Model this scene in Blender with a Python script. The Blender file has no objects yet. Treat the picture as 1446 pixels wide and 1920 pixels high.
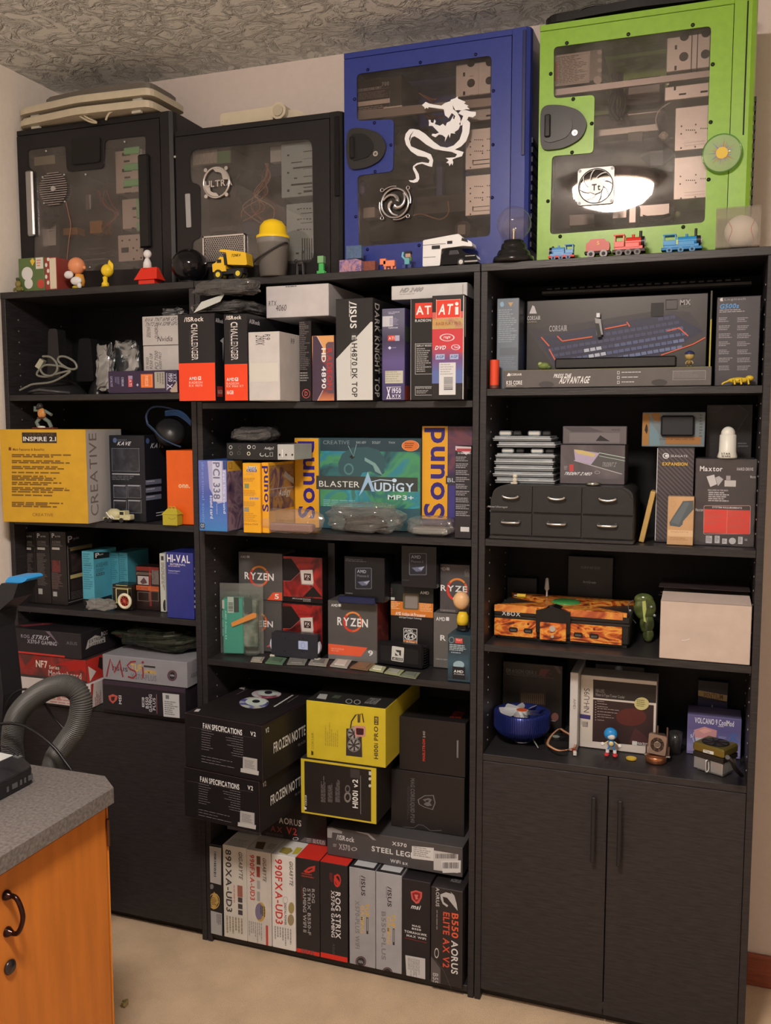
import bpy, bmesh, math, random
from mathutils import Vector, Matrix, noise
from mathutils.geometry import tessellate_polygon
random.seed(7)
PI = math.pi
col = bpy.context.scene.collection
sc = bpy.context.scene
# ---------------------------------------------------------------- camera
FPX, YAW, PIT, ROL = 1699.1, 0.34226, 0.09768, -0.00027
CAM = Vector((0.5158, -2.112, 1.4494))
_cy, _sy, _cp, _sp = math.cos(YAW), math.sin(YAW), math.cos(PIT), math.sin(PIT)
_f = Vector((-_sy, _cy, 0)); _r = Vector((_cy, _sy, 0)); _u = Vector((0, 0, 1))
FW = _f*_cp - _u*_sp; UP = _u*_cp + _f*_sp; RT = _r
RT, UP = RT*math.cos(ROL)+UP*math.sin(ROL), UP*math.cos(ROL)-RT*math.sin(ROL)
cd = bpy.data.cameras.new('camera'); cam = bpy.data.objects.new('camera', cd); col.objects.link(cam)
cd.sensor_fit = 'VERTICAL'; cd.sensor_height = 36; cd.lens = FPX/1920*36; cd.clip_start = 0.02
cam.matrix_world = Matrix(((RT.x, UP.x, -FW.x, CAM.x), (RT.y, UP.y, -FW.y, CAM.y), (RT.z, UP.z, -FW.z, CAM.z), (0, 0, 0, 1)))
sc.camera = cam
# ---------------------------------------------------------------- world, exposure, lamp power
sc.view_settings.view_transform = 'Standard'; sc.view_settings.look = 'None'
sc.view_settings.gamma = 1; sc.view_settings.exposure = 0.0; sc.view_settings.use_curve_mapping = False
wd = bpy.data.worlds.new('world'); sc.world = wd; wd.use_nodes = True
wd.node_tree.nodes['Background'].inputs[0].default_value = (1, .84, .72, 1)
wd.node_tree.nodes['Background'].inputs[1].default_value = 0.05
LAMP_POWER = 195.0
LAMP_COL = (1, .86, .75)
# ---------------------------------------------------------------- measuring helpers (points of the real place from the photograph's sight lines)
def ray(px, py): return FW + RT*((px-723)/FPX) - UP*((py-960)/FPX)
VW = dict(a1=(0,140,380), a2=(310,140,660), a3=(620,40,1020), a4=(980,0,1446), b1=(0,540,360), b2=(320,500,620), b3=(580,500,920), b4=(900,500,1446),
 c1=(0,740,380), c2=(360,780,640), c3=(580,780,900), c4=(890,740,1200), c5=(1150,740,1446), d1=(0,980,390), d2=(370,1010,640), d3=(600,1010,900),
 d4=(890,1030,1200), d5=(1160,1030,1446), e1=(0,1140,390), e2=(330,1270,600), e3=(540,1280,900), e4=(890,1220,1180), e5=(1100,1220,1446),
 f1=(370,1540,640), f2=(600,1540,900), f3=(0,1040,331.45), f4=(0,1430,400), f5=(880,1400,1446), o=(0,0,1446))
def vs(v): a = VW[v]; return 1446/(a[2]-a[0])
def V_ray(v, x, y): a = VW[v]; s = vs(v); return ray(a[0]+x/s, a[1]+y/s)
def atY(v, x, y, Y): d = V_ray(v, x, y); return CAM + d*((Y-CAM.y)/d.y)
def atZ(v, x, y, Z): d = V_ray(v, x, y); return CAM + d*((Z-CAM.z)/d.z)
def atX(v, x, y, X): d = V_ray(v, x, y); return CAM + d*((X-CAM.x)/d.x)
# ---------------------------------------------------------------- materials
def lin(c): c /= 255; return c/12.92 if c <= .04045 else ((c+.055)/1.055)**2.4
KL = (1.03, .90, .80)
def alb(c): return tuple(max(.002, min(.92, lin(v)/k)) for v, k in zip(c, KL)) + (1,)
MC = {}
def mat(c, rough=.5, metal=0, nz=0, scale=40, bump=0, alpha=1, spec=.34, c2=None, emit=0, stretch=None, coat=0):
    key = (c, rough, metal, nz, scale, bump, alpha, spec, c2, emit, stretch, coat)
    if key in MC: return MC[key]
    m = bpy.data.materials.new('surface'); m.use_nodes = True; nt = m.node_tree; N = nt.nodes; b = N['Principled BSDF']
    A = alb(c)
    b.inputs['Base Color'].default_value = A; b.inputs['Roughness'].default_value = rough; b.inputs['Metallic'].default_value = metal
    b.inputs['Specular IOR Level'].default_value = spec; b.inputs['Alpha'].default_value = alpha
    if coat: b.inputs['Coat Weight'].default_value = coat; b.inputs['Coat Roughness'].default_value = .12
    if emit:
        b.inputs['Emission Color'].default_value = A; b.inputs['Emission Strength'].default_value = emit
    if nz or bump or c2:
        tc = N.new('ShaderNodeTexCoord'); mp = N.new('ShaderNodeMapping'); nt.links.new(tc.outputs['Object'], mp.inputs[0])
        if stretch: mp.inputs['Scale'].default_value = stretch
        t = N.new('ShaderNodeTexNoise'); t.inputs['Scale'].default_value = scale; t.inputs['Detail'].default_value = 5
        nt.links.new(mp.outputs[0], t.inputs[0])
        if nz or c2:
            r = N.new('ShaderNodeValToRGB'); e = r.color_ramp.elements
            if c2:
                e[0].position = .38; e[1].position = .62; e[0].color = A; e[1].color = alb(c2)
            else:
                e[0].position = .3; e[1].position = .7
                e[0].color = tuple(v*(1-nz) for v in A[:3])+(1,); e[1].color = tuple(min(1, v*(1+nz)) for v in A[:3])+(1,)
            nt.links.new(t.outputs[0], r.inputs[0]); nt.links.new(r.outputs[0], b.inputs['Base Color'])
        if bump:
            bp = N.new('ShaderNodeBump'); bp.inputs['Strength'].default_value = bump; bp.inputs['Distance'].default_value = .004
            nt.links.new(t.outputs[0], bp.inputs['Height']); nt.links.new(bp.outputs[0], b.inputs['Normal'])
    MC[key] = m; return m
def ramp_mat(cols, scale=6, rough=.35, dist=1.5, stretch=None):
    """printed picture: several colours flowing into each other"""
    key = ('ramp', tuple(cols), scale, rough, dist, stretch)
    if key in MC: return MC[key]
    m = bpy.data.materials.new('printed_picture'); m.use_nodes = True; nt = m.node_tree; N = nt.nodes; b = N['Principled BSDF']
    b.inputs['Roughness'].default_value = rough
    tc = N.new('ShaderNodeTexCoord'); t = N.new('ShaderNodeTexNoise'); t.inputs['Scale'].default_value = scale; t.inputs['Distortion'].default_value = dist; t.inputs['Detail'].default_value = 6
    mp = N.new('ShaderNodeMapping'); nt.links.new(tc.outputs['Object'], mp.inputs[0]); nt.links.new(mp.outputs[0], t.inputs[0])
    if stretch: mp.inputs['Scale'].default_value = stretch
    r = N.new('ShaderNodeValToRGB'); e = r.color_ramp.elements; n = len(cols)
    while len(e) < n: e.new(.5)
    for i, c in enumerate(cols): e[i].position = .3+.4*i/(n-1); e[i].color = alb(c)
    nt.links.new(t.outputs[0], r.inputs[0]); nt.links.new(r.outputs[0], b.inputs['Base Color'])
    MC[key] = m; return m
def grad_mat(cols, axis=2, h=.3, rough=.35):
    """printed vertical colour gradient over h metres of the object's own height"""
    key = ('grad', tuple(cols), axis, h, rough)
    if key in MC: return MC[key]
    m = bpy.data.materials.new('printed_gradient'); m.use_nodes = True; nt = m.node_tree; N = nt.nodes; b = N['Principled BSDF']
    b.inputs['Roughness'].default_value = rough
    tc = N.new('ShaderNodeTexCoord'); s = N.new('ShaderNodeSeparateXYZ'); d = N.new('ShaderNodeMath'); d.operation = 'DIVIDE'; d.inputs[1].default_value = h
    r = N.new('ShaderNodeValToRGB'); e = r.color_ramp.elements; n = len(cols)
    while len(e) < n: e.new(.5)
    for i, c in enumerate(cols): e[i].position = i/(n-1); e[i].color = alb(c)
    L = nt.links.new; L(tc.outputs['Object'], s.inputs[0]); L(s.outputs[axis], d.inputs[0]); L(d.outputs[0], r.inputs[0]); L(r.outputs[0], b.inputs['Base Color'])
    MC[key] = m; return m
def clear_mat(tint=(255, 255, 255), haze=.06, rough=.05, refl=1.45, bump=0, name='clear_plastic', hz=(210, 200, 190), scale=30, dust=0):
    key = ('clear', tint, haze, rough, refl, bump, hz, scale, dust)
    if key in MC: return MC[key]
    m = bpy.data.materials.new(name); m.use_nodes = True; nt = m.node_tree; N = nt.nodes; N.remove(N['Principled BSDF']); L = nt.links.new
    out = N['Material Output']; tr = N.new('ShaderNodeBsdfTransparent'); tr.inputs[0].default_value = tuple(lin(v) for v in tint)+(1,)
    gl = N.new('ShaderNodeBsdfGlossy'); gl.inputs['Roughness'].default_value = rough; gl.inputs[0].default_value = (1, 1, 1, 1)
    df = N.new('ShaderNodeBsdfDiffuse'); df.inputs[0].default_value = alb(hz)
    m1 = N.new('ShaderNodeMixShader'); m1.inputs[0].default_value = haze; m2 = N.new('ShaderNodeMixShader')
    fr = N.new('ShaderNodeLayerWeight'); fr.inputs[0].default_value = .5
    pw = N.new('ShaderNodeMath'); pw.operation = 'POWER'; pw.inputs[1].default_value = 4; ma = N.new('ShaderNodeMath'); ma.operation = 'MULTIPLY_ADD'; ma.use_clamp = True
    f0 = ((refl-1)/(refl+1))**2; ma.inputs[1].default_value = .8*min(1, f0/.04); ma.inputs[2].default_value = f0; L(fr.outputs['Facing'], pw.inputs[0]); L(pw.outputs[0], ma.inputs[0])
    L(tr.outputs[0], m1.inputs[1]); L(df.outputs[0], m1.inputs[2]); L(ma.outputs[0], m2.inputs[0]); L(m1.outputs[0], m2.inputs[1]); L(gl.outputs[0], m2.inputs[2]); L(m2.outputs[0], out.inputs[0])
    if dust:
        tc = N.new('ShaderNodeTexCoord'); t = N.new('ShaderNodeTexNoise'); t.inputs['Scale'].default_value = 9; t.inputs['Detail'].default_value = 5
        mr = N.new('ShaderNodeMapRange'); mr.inputs[1].default_value = .35; mr.inputs[2].default_value = .75; mr.inputs[3].default_value = haze*.5; mr.inputs[4].default_value = haze+dust
        L(tc.outputs['Object'], t.inputs[0]); L(t.outputs[0], mr.inputs[0]); L(mr.outputs[0], m1.inputs[0])
    if bump:
        tc = N.new('ShaderNodeTexCoord'); t = N.new('ShaderNodeTexNoise'); t.inputs['Scale'].default_value = scale; t.inputs['Detail'].default_value = 3; t.inputs['Distortion'].default_value = 1
        bp = N.new('ShaderNodeBump'); bp.inputs['Strength'].default_value = bump; bp.inputs['Distance'].default_value = .01
        L(tc.outputs['Object'], t.inputs[0]); L(t.outputs[0], bp.inputs['Height']); L(bp.outputs[0], gl.inputs['Normal']); L(bp.outputs[0], fr.inputs['Normal'])
    MC[key] = m; return m
def mt(c): return c if isinstance(c, bpy.types.Material) else mat(tuple(c))
WH = (225, 208, 196); BK = (22, 21, 23)
# ---------------------------------------------------------------- glyph cache
GL = {}
def glyph(ch, bold):
    k = (ch, bold)
    if k in GL: return GL[k]
    cu = bpy.data.curves.new('glyph', 'FONT'); cu.body = ch; cu.size = 1; cu.resolution_u = 3; cu.fill_mode = 'FRONT'; cu.offset = .022 if bold else 0
    ob = bpy.data.objects.new('glyph', cu); me = bpy.data.meshes.new_from_object(ob)
    vs_ = [tuple(v.co[:2]) for v in me.vertices]; fs = [tuple(p.vertices) for p in me.polygons]
    xs = [v[0] for v in vs_] or [0, .3]
    adv = (max(xs)+.10) if vs_ else .3
    lo = min(xs) if vs_ else 0
    GL[k] = (vs_, fs, lo, adv-lo if vs_ else .3)
    bpy.data.meshes.remove(me); bpy.data.objects.remove(ob); bpy.data.curves.remove(cu)
    return GL[k]
def layout(s, bold):
    V, F, x = [], [], 0
    for ch in s:
        g, f, lo, w = glyph(ch, bold); b = len(V)
        V += [(p[0]-lo+x, p[1]) for p in g]; F += [tuple(i+b for i in q) for q in f]; x += w
    xs = [v[0] for v in V]; ys = [v[1] for v in V]
    x0, x1, y0, y1 = min(xs), max(xs), min(ys), max(ys)
    return [((v[0]-x0)/(x1-x0), (v[1]-y0)/(y1-y0)) for v in V], F
# ---------------------------------------------------------------- mesh collector
class M:
    def __init__(s, k=1.0): s.v = []; s.f = []; s.m = []; s.s = []; s.mats = []; s.k = k; s.fix = True
    def mi(s, m):
        m = mt(m)
        if m not in s.mats: s.mats.append(m)
        return s.mats.index(m)
    def add(s, vs_, fs, m, smooth=False):
        b = len(s.v); k = s.k; s.v += [(p[0]*k, p[1]*k, p[2]*k) for p in vs_]; i = s.mi(m)
        for q in fs: s.f.append(tuple(j+b for j in q)); s.m.append(i); s.s.append(smooth)
    def box(s, x0, y0, z0, x1, y1, z1, m, c=0):
        if x0 > x1: x0, x1 = x1, x0
        if y0 > y1: y0, y1 = y1, y0
        if z0 > z1: z0, z1 = z1, z0
        if c <= 0:
            s.add([(x, y, z) for x in (x0, x1) for y in (y0, y1) for z in (z0, z1)], [(0, 1, 3, 2), (4, 6, 7, 5), (0, 4, 5, 1), (2, 3, 7, 6), (0, 2, 6, 4), (1, 5, 7, 3)], m)
        else:
            c = min(c, (x1-x0)/2.2, (y1-y0)/2.2, (z1-z0)/2.2)
            pts = []
            for x, sx in ((x0, 1), (x1, -1)):
                for y, sy in ((y0, 1), (y1, -1)):
                    for z, sz in ((z0, 1), (z1, -1)):
                        pts += [(x, y+sy*c, z+sz*c), (x+sx*c, y, z+sz*c), (x+sx*c, y+sy*c, z)]
            I = lambda a, b, d, w: (a*4+b*2+d)*3+w
            fs = []
            for a in (0, 1): fs.append((I(a,0,0,0), I(a,0,1,0), I(a,1,1,0), I(a,1,0,0))); fs.append((I(0,a,0,1), I(0,a,1,1), I(1,a,1,1), I(1,a,0,1))); fs.append((I(0,0,a,2), I(0,1,a,2), I(1,1,a,2), I(1,0,a,2)))
            for a in (0, 1):
                for b in (0, 1):
                    fs.append((I(a,b,0,0), I(a,b,1,0), I(a,b,1,1), I(a,b,0,1))); fs.append((I(a,0,b,0), I(a,1,b,0), I(a,1,b,2), I(a,0,b,2))); fs.append((I(0,a,b,1), I(1,a,b,1), I(1,a,b,2), I(0,a,b,2)))
                    for d in (0, 1): fs.append((I(a,b,d,0), I(a,b,d,1), I(a,b,d,2)))
            s.add(pts, fs, m)
    def cyl(s, p0, p1, r0, m, r1=None, n=16, cap=True):
        r1 = r0 if r1 is None else r1; p0 = Vector(p0); p1 = Vector(p1); a = (p1-p0).normalized()
        u = a.orthogonal().normalized(); w = a.cross(u); vs_ = []
        for p, r in ((p0, r0), (p1, r1)): vs_ += [tuple(p+(u*math.cos(2*PI*i/n)+w*math.sin(2*PI*i/n))*r) for i in range(n)]
        s.add(vs_, [(i, (i+1) % n, n+(i+1) % n, n+i) for i in range(n)], m, n > 8)
        if cap: s.add(vs_, [tuple(range(n))[::-1], tuple(range(n, 2*n))], m)
    def lathe(s, c, prof, m, n=20, axis=(0, 0, 1)):
        a = Vector(axis).normalized(); u = a.orthogonal().normalized(); w = a.cross(u); c = Vector(c); vs_ = []
        for r, z in prof: vs_ += [tuple(c+a*z+(u*math.cos(2*PI*i/n)+w*math.sin(2*PI*i/n))*max(r, 1e-5)) for i in range(n)]
        fs = [(j*n+i, j*n+(i+1) % n, (j+1)*n+(i+1) % n, (j+1)*n+i) for j in range(len(prof)-1) for i in range(n)]
        s.add(vs_, fs, m, True)
    def ell(s, cx, cy, cz, rx, ry, rz, m, n=14):
        vs_ = []; h = n//2
        for j in range(1, h):
            t = PI*j/h
            for i in range(n): a = 2*PI*i/n; vs_.append((cx+rx*math.sin(t)*math.cos(a), cy+ry*math.sin(t)*math.sin(a), cz-rz*math.cos(t)))
        b = len(vs_); vs_ += [(cx, cy, cz-rz), (cx, cy, cz+rz)]
        fs = [(j*n+i, j*n+(i+1) % n, (j+1)*n+(i+1) % n, (j+1)*n+i) for j in range(h-2) for i in range(n)]
        fs += [(b, (i+1) % n, i) for i in range(n)] + [(b+1, (h-2)*n+i, (h-2)*n+(i+1) % n) for i in range(n)]
        s.add(vs_, fs, m, True)
    def prism(s, pts, y0, y1, m, smooth=False):
        n = len(pts); vs_ = [(p[0], y0, p[1]) for p in pts]+[(p[0], y1, p[1]) for p in pts]
        s.add(vs_, [tuple(range(n)), tuple(range(n, 2*n))[::-1]], m); s.add(vs_, [(i, n+i, n+(i+1) % n, (i+1) % n) for i in range(n)], m, smooth)
    def slab(s, pts, z0, z1, m):
        n = len(pts); vs_ = [(p[0], p[1], z0) for p in pts]+[(p[0], p[1], z1) for p in pts]
        s.add(vs_, [tuple(range(n))[::-1], tuple(range(n, 2*n))]+[(i, (i+1) % n, n+(i+1) % n, n+i) for i in range(n)], m)
    def holed(s, loops, y0, y1, m):
        """plate in the xz plane: first loop the outline, the rest holes"""
        L = [[Vector((p[0], p[1], 0)) for p in l] for l in loops]; tris = tessellate_polygon(L)
        flat = [p for l in loops for p in l]; n = len(flat)
        vs_ = [(p[0], y0, p[1]) for p in flat]+[(p[0], y1, p[1]) for p in flat]; fs = [tuple(t) for t in tris]+[tuple(i+n for i in t[::-1]) for t in tris]
        b = 0
        for l in loops:
            q = len(l); fs += [(b+i, b+(i+1) % q, n+b+(i+1) % q, n+b+i) for i in range(q)]; b += q
        s.add(vs_, fs, m)
    def tube(s, pts, r, m, n=8, rr=None, closed=False):
        P = [Vector(p) for p in pts]; N_ = len(P); vs_ = []; up = None
        for i, p in enumerate(P):
            t = ((P[(i+1) % N_] if closed or i < N_-1 else P[i])-(P[i-1] if closed or i else P[0])).normalized()
            if up is None: up = t.orthogonal().normalized()
            up = (up-t*up.dot(t)); up = up.normalized() if up.length > 1e-6 else t.orthogonal().normalized(); w = t.cross(up); q = rr[i] if rr else r
            vs_ += [tuple(p+(up*math.cos(2*PI*j/n)+w*math.sin(2*PI*j/n))*q) for j in range(n)]
        K = N_ if closed else N_-1
        s.add(vs_, [(i*n+j, i*n+(j+1) % n, ((i+1) % N_)*n+(j+1) % n, ((i+1) % N_)*n+j) for i in range(K) for j in range(n)], m, True)
        if not closed: s.add(vs_, [tuple(range(n))[::-1], tuple(range((N_-1)*n, N_*n))], m)
    def ring(s, c, R, r, m, axis=(0, 1, 0), n=24, k=8):
        a = Vector(axis).normalized(); u = a.orthogonal().normalized(); w = a.cross(u); c = Vector(c)
        s.tube([c+(u*math.cos(2*PI*i/n)+w*math.sin(2*PI*i/n))*R for i in range(n)], r, m, k, closed=True)
    def build(s, name, parent=None, kind=None, label=None, world=False, fix=None):
        me = bpy.data.meshes.new(name); vs_ = s.v
        if world and parent is not None:
            inv = MX[parent.name].inverted(); vs_ = [tuple(inv @ Vector(p)) for p in vs_]
        me.from_pydata(vs_, [], s.f)
        for m in s.mats: me.materials.append(m)
        me.polygons.foreach_set('material_index', s.m); me.polygons.foreach_set('use_smooth', s.s)
        if s.fix if fix is None else fix:
            bm = bmesh.new(); bm.from_mesh(me); bmesh.ops.recalc_face_normals(bm, faces=bm.faces); bm.to_mesh(me); bm.free()
        me.update()
        o = bpy.data.objects.new(name, me); col.objects.link(o)
        if parent is not None: o.parent = parent
        if kind: o['kind'] = kind
        if label: o['label'] = label
        return o
MX = {}
def tag(o, label, cat, group=None):
    o['label'] = label; o['category'] = cat
    if group: o['group'] = group
    return o
def place(o, loc, rz=0, extra=None):
    if o.type == 'EMPTY' and o.name.split('.')[0] not in ('ceiling_lamp', 'bookcase'): loc = (loc[0], loc[1], loc[2]+.0012)
    m = Matrix.Translation(Vector(loc)) @ Matrix.Rotation(rz, 4, 'Z')
    if extra is not None: m = m @ extra
    o.matrix_world = m; MX[o.name] = m
def thing(name, label, cat, loc, rz=0, group=None, extra=None):
    o = bpy.data.objects.new(name, None); col.objects.link(o); o.empty_display_size = .02
    place(o, loc, rz, extra); return tag(o, label, cat, group)
def rounded(pts, r, n=4):
    out = []; N_ = len(pts)
    for i in range(N_):
        p = Vector(pts[i][:2]); a = Vector(pts[i-1][:2])-p; b = Vector(pts[(i+1) % N_][:2])-p; q = min(r, a.length*.45, b.length*.45)
        A = p+a.normalized()*q; B = p+b.normalized()*q
        for j in range(n+1): t = j/n; out.append(tuple(A*(1-t)**2+p*2*t*(1-t)+B*t*t))
    return out
def spline(pts, n=6, closed=False):
    P = [Vector(p) for p in pts]; out = []; N_ = len(P)
    for i in range(N_ if closed else N_-1):
        if closed: a, b, c, d = P[i-1], P[i], P[(i+1) % N_], P[(i+2) % N_]
        else: a, b, c, d = P[max(i-1, 0)], P[i], P[i+1], P[min(i+2, N_-1)]
        for j in range(n):
            t = j/n; out.append(.5*((2*b)+(c-a)*t+(2*a-5*b+4*c-d)*t*t+(3*b-a-3*c+d)*t**3))
    if not closed: out.append(P[-1])
    return out
# ---------------------------------------------------------------- printed faces
class Print:
    """flat print on one thing: every mark lies on the thing's own face"""
    def __init__(s, root, w, d, h, view): s.root = root; s.w, s.d, s.h = w, d, h; s.v = view; s.M = MX[root.name]; s.I = s.M.inverted(); s.n = 0; s.col = {}; s.face = 'F'; s.yf = 0
    def uv(s, x, y):
        o = s.I @ CAM; d = s.I.to_3x3() @ V_ray(s.v, x, y); F = s.face
        if F == 'F': t = (s.yf-o.y)/d.y; p = o+d*t; return p.x, p.z
        if F == 'R': t = (s.w-o.x)/d.x; p = o+d*t; return p.y, p.z
        if F == 'T': t = (s.h-o.z)/d.z; p = o+d*t; return p.x, p.y
    def pt(s, u, v, o):
        if s.face == 'F': return (u, s.yf-o, v)
        if s.face == 'R': return (s.w+o, u, v)
        if s.face == 'T': return (u, v, s.h+o)
    def _m(s, k):
        if k not in s.col: s.col[k] = M(); s.col[k].fix = False
        return s.col[k]
    def _o(s): s.n += 1; return .00025+.000014*s.n
    def clip(s, u, v):
        W = s.d if s.face == 'R' else s.w; H = s.d if s.face == 'T' else s.h
        return (min(max(u, .0008), W-.0008), min(max(v, .0008), H-.0008)) if s.cl else (u, v)
    cl = True
    def poly(s, pts, c, k='printed_graphics'):
        o = s._o(); q = [s.pt(*s.clip(*s.uv(*p)), o) for p in pts]; s._m(k).add(q, [tuple(range(len(q)))], c)
    def rect(s, x0, y0, x1, y1, c, k='printed_graphics'):
        xm, ym = (x0+x1)/2, (y0+y1)/2
        u0, u1 = s.uv(x0, ym)[0], s.uv(x1, ym)[0]; v0, v1 = s.uv(xm, y1)[1], s.uv(xm, y0)[1]
        s.uvrect(u0, v0, u1, v1, c, k)
    def uvrect(s, u0, v0, u1, v1, c, k='printed_graphics'):
        o = s._o(); u0, v0 = s.clip(u0, v0); u1, v1 = s.clip(u1, v1)
        s._m(k).add([s.pt(u0, v0, o), s.pt(u1, v0, o), s.pt(u1, v1, o), s.pt(u0, v1, o)], [(0, 1, 2, 3)], c)
    def fr(s, a, b, c_, d_, c, k='printed_graphics'):
        """rectangle in fractions of the face (left, bottom, right, top)"""
        W = s.d if s.face == 'R' else s.w; H = s.d if s.face == 'T' else s.h
        s.uvrect(a*W, b*H, c_*W, d_*H, c, k)
    def sticker(s, x0, y0, x1, y1, c=(205, 195, 188), lines=4, name='sticker', ink=(90, 84, 84)):
        s.rect(x0, y0, x1, y1, c, name)
        if lines: s.lines(x0+(x1-x0)*.1, y0+(y1-y0)*.1, x1-(x1-x0)*.1, y1-(y1-y0)*.1, lines, ink, k=name)
    def barcode(s, x0, y0, x1, y1, n=12, c=(50, 46, 46), vert=True, k='sticker'):
        rnd = random.Random(n)
        for i in range(n):
            a, b = i/n, (i+rnd.uniform(.3, .75))/n
            if vert: s.rect(x0+(x1-x0)*a, y0, x0+(x1-x0)*b, y1, c, k)
            else: s.rect(x0, y0+(y1-y0)*a, x1, y0+(y1-y0)*b, c, k)
    def ell(s, x, y, rx, ry, c, k='printed_graphics', n=20, a0=0, a1=2*PI):
        s.poly([(x+rx*math.cos(a0+(a1-a0)*i/n), y+ry*math.sin(a0+(a1-a0)*i/n)) for i in range(n)], c, k)
    def arc(s, x, y, rx, ry, wd, c, k='printed_graphics', n=24, a0=0, a1=2*PI, ry2=None):
        o = s._o(); P = []
        for i in range(n+1):
            a = a0+(a1-a0)*i/n
            for q in (1, 1-wd): P.append(s.pt(*s.clip(*s.uv(x+rx*q*math.cos(a), y+ry*q*math.sin(a))), o))
        s._m(k).add(P, [(2*i, 2*i+1, 2*i+3, 2*i+2) for i in range(n)], c)
    def frame(s, x0, y0, x1, y1, t, c, k='printed_graphics'):
        s.rect(x0, y0, x1, y0+t, c, k); s.rect(x0, y1-t, x1, y1, c, k); s.rect(x0, y0, x0+t, y1, c, k); s.rect(x1-t, y0, x1, y1, c, k)
    def stroke(s, pts, w, c, k='printed_graphics'):
        """a line of given width (view px) through points on the face"""
        o = s._o(); q = [Vector(s.uv(*p)) for p in pts]; a = Vector(s.uv(pts[0][0]+w, pts[0][1])); hw = abs(a.x-q[0].x)/2 or .0005; P = []
        if hw > .004: hw = .004
        for i, p in enumerate(q):
            t = (q[min(i+1, len(q)-1)]-q[max(i-1, 0)]); t = t.normalized() if t.length > 1e-9 else Vector((1, 0)); nn = Vector((-t.y, t.x))*hw
            P += [s.pt(*(p+nn), o), s.pt(*(p-nn), o)]
        s._m(k).add(P, [(2*i, 2*i+1, 2*i+3, 2*i+2) for i in range(len(q)-1)], c)
    def T(s, st, x0, y0, x1, y1, c=WH, rot=0, bold=True, k='lettering', shear=0):
        o = s._o(); xm, ym = (x0+x1)/2, (y0+y1)/2
        u0, u1 = s.uv(x0, ym)[0], s.uv(x1, ym)[0]; v0, v1 = s.uv(xm, y1)[1], s.uv(xm, y0)[1]
        V, F = layout(st, bold); P = []
        for a, b in V:
            if shear: a = a*(1-shear)+b*shear
            if rot == 90: a, b = 1-b, a
            elif rot == -90: a, b = b, 1-a
            elif rot == 180: a, b = 1-a, 1-b
            P.append(s.pt(*s.clip(u0+(u1-u0)*a, v0+(v1-v0)*b), o))
        s._m(k).add(P, F, c)
    def lines(s, x0, y0, x1, y1, n, c, rot=0, fill=.5, k='lettering', seed=1, right=False):
        """small print too fine to read: a bar per line of text, broken into words"""
        rnd = random.Random(seed*31+n); xm, ym = (x0+x1)/2, (y0+y1)/2
        u0, u1 = s.uv(x0, ym)[0], s.uv(x1, ym)[0]; v0, v1 = s.uv(xm, y1)[1], s.uv(xm, y0)[1]; o = s._o(); q = []
        for i in range(n):
            e = rnd.uniform(.55, 1); a = 0
            while a < e:
                b = min(a+rnd.uniform(.06, .22), e); p0, p1 = 1-(i+fill)/n, 1-i/n
                A, B = (1-b, 1-a) if right else (a, b)
                if rot == 90: r = (u0+(u1-u0)*(1-p1), v0+(v1-v0)*A, u0+(u1-u0)*(1-p0), v0+(v1-v0)*B)
                elif rot == -90: r = (u0+(u1-u0)*p0, v1-(v1-v0)*B, u0+(u1-u0)*p1, v1-(v1-v0)*A)
                else: r = (u0+(u1-u0)*A, v0+(v1-v0)*p0, u0+(u1-u0)*B, v0+(v1-v0)*p1)
                f = len(q); q += [s.pt(*s.clip(r[0], r[1]), o), s.pt(*s.clip(r[2], r[1]), o), s.pt(*s.clip(r[2], r[3]), o), s.pt(*s.clip(r[0], r[3]), o)]
                a = b+.025
        s._m(k).add(q, [tuple(range(i, i+4)) for i in range(0, len(q), 4)], c)
    def on(s, f, v=None, yf=None):
        s.face = f
        if v: s.v = v
        if yf is not None: s.yf = yf
        return s
    def done(s):
        for k in ('sticker', 'label'): # every sticker an object of its own
            if k not in s.col: continue
            m = s.col.pop(k); bb = [[min(m.v[i][a] for i in f) for a in range(3)]+[max(m.v[i][a] for i in f) for a in range(3)] for f in m.f]; G = []
            for i, b in enumerate(bb):
                hit = [g for g in G if all(b[a] < g[0][a+3]+.001 and b[a+3] > g[0][a]-.001 for a in range(3))]
                if hit:
                    g = max(hit, key=lambda g: sum(g[0][a+3]-g[0][a] for a in range(3))); g[1].append(i); g[0] = [min(g[0][a], b[a]) for a in range(3)]+[max(g[0][a+3], b[a+3]) for a in range(3)]
                else: G.append([b, [i]])
            for b, fs in G:
                n = M(); n.fix = False
                for i in fs: n.add([m.v[j] for j in m.f[i]], [tuple(range(len(m.f[i])))], m.mats[m.m[i]])
                n.build(k, s.root, fix=False)
        for k, m in s.col.items(): m.build(k, s.root, fix=False, kind='stuff' if k in ('printed_keys',) else None)
REG = []
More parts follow.
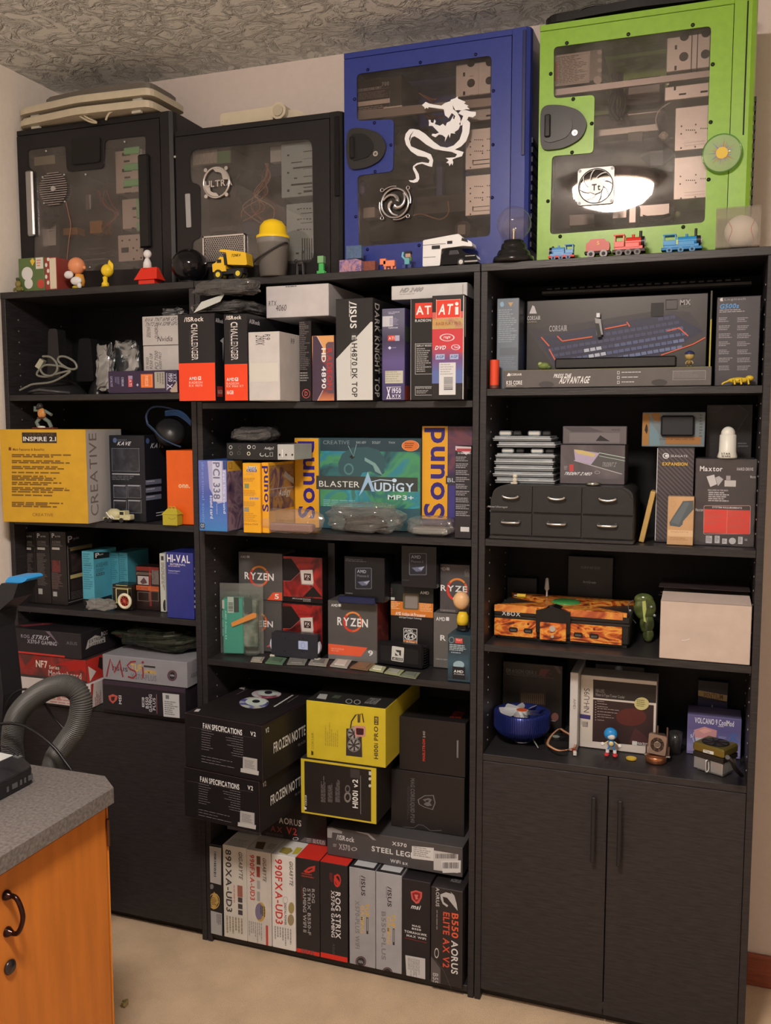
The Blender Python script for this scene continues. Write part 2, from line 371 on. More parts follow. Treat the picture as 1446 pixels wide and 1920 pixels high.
def BOX(v, name, label, cat, L, R, Bm, Tp, z, y=None, d=.2, rz=0, c=BK, group=None, w=None, h=None, rough=.38, side=None, top=None, ch=.0012, nz=.06):
    """a carton: left, right, bottom and top of its front face as seen, standing on height z"""
    ym = (Bm+Tp)/2
    if y is None: P0 = atZ(v, L, Bm, z); P0 = atY(v, L, ym, P0.y)
    else: P0 = atY(v, L, ym, y)
    z += .0012; P0.z = z; ux = Vector((math.cos(rz), math.sin(rz), 0)); nn = Vector((-ux.y, ux.x, 0))
    def hit(x, yy): r = V_ray(v, x, yy); t = (P0-CAM).dot(nn)/r.dot(nn); return CAM+r*t
    if w is None: w = (hit(R, ym)-P0).dot(ux)
    if h is None: h = hit((L+R)/2, Tp).z-z
    if abs(rz) < 1e-6: # keep inside its own bay and clear of its neighbours
        if z < 1.79:
            cx = P0.x+w/2; lo, hi = (-1.3855, -.7880) if cx < -.769 else (-.7500, -.0190) if cx < 0 else (.0190, .6178)
            if P0.y+d > -.001:
                if P0.x < lo: w -= lo-P0.x; P0.x = lo
                if P0.x+w > hi: w = hi-P0.x
            if P0.y+d > .2815: d = .2815-P0.y
        for (a, b) in REG:
            ox = min(P0.x+w, b[0])-max(P0.x, a[0]); oy = min(P0.y+d, b[1])-max(P0.y, a[1]); oz = min(z+h, b[2])-max(z, a[2])
            if min(ox, oy, oz) <= -.0004: continue
            g = .0008; mn = min(ox, oy, oz)
            if mn == oz and z > (a[2]+b[2])/2: q = b[2]+g-z; z += q; P0.z = z; h -= max(0, q)
            elif mn == oz: h = a[2]-g-z
            elif ox <= oy:
                if P0.x+w/2 > (a[0]+b[0])/2: q = b[0]+g-P0.x; P0.x += q; w -= q
                else: w = a[0]-g-P0.x
            elif P0.y > a[1]: q = b[1]+g-P0.y; P0.y += q; d = max(.01, d-q)
            else: d = a[1]-g-P0.y
        REG.append(((P0.x, P0.y, z), (P0.x+w, P0.y+d, z+h)))
    m = M(); mm = c if isinstance(c, bpy.types.Material) else mat(tuple(c), rough, nz=nz, scale=25)
    m.box(0, 0, 0, w, d, h, mm, ch)
    if side is not None: # slip-in side colour
        m.add([(w+.0002, .001, .001), (w+.0002, d-.001, .001), (w+.0002, d-.001, h-.001), (w+.0002, .001, h-.001)], [(0, 1, 2, 3)], side)
    if top is not None: m.add([(.001, .001, h+.0002), (w-.001, .001, h+.0002), (w-.001, d-.001, h+.0002), (.001, d-.001, h+.0002)], [(0, 1, 2, 3)], top)
    o = m.build(name, fix=False); place(o, P0, rz); tag(o, label, cat, group)
    p = Print(o, w, d, h, v); p.top = z+h+.0002; p.P0 = P0
    return p
# ================================================================ the setting
WALL_Y = .305; LEFT_X = -1.412; CEIL = 2.462; RIGHT_X = 2.3; REAR_Y = -3.4
def wallmat(c, b=.12):
    m = mat(c, .85, nz=.03, scale=60, bump=b, spec=.2); e = [n for n in m.node_tree.nodes if n.type == 'VALTORGB'][0].color_ramp.elements
    for i, q in enumerate(e): q.color = tuple(v*(.98, 1.02)[i] for v in c)+(1,)
    return m
def struct(name, m): o = m.build(name); o['kind'] = 'structure'; return o
m = M(); m.box(LEFT_X-.1, REAR_Y-.1, -.1, RIGHT_X+.1, WALL_Y+.1, 0, mat((222, 186, 150), .95, nz=.10, scale=9, bump=.0, spec=.1)); floor = struct('floor', m)
fm = floor.data.materials[0]; nt = fm.node_tree; N = nt.nodes; t2 = N.new('ShaderNodeTexNoise'); t2.inputs['Scale'].default_value = 420; tc = N.new('ShaderNodeTexCoord'); bp = N.new('ShaderNodeBump'); bp.inputs['Strength'].default_value = .8; bp.inputs['Distance'].default_value = .006
nt.links.new(tc.outputs['Object'], t2.inputs[0]); nt.links.new(t2.outputs[0], bp.inputs['Height']); nt.links.new(bp.outputs[0], N['Principled BSDF'].inputs['Normal'])
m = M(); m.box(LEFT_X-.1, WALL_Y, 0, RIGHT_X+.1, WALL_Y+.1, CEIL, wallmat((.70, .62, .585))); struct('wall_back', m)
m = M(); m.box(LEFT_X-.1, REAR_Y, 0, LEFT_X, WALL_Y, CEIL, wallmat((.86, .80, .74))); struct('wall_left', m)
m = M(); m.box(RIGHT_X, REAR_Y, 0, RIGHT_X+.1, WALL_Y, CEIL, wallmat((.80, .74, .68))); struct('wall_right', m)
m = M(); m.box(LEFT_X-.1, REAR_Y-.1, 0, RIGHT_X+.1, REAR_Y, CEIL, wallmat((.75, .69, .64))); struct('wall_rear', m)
cm = mat((236, 226, 212), .9, spec=.15); m = M(); m.box(LEFT_X-.1, REAR_Y-.1, CEIL, RIGHT_X+.1, WALL_Y+.1, CEIL+.1, cm); struct('ceiling', m)
nt = cm.node_tree; N = nt.nodes; tc = N.new('ShaderNodeTexCoord'); t = N.new('ShaderNodeTexNoise'); t.inputs['Scale'].default_value = 16; t.inputs['Detail'].default_value = 4; t.inputs['Roughness'].default_value = .62; t.inputs['Distortion'].default_value = 1.6
r = N.new('ShaderNodeValToRGB'); r.color_ramp.elements[0].position = .43; r.color_ramp.elements[1].position = .60
bp = N.new('ShaderNodeBump'); bp.inputs['Strength'].default_value = 1; bp.inputs['Distance'].default_value = .012
nt.links.new(tc.outputs['Object'], t.inputs[0]); nt.links.new(t.outputs[0], r.inputs[0]); nt.links.new(r.outputs[0], bp.inputs['Height']); nt.links.new(bp.outputs[0], N['Principled BSDF'].inputs['Normal'])
m = M(); bw = mat((140, 72, 50), .45, nz=.2, scale=14, stretch=(1, 1, 12)); m.box(.65, WALL_Y-.014, 0, RIGHT_X, WALL_Y, .085, bw, .003); struct('baseboard_back', m)
# ceiling lamp (behind and above the camera, it shows only as a reflection)
lamp = thing('ceiling_lamp', 'white glass dome lamp fixed to the ceiling', 'lamp', (.10, -1.72, CEIL))
le = bpy.data.materials.new('lamp_glass'); le.use_nodes = True; b = le.node_tree.nodes['Principled BSDF']; b.inputs['Base Color'].default_value = (.9, .85, .8, 1); b.inputs['Emission Color'].default_value = LAMP_COL+(1,); b.inputs['Emission Strength'].default_value = LAMP_POWER
m = M(); m.lathe((0, 0, 0), [(.19, 0), (.19, -.025), (.17, -.03), (0.0, -.03)], mat((150, 120, 90), .3, 1), 32); m.build('lamp_base', lamp)
m = M(); m.lathe((0, 0, 0), [(.165, -.031), (.16, -.06), (.13, -.09), (.07, -.112), (0.0, -.12)], le, 32); m.build('lamp_shade', lamp)
# ================================================================ bookcases
HH, DD, TH = 1.82, .29, .016
Z1, Z2, Z3, Z4 = 1.530, 1.173, .915, .641
C1, C2, C3, C4 = 1.5035, 1.169, .8115, .03
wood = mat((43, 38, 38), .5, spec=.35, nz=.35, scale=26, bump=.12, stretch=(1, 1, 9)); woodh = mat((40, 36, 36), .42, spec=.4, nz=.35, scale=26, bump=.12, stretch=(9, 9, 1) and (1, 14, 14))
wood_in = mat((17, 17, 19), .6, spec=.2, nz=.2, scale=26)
def bookcase(x0, x1, shelves, label, doors, group=None):
    r = thing('bookcase', label, 'bookcase', (x0, 0, 0)); w = x1-x0
    for a, b in ((.0006, TH), (w-TH, w-.0006)):
        m = M(); m.box(a, 0, 0, b, DD, HH-.018, wood, .0008); m.build('side_panel', r)
    m = M(); m.box(.0006, -.002, HH-.018, w-.0006, DD, HH, woodh, .001); m.build('top_panel', r)
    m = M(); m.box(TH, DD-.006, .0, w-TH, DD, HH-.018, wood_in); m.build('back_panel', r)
    for z in shelves:
        m = M(); m.box(TH+.0005, .001, z-.0165, w-TH-.0005, DD-.007, z, woodh, .0008); m.build('shelf', r)
    # rows of peg holes with bright rims
    m = M(); pm = mat((190, 175, 165), .3, .6)
    for k in range(50):
        z = .5+k*.032
        if z > HH-.06 or any(-.03 < z-s < .012 for s in shelves): continue
        for yy in (.05, .235):
            m.cyl((TH, yy, z), (TH+.0012, yy, z), .0022, pm, n=6); m.cyl((w-TH-.0012, yy, z), (w-TH, yy, z), .0022, pm, n=6)
    m.build('peg_holes', r, kind='stuff')
    if doors:
        m = M(); m.box(TH, .03, 0, w-TH, .042, .058, wood); m.build('kick_board', r)
        xm = w/2; zb, zt = .03, Z4-.0175
        for s, (a, b) in enumerate(((TH+.001, xm-.0012), (xm+.0012, w-TH-.001)) if doors == 2 else ((TH+.001, w-TH-.001),)):
            m = M(); m.box(a, .0, zb, b, .016, zt, wood, .001); dr = m.build('door', r)
            if doors != 2: continue
            hx = (xm-.030) if s == 0 else (xm+.030)
            m = M(); hm = mat((40, 37, 37), .35, .3); m.box(hx-.005, -.026, zt-.205, hx+.005, -.017, zt-.045, hm, .002)
            for zz in (zt-.06, zt-.19): m.cyl((hx, .001, zz), (hx, -.02, zz), .004, hm, n=10)
            m.build('handle', dr)
    else:
        m = M(); m.box(TH, .012, 0, w-TH, .024, C4-.0165, wood); m.build('kick_board', r)
    return r
XA, XB, XC, XD = -1.404, -.769, 0, .6364
bookcase(XA, XB-.0005, (Z1, Z2, Z3, Z4, .06), 'black wooden bookcase with doors standing in the corner by the left wall', 1)
bookcase(XB+.0005, XC-.0005, (C1, C2, C3, C4), 'wide black open bookcase between the two door bookcases', False)
bookcase(XC+.0005, XD, (Z1, Z2, Z3, Z4, .06), 'black wooden bookcase with two long-handled doors, nearest the right', 2)
# ================================================================ PC cases on top of the bookcases
YC = .085
steel = mat((200, 190, 182), .38, .55, nz=.06, scale=20); zinc = mat((168, 160, 154), .35, .75, nz=.08, scale=30)
dark = mat((34, 31, 31), .5); hole = mat((14, 13, 13), .8)
def wp(v, x, y, Y): p = atY(v, x, y, Y); return (p.x, p.z)
class CASE:
    def __init__(s, name, label, v, xl, xr, yt, body, z0=HH, depth=.195, win=None, bezel=.035, win_r=.018, paneY=.004, dust=.1, tint=(235, 228, 224), haze=.07, xp=None):
        s.v = v; y0 = YC; a = wp(v, xl, (yt+1500)/2, y0); b = wp(v, xr, (yt+1500)/2, y0); t = wp(v, (xl+xr)/2, yt, y0)[1]
        s.w = b[0]-a[0]; s.h = t-z0; s.d = depth; s.x0 = a[0]; s.z0 = z0; s.r = thing(name, label, 'pc case', (a[0], y0, z0)); w, h, d = s.w, s.h, depth; t_ = .0012
        bz = bezel; s.bz = bz
        for k, (q, nm) in enumerate((((0, .0, 0, w-bz, d, .012), 'case_base'), ((0, 0, h-.014, w-bz, d, h), 'top_cover'), ((0, d-.003, .012, w-bz, d, h-.014), 'back_plate'), ((0, .004, .012, .003, d-.003, h-.014), 'rear_panel'))):
            m = M(); m.box(*q, body if k < 3 else zinc, .001); m.build(nm, s.r)
        m = M(); m.slab([(w-bz, .0), (w-.012, -.001), (w-.003, .006), (w, .02), (w, d-.01), (w-.01, d), (w-bz, d)], 0, h, body); s.bezel = m.build('front_bezel', s.r)
        s.win = [(p[0]-s.x0, p[1]-z0) for p in [wp(v, *q, y0) for q in win]]
        W = rounded(s.win, win_r); o = [(.001, .004), (w-bz-.0015, .004), (w-bz-.0015, h-.016), (.001, h-.016)]
        m = M(); m.holed([o, W[::-1]], -.0012, .0006, body); m.build('side_panel', s.r)
        m = M(); m.prism(rounded([(max(.004, min(w-bz-.006, p[0]+(.008 if p[0] > w/2 else -.008))), max(.008, min(h-.02, p[1]+(.008 if p[1] > h/2 else -.008)))) for p in [(min(q[0] for q in s.win), min(q[1] for q in s.win)), (max(q[0] for q in s.win), min(q[1] for q in s.win)), (max(q[0] for q in s.win), max(q[1] for q in s.win)), (min(q[0] for q in s.win), max(q[1] for q in s.win))]], .012), .0012, .0032, clear_mat(tint, haze, .02, 1.49, dust=dust, name='acrylic_window')); m.build('window_pane', s.r)
        s.P = Print(s.r, w, d, h, v); s.P.cl = False; s.P.yf = -.0013
    def L(s, x, y, Y=0): p = atY(s.v, x, y, YC+Y); return (p.x-s.x0, p.z-s.z0)
    def blk(s, name, x0, y0, x1, y1, Y, dp, c, ch=.0015, label=None, kind=None):
        a = s.L(x0, y1, Y); b = s.L(x1, y0, Y); m = M(); m.box(max(.004, a[0]), Y, max(.013, a[1]), min(s.w-s.bz-.001, b[0]), min(s.d-.004, Y+dp), min(s.h-.015, b[1]), c, ch); return m.build(name, s.r, label=label, kind=kind)
    def cage(s, x0, y0, x1, y1, Y, dp, c, marks, name='drive_cage'):
        o = s.blk(name, x0, y0, x1, y1, Y, dp, c); m = M()
        for q in marks:
            k = q[0]
            if k == 'r': a = s.L(q[1], q[4], Y); b = s.L(q[3], q[2], Y); m.box(a[0], Y-.0006, a[1], b[0], Y+.001, b[1], q[5] if len(q) > 5 else hole)
            else:
                a = s.L(q[1], q[2], Y); r = abs(s.L(q[1]+q[3], q[2], Y)[0]-a[0]); m.cyl((a[0], Y-.0006, a[1]), (a[0], Y+.001, a[1]), r, q[4] if len(q) > 4 else hole, n=14)
        if marks: m.build('cutouts', o, kind='stuff')
        return o
    def wire(s, pts, r, c, Y=.05): m = M(); m.tube(spline([(*(lambda q: (q[0], Y+(p[2] if len(p) > 2 else 0), q[1]))(s.L(p[0], p[1], Y)),) for p in pts], 5), r, c, 6); return m.build('cable', s.r)
    def screws(s, pts, r=.0042, c=None):
        for p in pts:
            a = s.L(p[0], p[1], -.0012); m = M(); m.lathe((a[0], -.0012, a[1]), [(r, 0), (r*.9, .0016), (r*.5, .0028), (0, .003)], c or mat((20, 22, 40), .25, .4), 10, axis=(0, -1, 0)); m.build('screw', s.r)
blackpc = mat((25, 22, 23), .42, nz=.1, scale=60, spec=.35); blackgl = mat((18, 17, 18), .15)
# --- case 1 : black, far left
c1 = CASE('pc_case', 'black PC case with beige keyboards stacked on it and a row of green drive clips', 'a1', 137, 1245, 330, blackpc, depth=.195, bezel=.04,
 win=[(200, 538), (468, 508), (480, 697), (742, 672), (752, 470), (1042, 438), (1022, 1388), (243, 1418), (240, 690), (204, 665)], win_r=.012, haze=.04, dust=.03)
a = c1
m = M(); q = [a.L(520, 650), a.L(722, 628), a.L(722, 452), a.L(522, 468)]; m.prism(rounded(q, .008), -.006, -.001, blackgl); m.build('emblem_plate', a.r)
for x0, y0, x1, y1 in ((212, 690, 246, 1160), (1012, 572, 1070, 1245)):
    p, q = a.L(x0, y1), a.L(x1, y0); m = M(); m.box(p[0], -.012, p[1], q[0], -.001, q[1], blackgl if x0 > 900 else mat((175, 165, 158), .3, .8), .004); m.build('side_rail', a.r)
a.blk('power_supply', 205, 560, 560, 740, .03, .13, mat((60, 56, 52), .4, .6)); a.blk('power_label', 245, 575, 390, 655, .0285, .001, mat((150, 145, 122)))
a.blk('motherboard', 240, 760, 860, 1330, .165, .004, mat((44, 40, 42), .6, c2=(62, 52, 50), scale=40))
a.blk('drive_cage', 845, 1135, 1030, 1340, .03, .1, steel)
a.cage(828, 530, 1010, 855, .035, .12, steel, [('r', 872, 555, 930, 585), ('r', 885, 612, 925, 630), ('r', 872, 670, 940, 700), ('r', 890, 728, 930, 745), ('r', 880, 800, 940, 815), ('r', 890, 842, 935, 852)])
for y in (512, 628, 742): a.blk('drive_clip', 882, y, 990, y+62, .028, .007, mat((120, 195, 130), .4), .002)
a.cage(875, 880, 1020, 1108, .035, .1, steel, [('r', 945, 948, 972, 968), ('r', 950, 1015, 972, 1025), ('r', 940, 1092, 960, 1102)])
for y in (880, 1050): a.blk('drive_clip', 972, y, 1020, y+70 if y > 900 else 1030, .028, .007, mat((125, 185, 135), .4), .002)
m = M()
for x, y in ((873, 1188), (925, 1183), (977, 1180), (952, 1240), (1003, 1238), (978, 1257), (955, 1318), (1008, 1310)): p = a.L(x, y, .03); m.cyl((p[0], .029, p[1]), (p[0], .031, p[1]), .0026, hole, n=10)
p, q = a.L(868, 1275, .03), a.L(918, 1235, .03); m.box(p[0], .029, p[1], q[0], .031, q[1], hole); m.build('cutouts', a.r, kind='stuff')
# fan grille : horizontal bars round a hub
p = a.L(390, 820); fr = M(); R_ = .048
for k in range(-7, 8):
    z = k*.0062; hw = math.sqrt(max(0, R_**2-z*z)); fr.box(p[0]-hw, -.006, p[1]+z-.0013, p[0]+hw, -.0035, p[1]+z+.0013, mat((170, 155, 148), .25, .8))
fr.cyl((p[0], -.0075, p[1]), (p[0], -.003, p[1]), .0075, mat((190, 178, 170), .3, .5)); fr.build('fan_grille', a.r)
m = M(); m.cyl((p[0], .012, p[1]), (p[0], .03, p[1]), .034, hole, n=24); m.build('fan', a.r)
a.screws([(330, 548), (890, 482), (612, 716), (305, 735), (458, 718), (315, 920), (462, 908), (642, 1378)], .003, mat((200, 190, 180), .3, .6))
a.blk('heatsink', 640, 1040, 722, 1138, .08, .05, mat((180, 125, 50), .5, c2=(120, 85, 40), scale=90, stretch=(30, 1, 1))); a.blk('connector', 450, 1090, 550, 1150, .09, .04, mat((150, 105, 50), .5))
a.blk('bracket', 612, 855, 642, 965, .09, .01, zinc); 
for i in range(3): a.blk('expansion_card', 590, 1235+i*38, 750, 1252+i*40, .06, .05, mat((160, 150, 145), .3, .6))
a.wire([(470, 905), (490, 1000), (505, 1080), (490, 1200), (478, 1330)], .0009, mat((170, 110, 80), .5), .0)
rnd = random.Random(3)
for i, c in enumerate(((120, 50, 45), (150, 60, 50), (90, 60, 45), (60, 60, 90), (110, 90, 70), (150, 70, 55))):
    a.wire([(690+i*14, 830), (760+rnd.uniform(-40, 40), 930), (820+i*5, 1000), (780+rnd.uniform(-60, 30), 1080)], .0014, mat(c, .5), .07)
a.wire([(260, 900), (280, 980), (340, 1035), (400, 1000)], .012, mat((38, 46, 80), .4), .08)
m = M()
for k in range(9): p, q = a.L(265, 1075+k*17, .12), a.L(400, 1083+k*17, .12); m.box(p[0], .12, q[1], q[0], .125, p[1], zinc)
m.build('slot_covers', a.r)
# --- case 2 : black with ULTRA fan grille
c2 = CASE('pc_case', 'black PC case with a round silver fan guard and pale blue drive cages', 'a2', 85, 1376, 362, blackpc, depth=.195, bezel=.034,
 win=[(190, 588), (430, 560), (1138, 496), (1152, 1462), (212, 1500), (212, 1290), (275, 1268), (272, 855), (195, 838)], win_r=.026, haze=.035, dust=.03)
a = c2; cage_b = mat((158, 176, 178), .45, nz=.04)
p, q = a.L(1315, 950), a.L(1352, 325); m = M(); m.box(p[0], -.004, p[1], q[0], .0, q[1], blackgl, .003); m.build('door_trim', a.r)
p, q = a.L(168, 1190), a.L(200, 925); m = M(); m.prism(rounded([(p[0], p[1]), (q[0], p[1]), (q[0]-.002, q[1]), (p[0]-.002, q[1])], .003), -.003, -.001, mat((170, 162, 158), .35, .5)); m.build('handle_slot', a.r)
a.blk('power_supply', 195, 565, 505, 720, .03, .13, mat((120, 116, 112), .4, .3)); a.blk('power_label', 215, 582, 400, 705, .0285, .001, mat((180, 176, 168), c2=(140, 136, 130), scale=60, stretch=(20, 1, 1))); a.blk('power_badge', 402, 588, 500, 695, .0285, .001, mat((92, 130, 88)))
a.blk('motherboard', 280, 720, 925, 1420, .165, .004, mat((52, 50, 52), .6, c2=(78, 70, 66), scale=30))
a.cage(900, 518, 1140, 960, .03, .12, cage_b, [('r', 1070, 590, 1138, 603), ('r', 1070, 648, 1138, 658), ('r', 945, 622, 960, 636), ('r', 945, 757, 960, 772), ('r', 945, 893, 962, 912), ('r', 990, 720, 1138, 723), ('r', 1070, 725, 1138, 735), ('r', 1072, 785, 1138, 797), ('r', 998, 800, 1022, 812), ('r', 1072, 868, 1138, 882), ('r', 1072, 895, 1138, 918), ('r', 1028, 918, 1055, 930), ('r', 975, 850, 1138, 852), ('r', 975, 682, 1060, 684)])
a.blk('drive_bay', 812, 555, 902, 685, .05, .1, mat((170, 176, 174), .45))
a.blk('drive_bay', 815, 690, 900, 800, .07, .08, mat((40, 48, 66), .45))
marks = [('r', 1022, 1040+k*80, 1040, 1052+k*80) for k in range(3)]+[('r', 1045+j*24, 1036+k*80, 1058+j*24, 1046+k*80) for k in range(3) for j in range(4)]+[('r', 1060+j*18, 1270, 1066+j*18, 1440) for j in range(5)]+[('r', 1012, 1380, 1035, 1396), ('r', 1050, 1075, 1140, 1077), ('r', 1050, 1150, 1140, 1152)]
a.cage(940, 990, 1148, 1450, .03, .12, cage_b, marks)
ctr = a.L(402, 842); m = M(); R_ = .039; sil = mat((205, 190, 180), .22, .85)
m.ring((ctr[0], -.004, ctr[1]), R_, .0034, sil); m.build('fan_guard', a.r)
g = M(); ci = lambda a0, a1, r, n=10: [(ctr[0]+r*math.cos(a0+(a1-a0)*i/n), ctr[1]+r*math.sin(a0+(a1-a0)*i/n)) for i in range(n+1)]
g.prism(ci(1.9, .1, .041)+[(ctr[0]+.020, ctr[1]+.006)]+ci(.9, 1.6, .027, 5), -.0055, -.003, sil)
g.prism(ci(5.0, 3.2, .041)+[(ctr[0]-.020, ctr[1]-.006)]+ci(4.0, 4.7, .027, 5), -.0055, -.003, sil)
for sx in (-1, 1):
    for sz in (-1, 1): g.cyl((ctr[0]+sx*.031, -.0065, ctr[1]+sz*.034), (ctr[0]+sx*.031, -.002, ctr[1]+sz*.034), .0052, sil)
g.build('guard_blades', a.r)
m = M(); m.cyl((ctr[0], .006, ctr[1]), (ctr[0], .02, ctr[1]), .035, hole, n=24); m.build('fan', a.r)
P = a.P; P.on('F', yf=-.006); P.T('ULTRA', 308, 815, 518, 866, sil, k='lettering'); P.yf = -.0013
q0, q1 = a.L(300, 1460), a.L(625, 1235); g = M(); g.box(q0[0], -.003, q0[1], q1[0], -.0018, q1[1], hole)
for (b0, b1, b2, b3) in ((q0[0], q0[1], q0[0]+.004, q1[1]), (q1[0]-.004, q0[1], q1[0], q1[1]), (q0[0], q1[1]-.004, q1[0], q1[1]), (q0[0], q0[1], q1[0], q0[1]+.004)): g.box(b0, -.006, b1, b2, -.002, b3, sil)
g.build('vent_frame', a.r); g = M(); nx, nz_ = 18, 12
for j in range(nz_):
    for i in range(nx):
        x = q0[0]+.006+(q1[0]-q0[0]-.012)*(i+.5*(j % 2))/(nx-.5); z = q0[1]+.006+(q1[1]-q0[1]-.012)*j/(nz_-1)
        g.ring((x, -.004, z), .0027, .0009, sil, n=6, k=4)
g.build('vent_mesh', a.r, kind='stuff')
for i in range(12):
    a.wire([(780+rnd.uniform(-10, 20), 690), (770+rnd.uniform(-40, 60), 800+rnd.uniform(-30, 30)), (740+rnd.uniform(-60, 60), 930), (640+rnd.uniform(-60, 240), 1040), (560+i*25+rnd.uniform(-60, 60), 1120+rnd.uniform(-30, 60))], .0014, mat(((150, 105, 85), (120, 60, 50), (90, 75, 65), (160, 130, 110))[i % 4], .4), .075)
a.blk('cooler', 520, 720, 720, 1000, .1, .06, mat((58, 66, 70), .3, .3), .02); a.blk('capacitor_row', 600, 1130, 740, 1250, .12, .03, mat((48, 62, 88), .4)); a.blk('heatsink', 340, 1170, 520, 1225, .13, .03, mat((120, 112, 106), .3, .6))
a.screws([(75, 640)], .0036, mat((200, 190, 180), .3, .6))
# --- case 3 : blue with dragon
blue = mat((46, 56, 122), .33, nz=.07, scale=80, coat=.2)
c3 = CASE('pc_case', 'tall blue PC case with a white dragon on its window', 'a3', 92, 1352, 128, blue, depth=.2, bezel=.045,
 win=[(178, 362), (1092, 235), (1083, 1460), (192, 1532), (183, 1050), (425, 1020), (430, 668), (180, 680)], win_r=.012, haze=.02, dust=.02)
a = c3
def handle_plate(a, pts, grip, lock, body=(40, 37, 36)):
    q = [a.L(*p, -.0012) for p in pts]; m = M(); m.prism(rounded(q, .02, 5), -.010, -.0012, mat(body, .4)); o = m.build('handle_plate', a.r)
    g = [a.L(*p, -.0012) for p in grip]; m = M(); m.prism(rounded(g, .012, 5), -.0125, -.0100, mat((26, 24, 24), .35)); m.build('grip_recess', o)
    p0, p1 = a.L(grip[0][0]+5, grip[0][1]+20), a.L(grip[0][0]+38, grip[-1][1]-20); m = M(); m.box(p0[0], -.018, p1[1], p1[0], -.012, p0[1], mat((30, 28, 28), .18), .004); m.build('latch_lever', o)
    l = a.L(*lock); m = M(); m.cyl((l[0], -.013, l[1]), (l[0], -.009, l[1]), .0065, mat((200, 185, 175), .25, .8)); m.cyl((l[0], -.0136, l[1]), (l[0], -.0128, l[1]), .003, mat((110, 100, 95), .3, .8)); m.build('key_lock', o)
handle_plate(a, [(125, 735), (230, 732), (340, 765), (390, 850), (355, 945), (260, 1000), (130, 1018), (110, 880)], [(138, 780), (230, 770), (285, 810), (305, 870), (270, 930), (150, 962)], (316, 910))
a.cage(848, 268, 1088, 520, .03, .14, steel, [('c', 952, 285, 27), ('c', 952, 422, 27), ('c', 1078, 280, 27), ('c', 1075, 405, 25), ('r', 898, 350, 912, 378), ('r', 898, 478, 912, 505), ('r', 942, 372, 968, 377), ('r', 942, 500, 968, 505), ('r', 1003, 275, 1005, 515)])
for x0, y0, x1, y1 in ((183, 625, 500, 668), (500, 592, 820, 660), (820, 560, 1088, 620)):
    pass
q = [a.L(183, 672, .025), a.L(1088, 575, .025), a.L(1088, 520, .025), a.L(183, 610, .025)]; m = M(); m.prism(q, .025, .035, mat((150, 138, 130), .35, .5)); m.build('cross_bar', a.r)
a.cage(900, 560, 1088, 690, .04, .12, zinc, [('r', 1055, 635, 1085, 650)])
dots = lambda y: [('r', 975+i*13, y, 982+i*13, y+7) for i in range(5)]+[('r', 1060+i*13, y-5, 1067+i*13, y+2) for i in range(2)]
for y0, y1 in ((720, 1012), (1036, 1325)):
    o = y0-720; a.cage(912, y0, 1086, y1, .03, .12, steel, [('c', 948, 820+o, 5), ('c', 948, 855+o, 5), ('c', 948, 908+o, 5), ('c', 1032, 848+o, 5), ('c', 1030, 898+o, 5), ('c', 948, 995+o, 5)]+dots(803+o)+dots(880+o)+[('r', 965, 940+o, 1078, 946+o), ('r', 965, 968+o, 1078, 974+o), ('r', 962, 942+o, 968, 972+o)])
a.blk('power_supply', 180, 365, 485, 620, .03, .14, mat((34, 31, 30), .4, .3))
P = a.P; P.on('F', yf=.0285); P.T('700', 348, 410, 396, 438, (150, 140, 132)); P.T('GX700 SERIES POWER SUPPLY', 180, 450, 345, 470, (170, 160, 152)); P.frame(185, 462, 403, 606, 2, (110, 104, 100)); P.lines(190, 475, 398, 525, 6, (110, 100, 96)); P.rect(183, 535, 402, 565, (200, 185, 175), 'power_label'); P.lines(190, 575, 390, 598, 2, (150, 140, 132)); P.yf = -.0013
a.blk('cable_sticker', 358, 570, 485, 596, .022, .002, mat((210, 196, 186)))
a.blk('motherboard', 190, 850, 905, 1500, .17, .004, mat((30, 28, 30), .6, c2=(52, 44, 42), scale=30)); a.blk('graphics_card', 560, 1160, 1000, 1320, .08, .04, mat((40, 36, 35), .5)); a.blk('memory_stick', 715, 940, 760, 1285, .1, .03, mat((44, 52, 96), .4)); a.blk('heat_pipe', 560, 930, 700, 1120, .1, .04, mat((50, 46, 46), .3, .5)); a.blk('hard_drive', 835, 1350, 940, 1480, .05, .09, mat((120, 110, 104), .3, .6), .01)
a.blk('ducting', 430, 700, 700, 930, .08, .06, mat((50, 47, 46), .3, .3), .015); a.blk('rear_slots', 190, 1260, 300, 1340, .12, .04, mat((180, 165, 155), .4)); a.blk('cooling_fan_blade', 188, 1072, 222, 1180, .05, .03, mat((110, 100, 140), .35), .008)
for i in range(5): a.wire([(600+i*14, 490+i*6), (660+i*8, 530), (690+i*10, 560-i*9)], .0012, mat(((150, 90, 50), (110, 60, 40), (60, 50, 46))[i % 3], .4), .06)
for i in range(4): a.wire([(620+i*9, 610+i*14), (680, 640+i*9), (760, 660-i*7)], .0016, mat(((150, 95, 60), (90, 70, 55))[i % 2], .4), .06)
a.wire([(560, 1320), (620, 1310), (740, 1345), (800, 1300), (795, 1220)], .0011, mat((160, 110, 60), .4), .05)
dr = [(620,572),(645,550),(672,562),(700,568),(752,575),(775,558),(812,545),(815,535),(845,525),(862,512),(864,528),(905,545),(915,550),(905,562),(935,575),(925,583),(945,600),(915,600),(893,610),(870,605),(846,608),(828,570),(832,600),(858,620),(880,660),(882,700),(868,735),(840,755),(846,765),(815,762),(808,795),(800,768),(792,785),(775,818),(778,790),(758,775),(735,770),(712,790),(686,778),(690,765),(712,768),(735,758),(712,735),(690,712),(666,712),(668,690),(664,672),(678,672),(680,688),(697,694),(704,668),(714,680),(706,700),(742,712),(762,698),(780,715),(790,690),(812,680),(835,640),(830,662),(838,668),(846,645),(822,625),(800,660),(775,640),(768,600),(715,592),(665,585),(660,596),(650,588),(640,598),(635,585)]
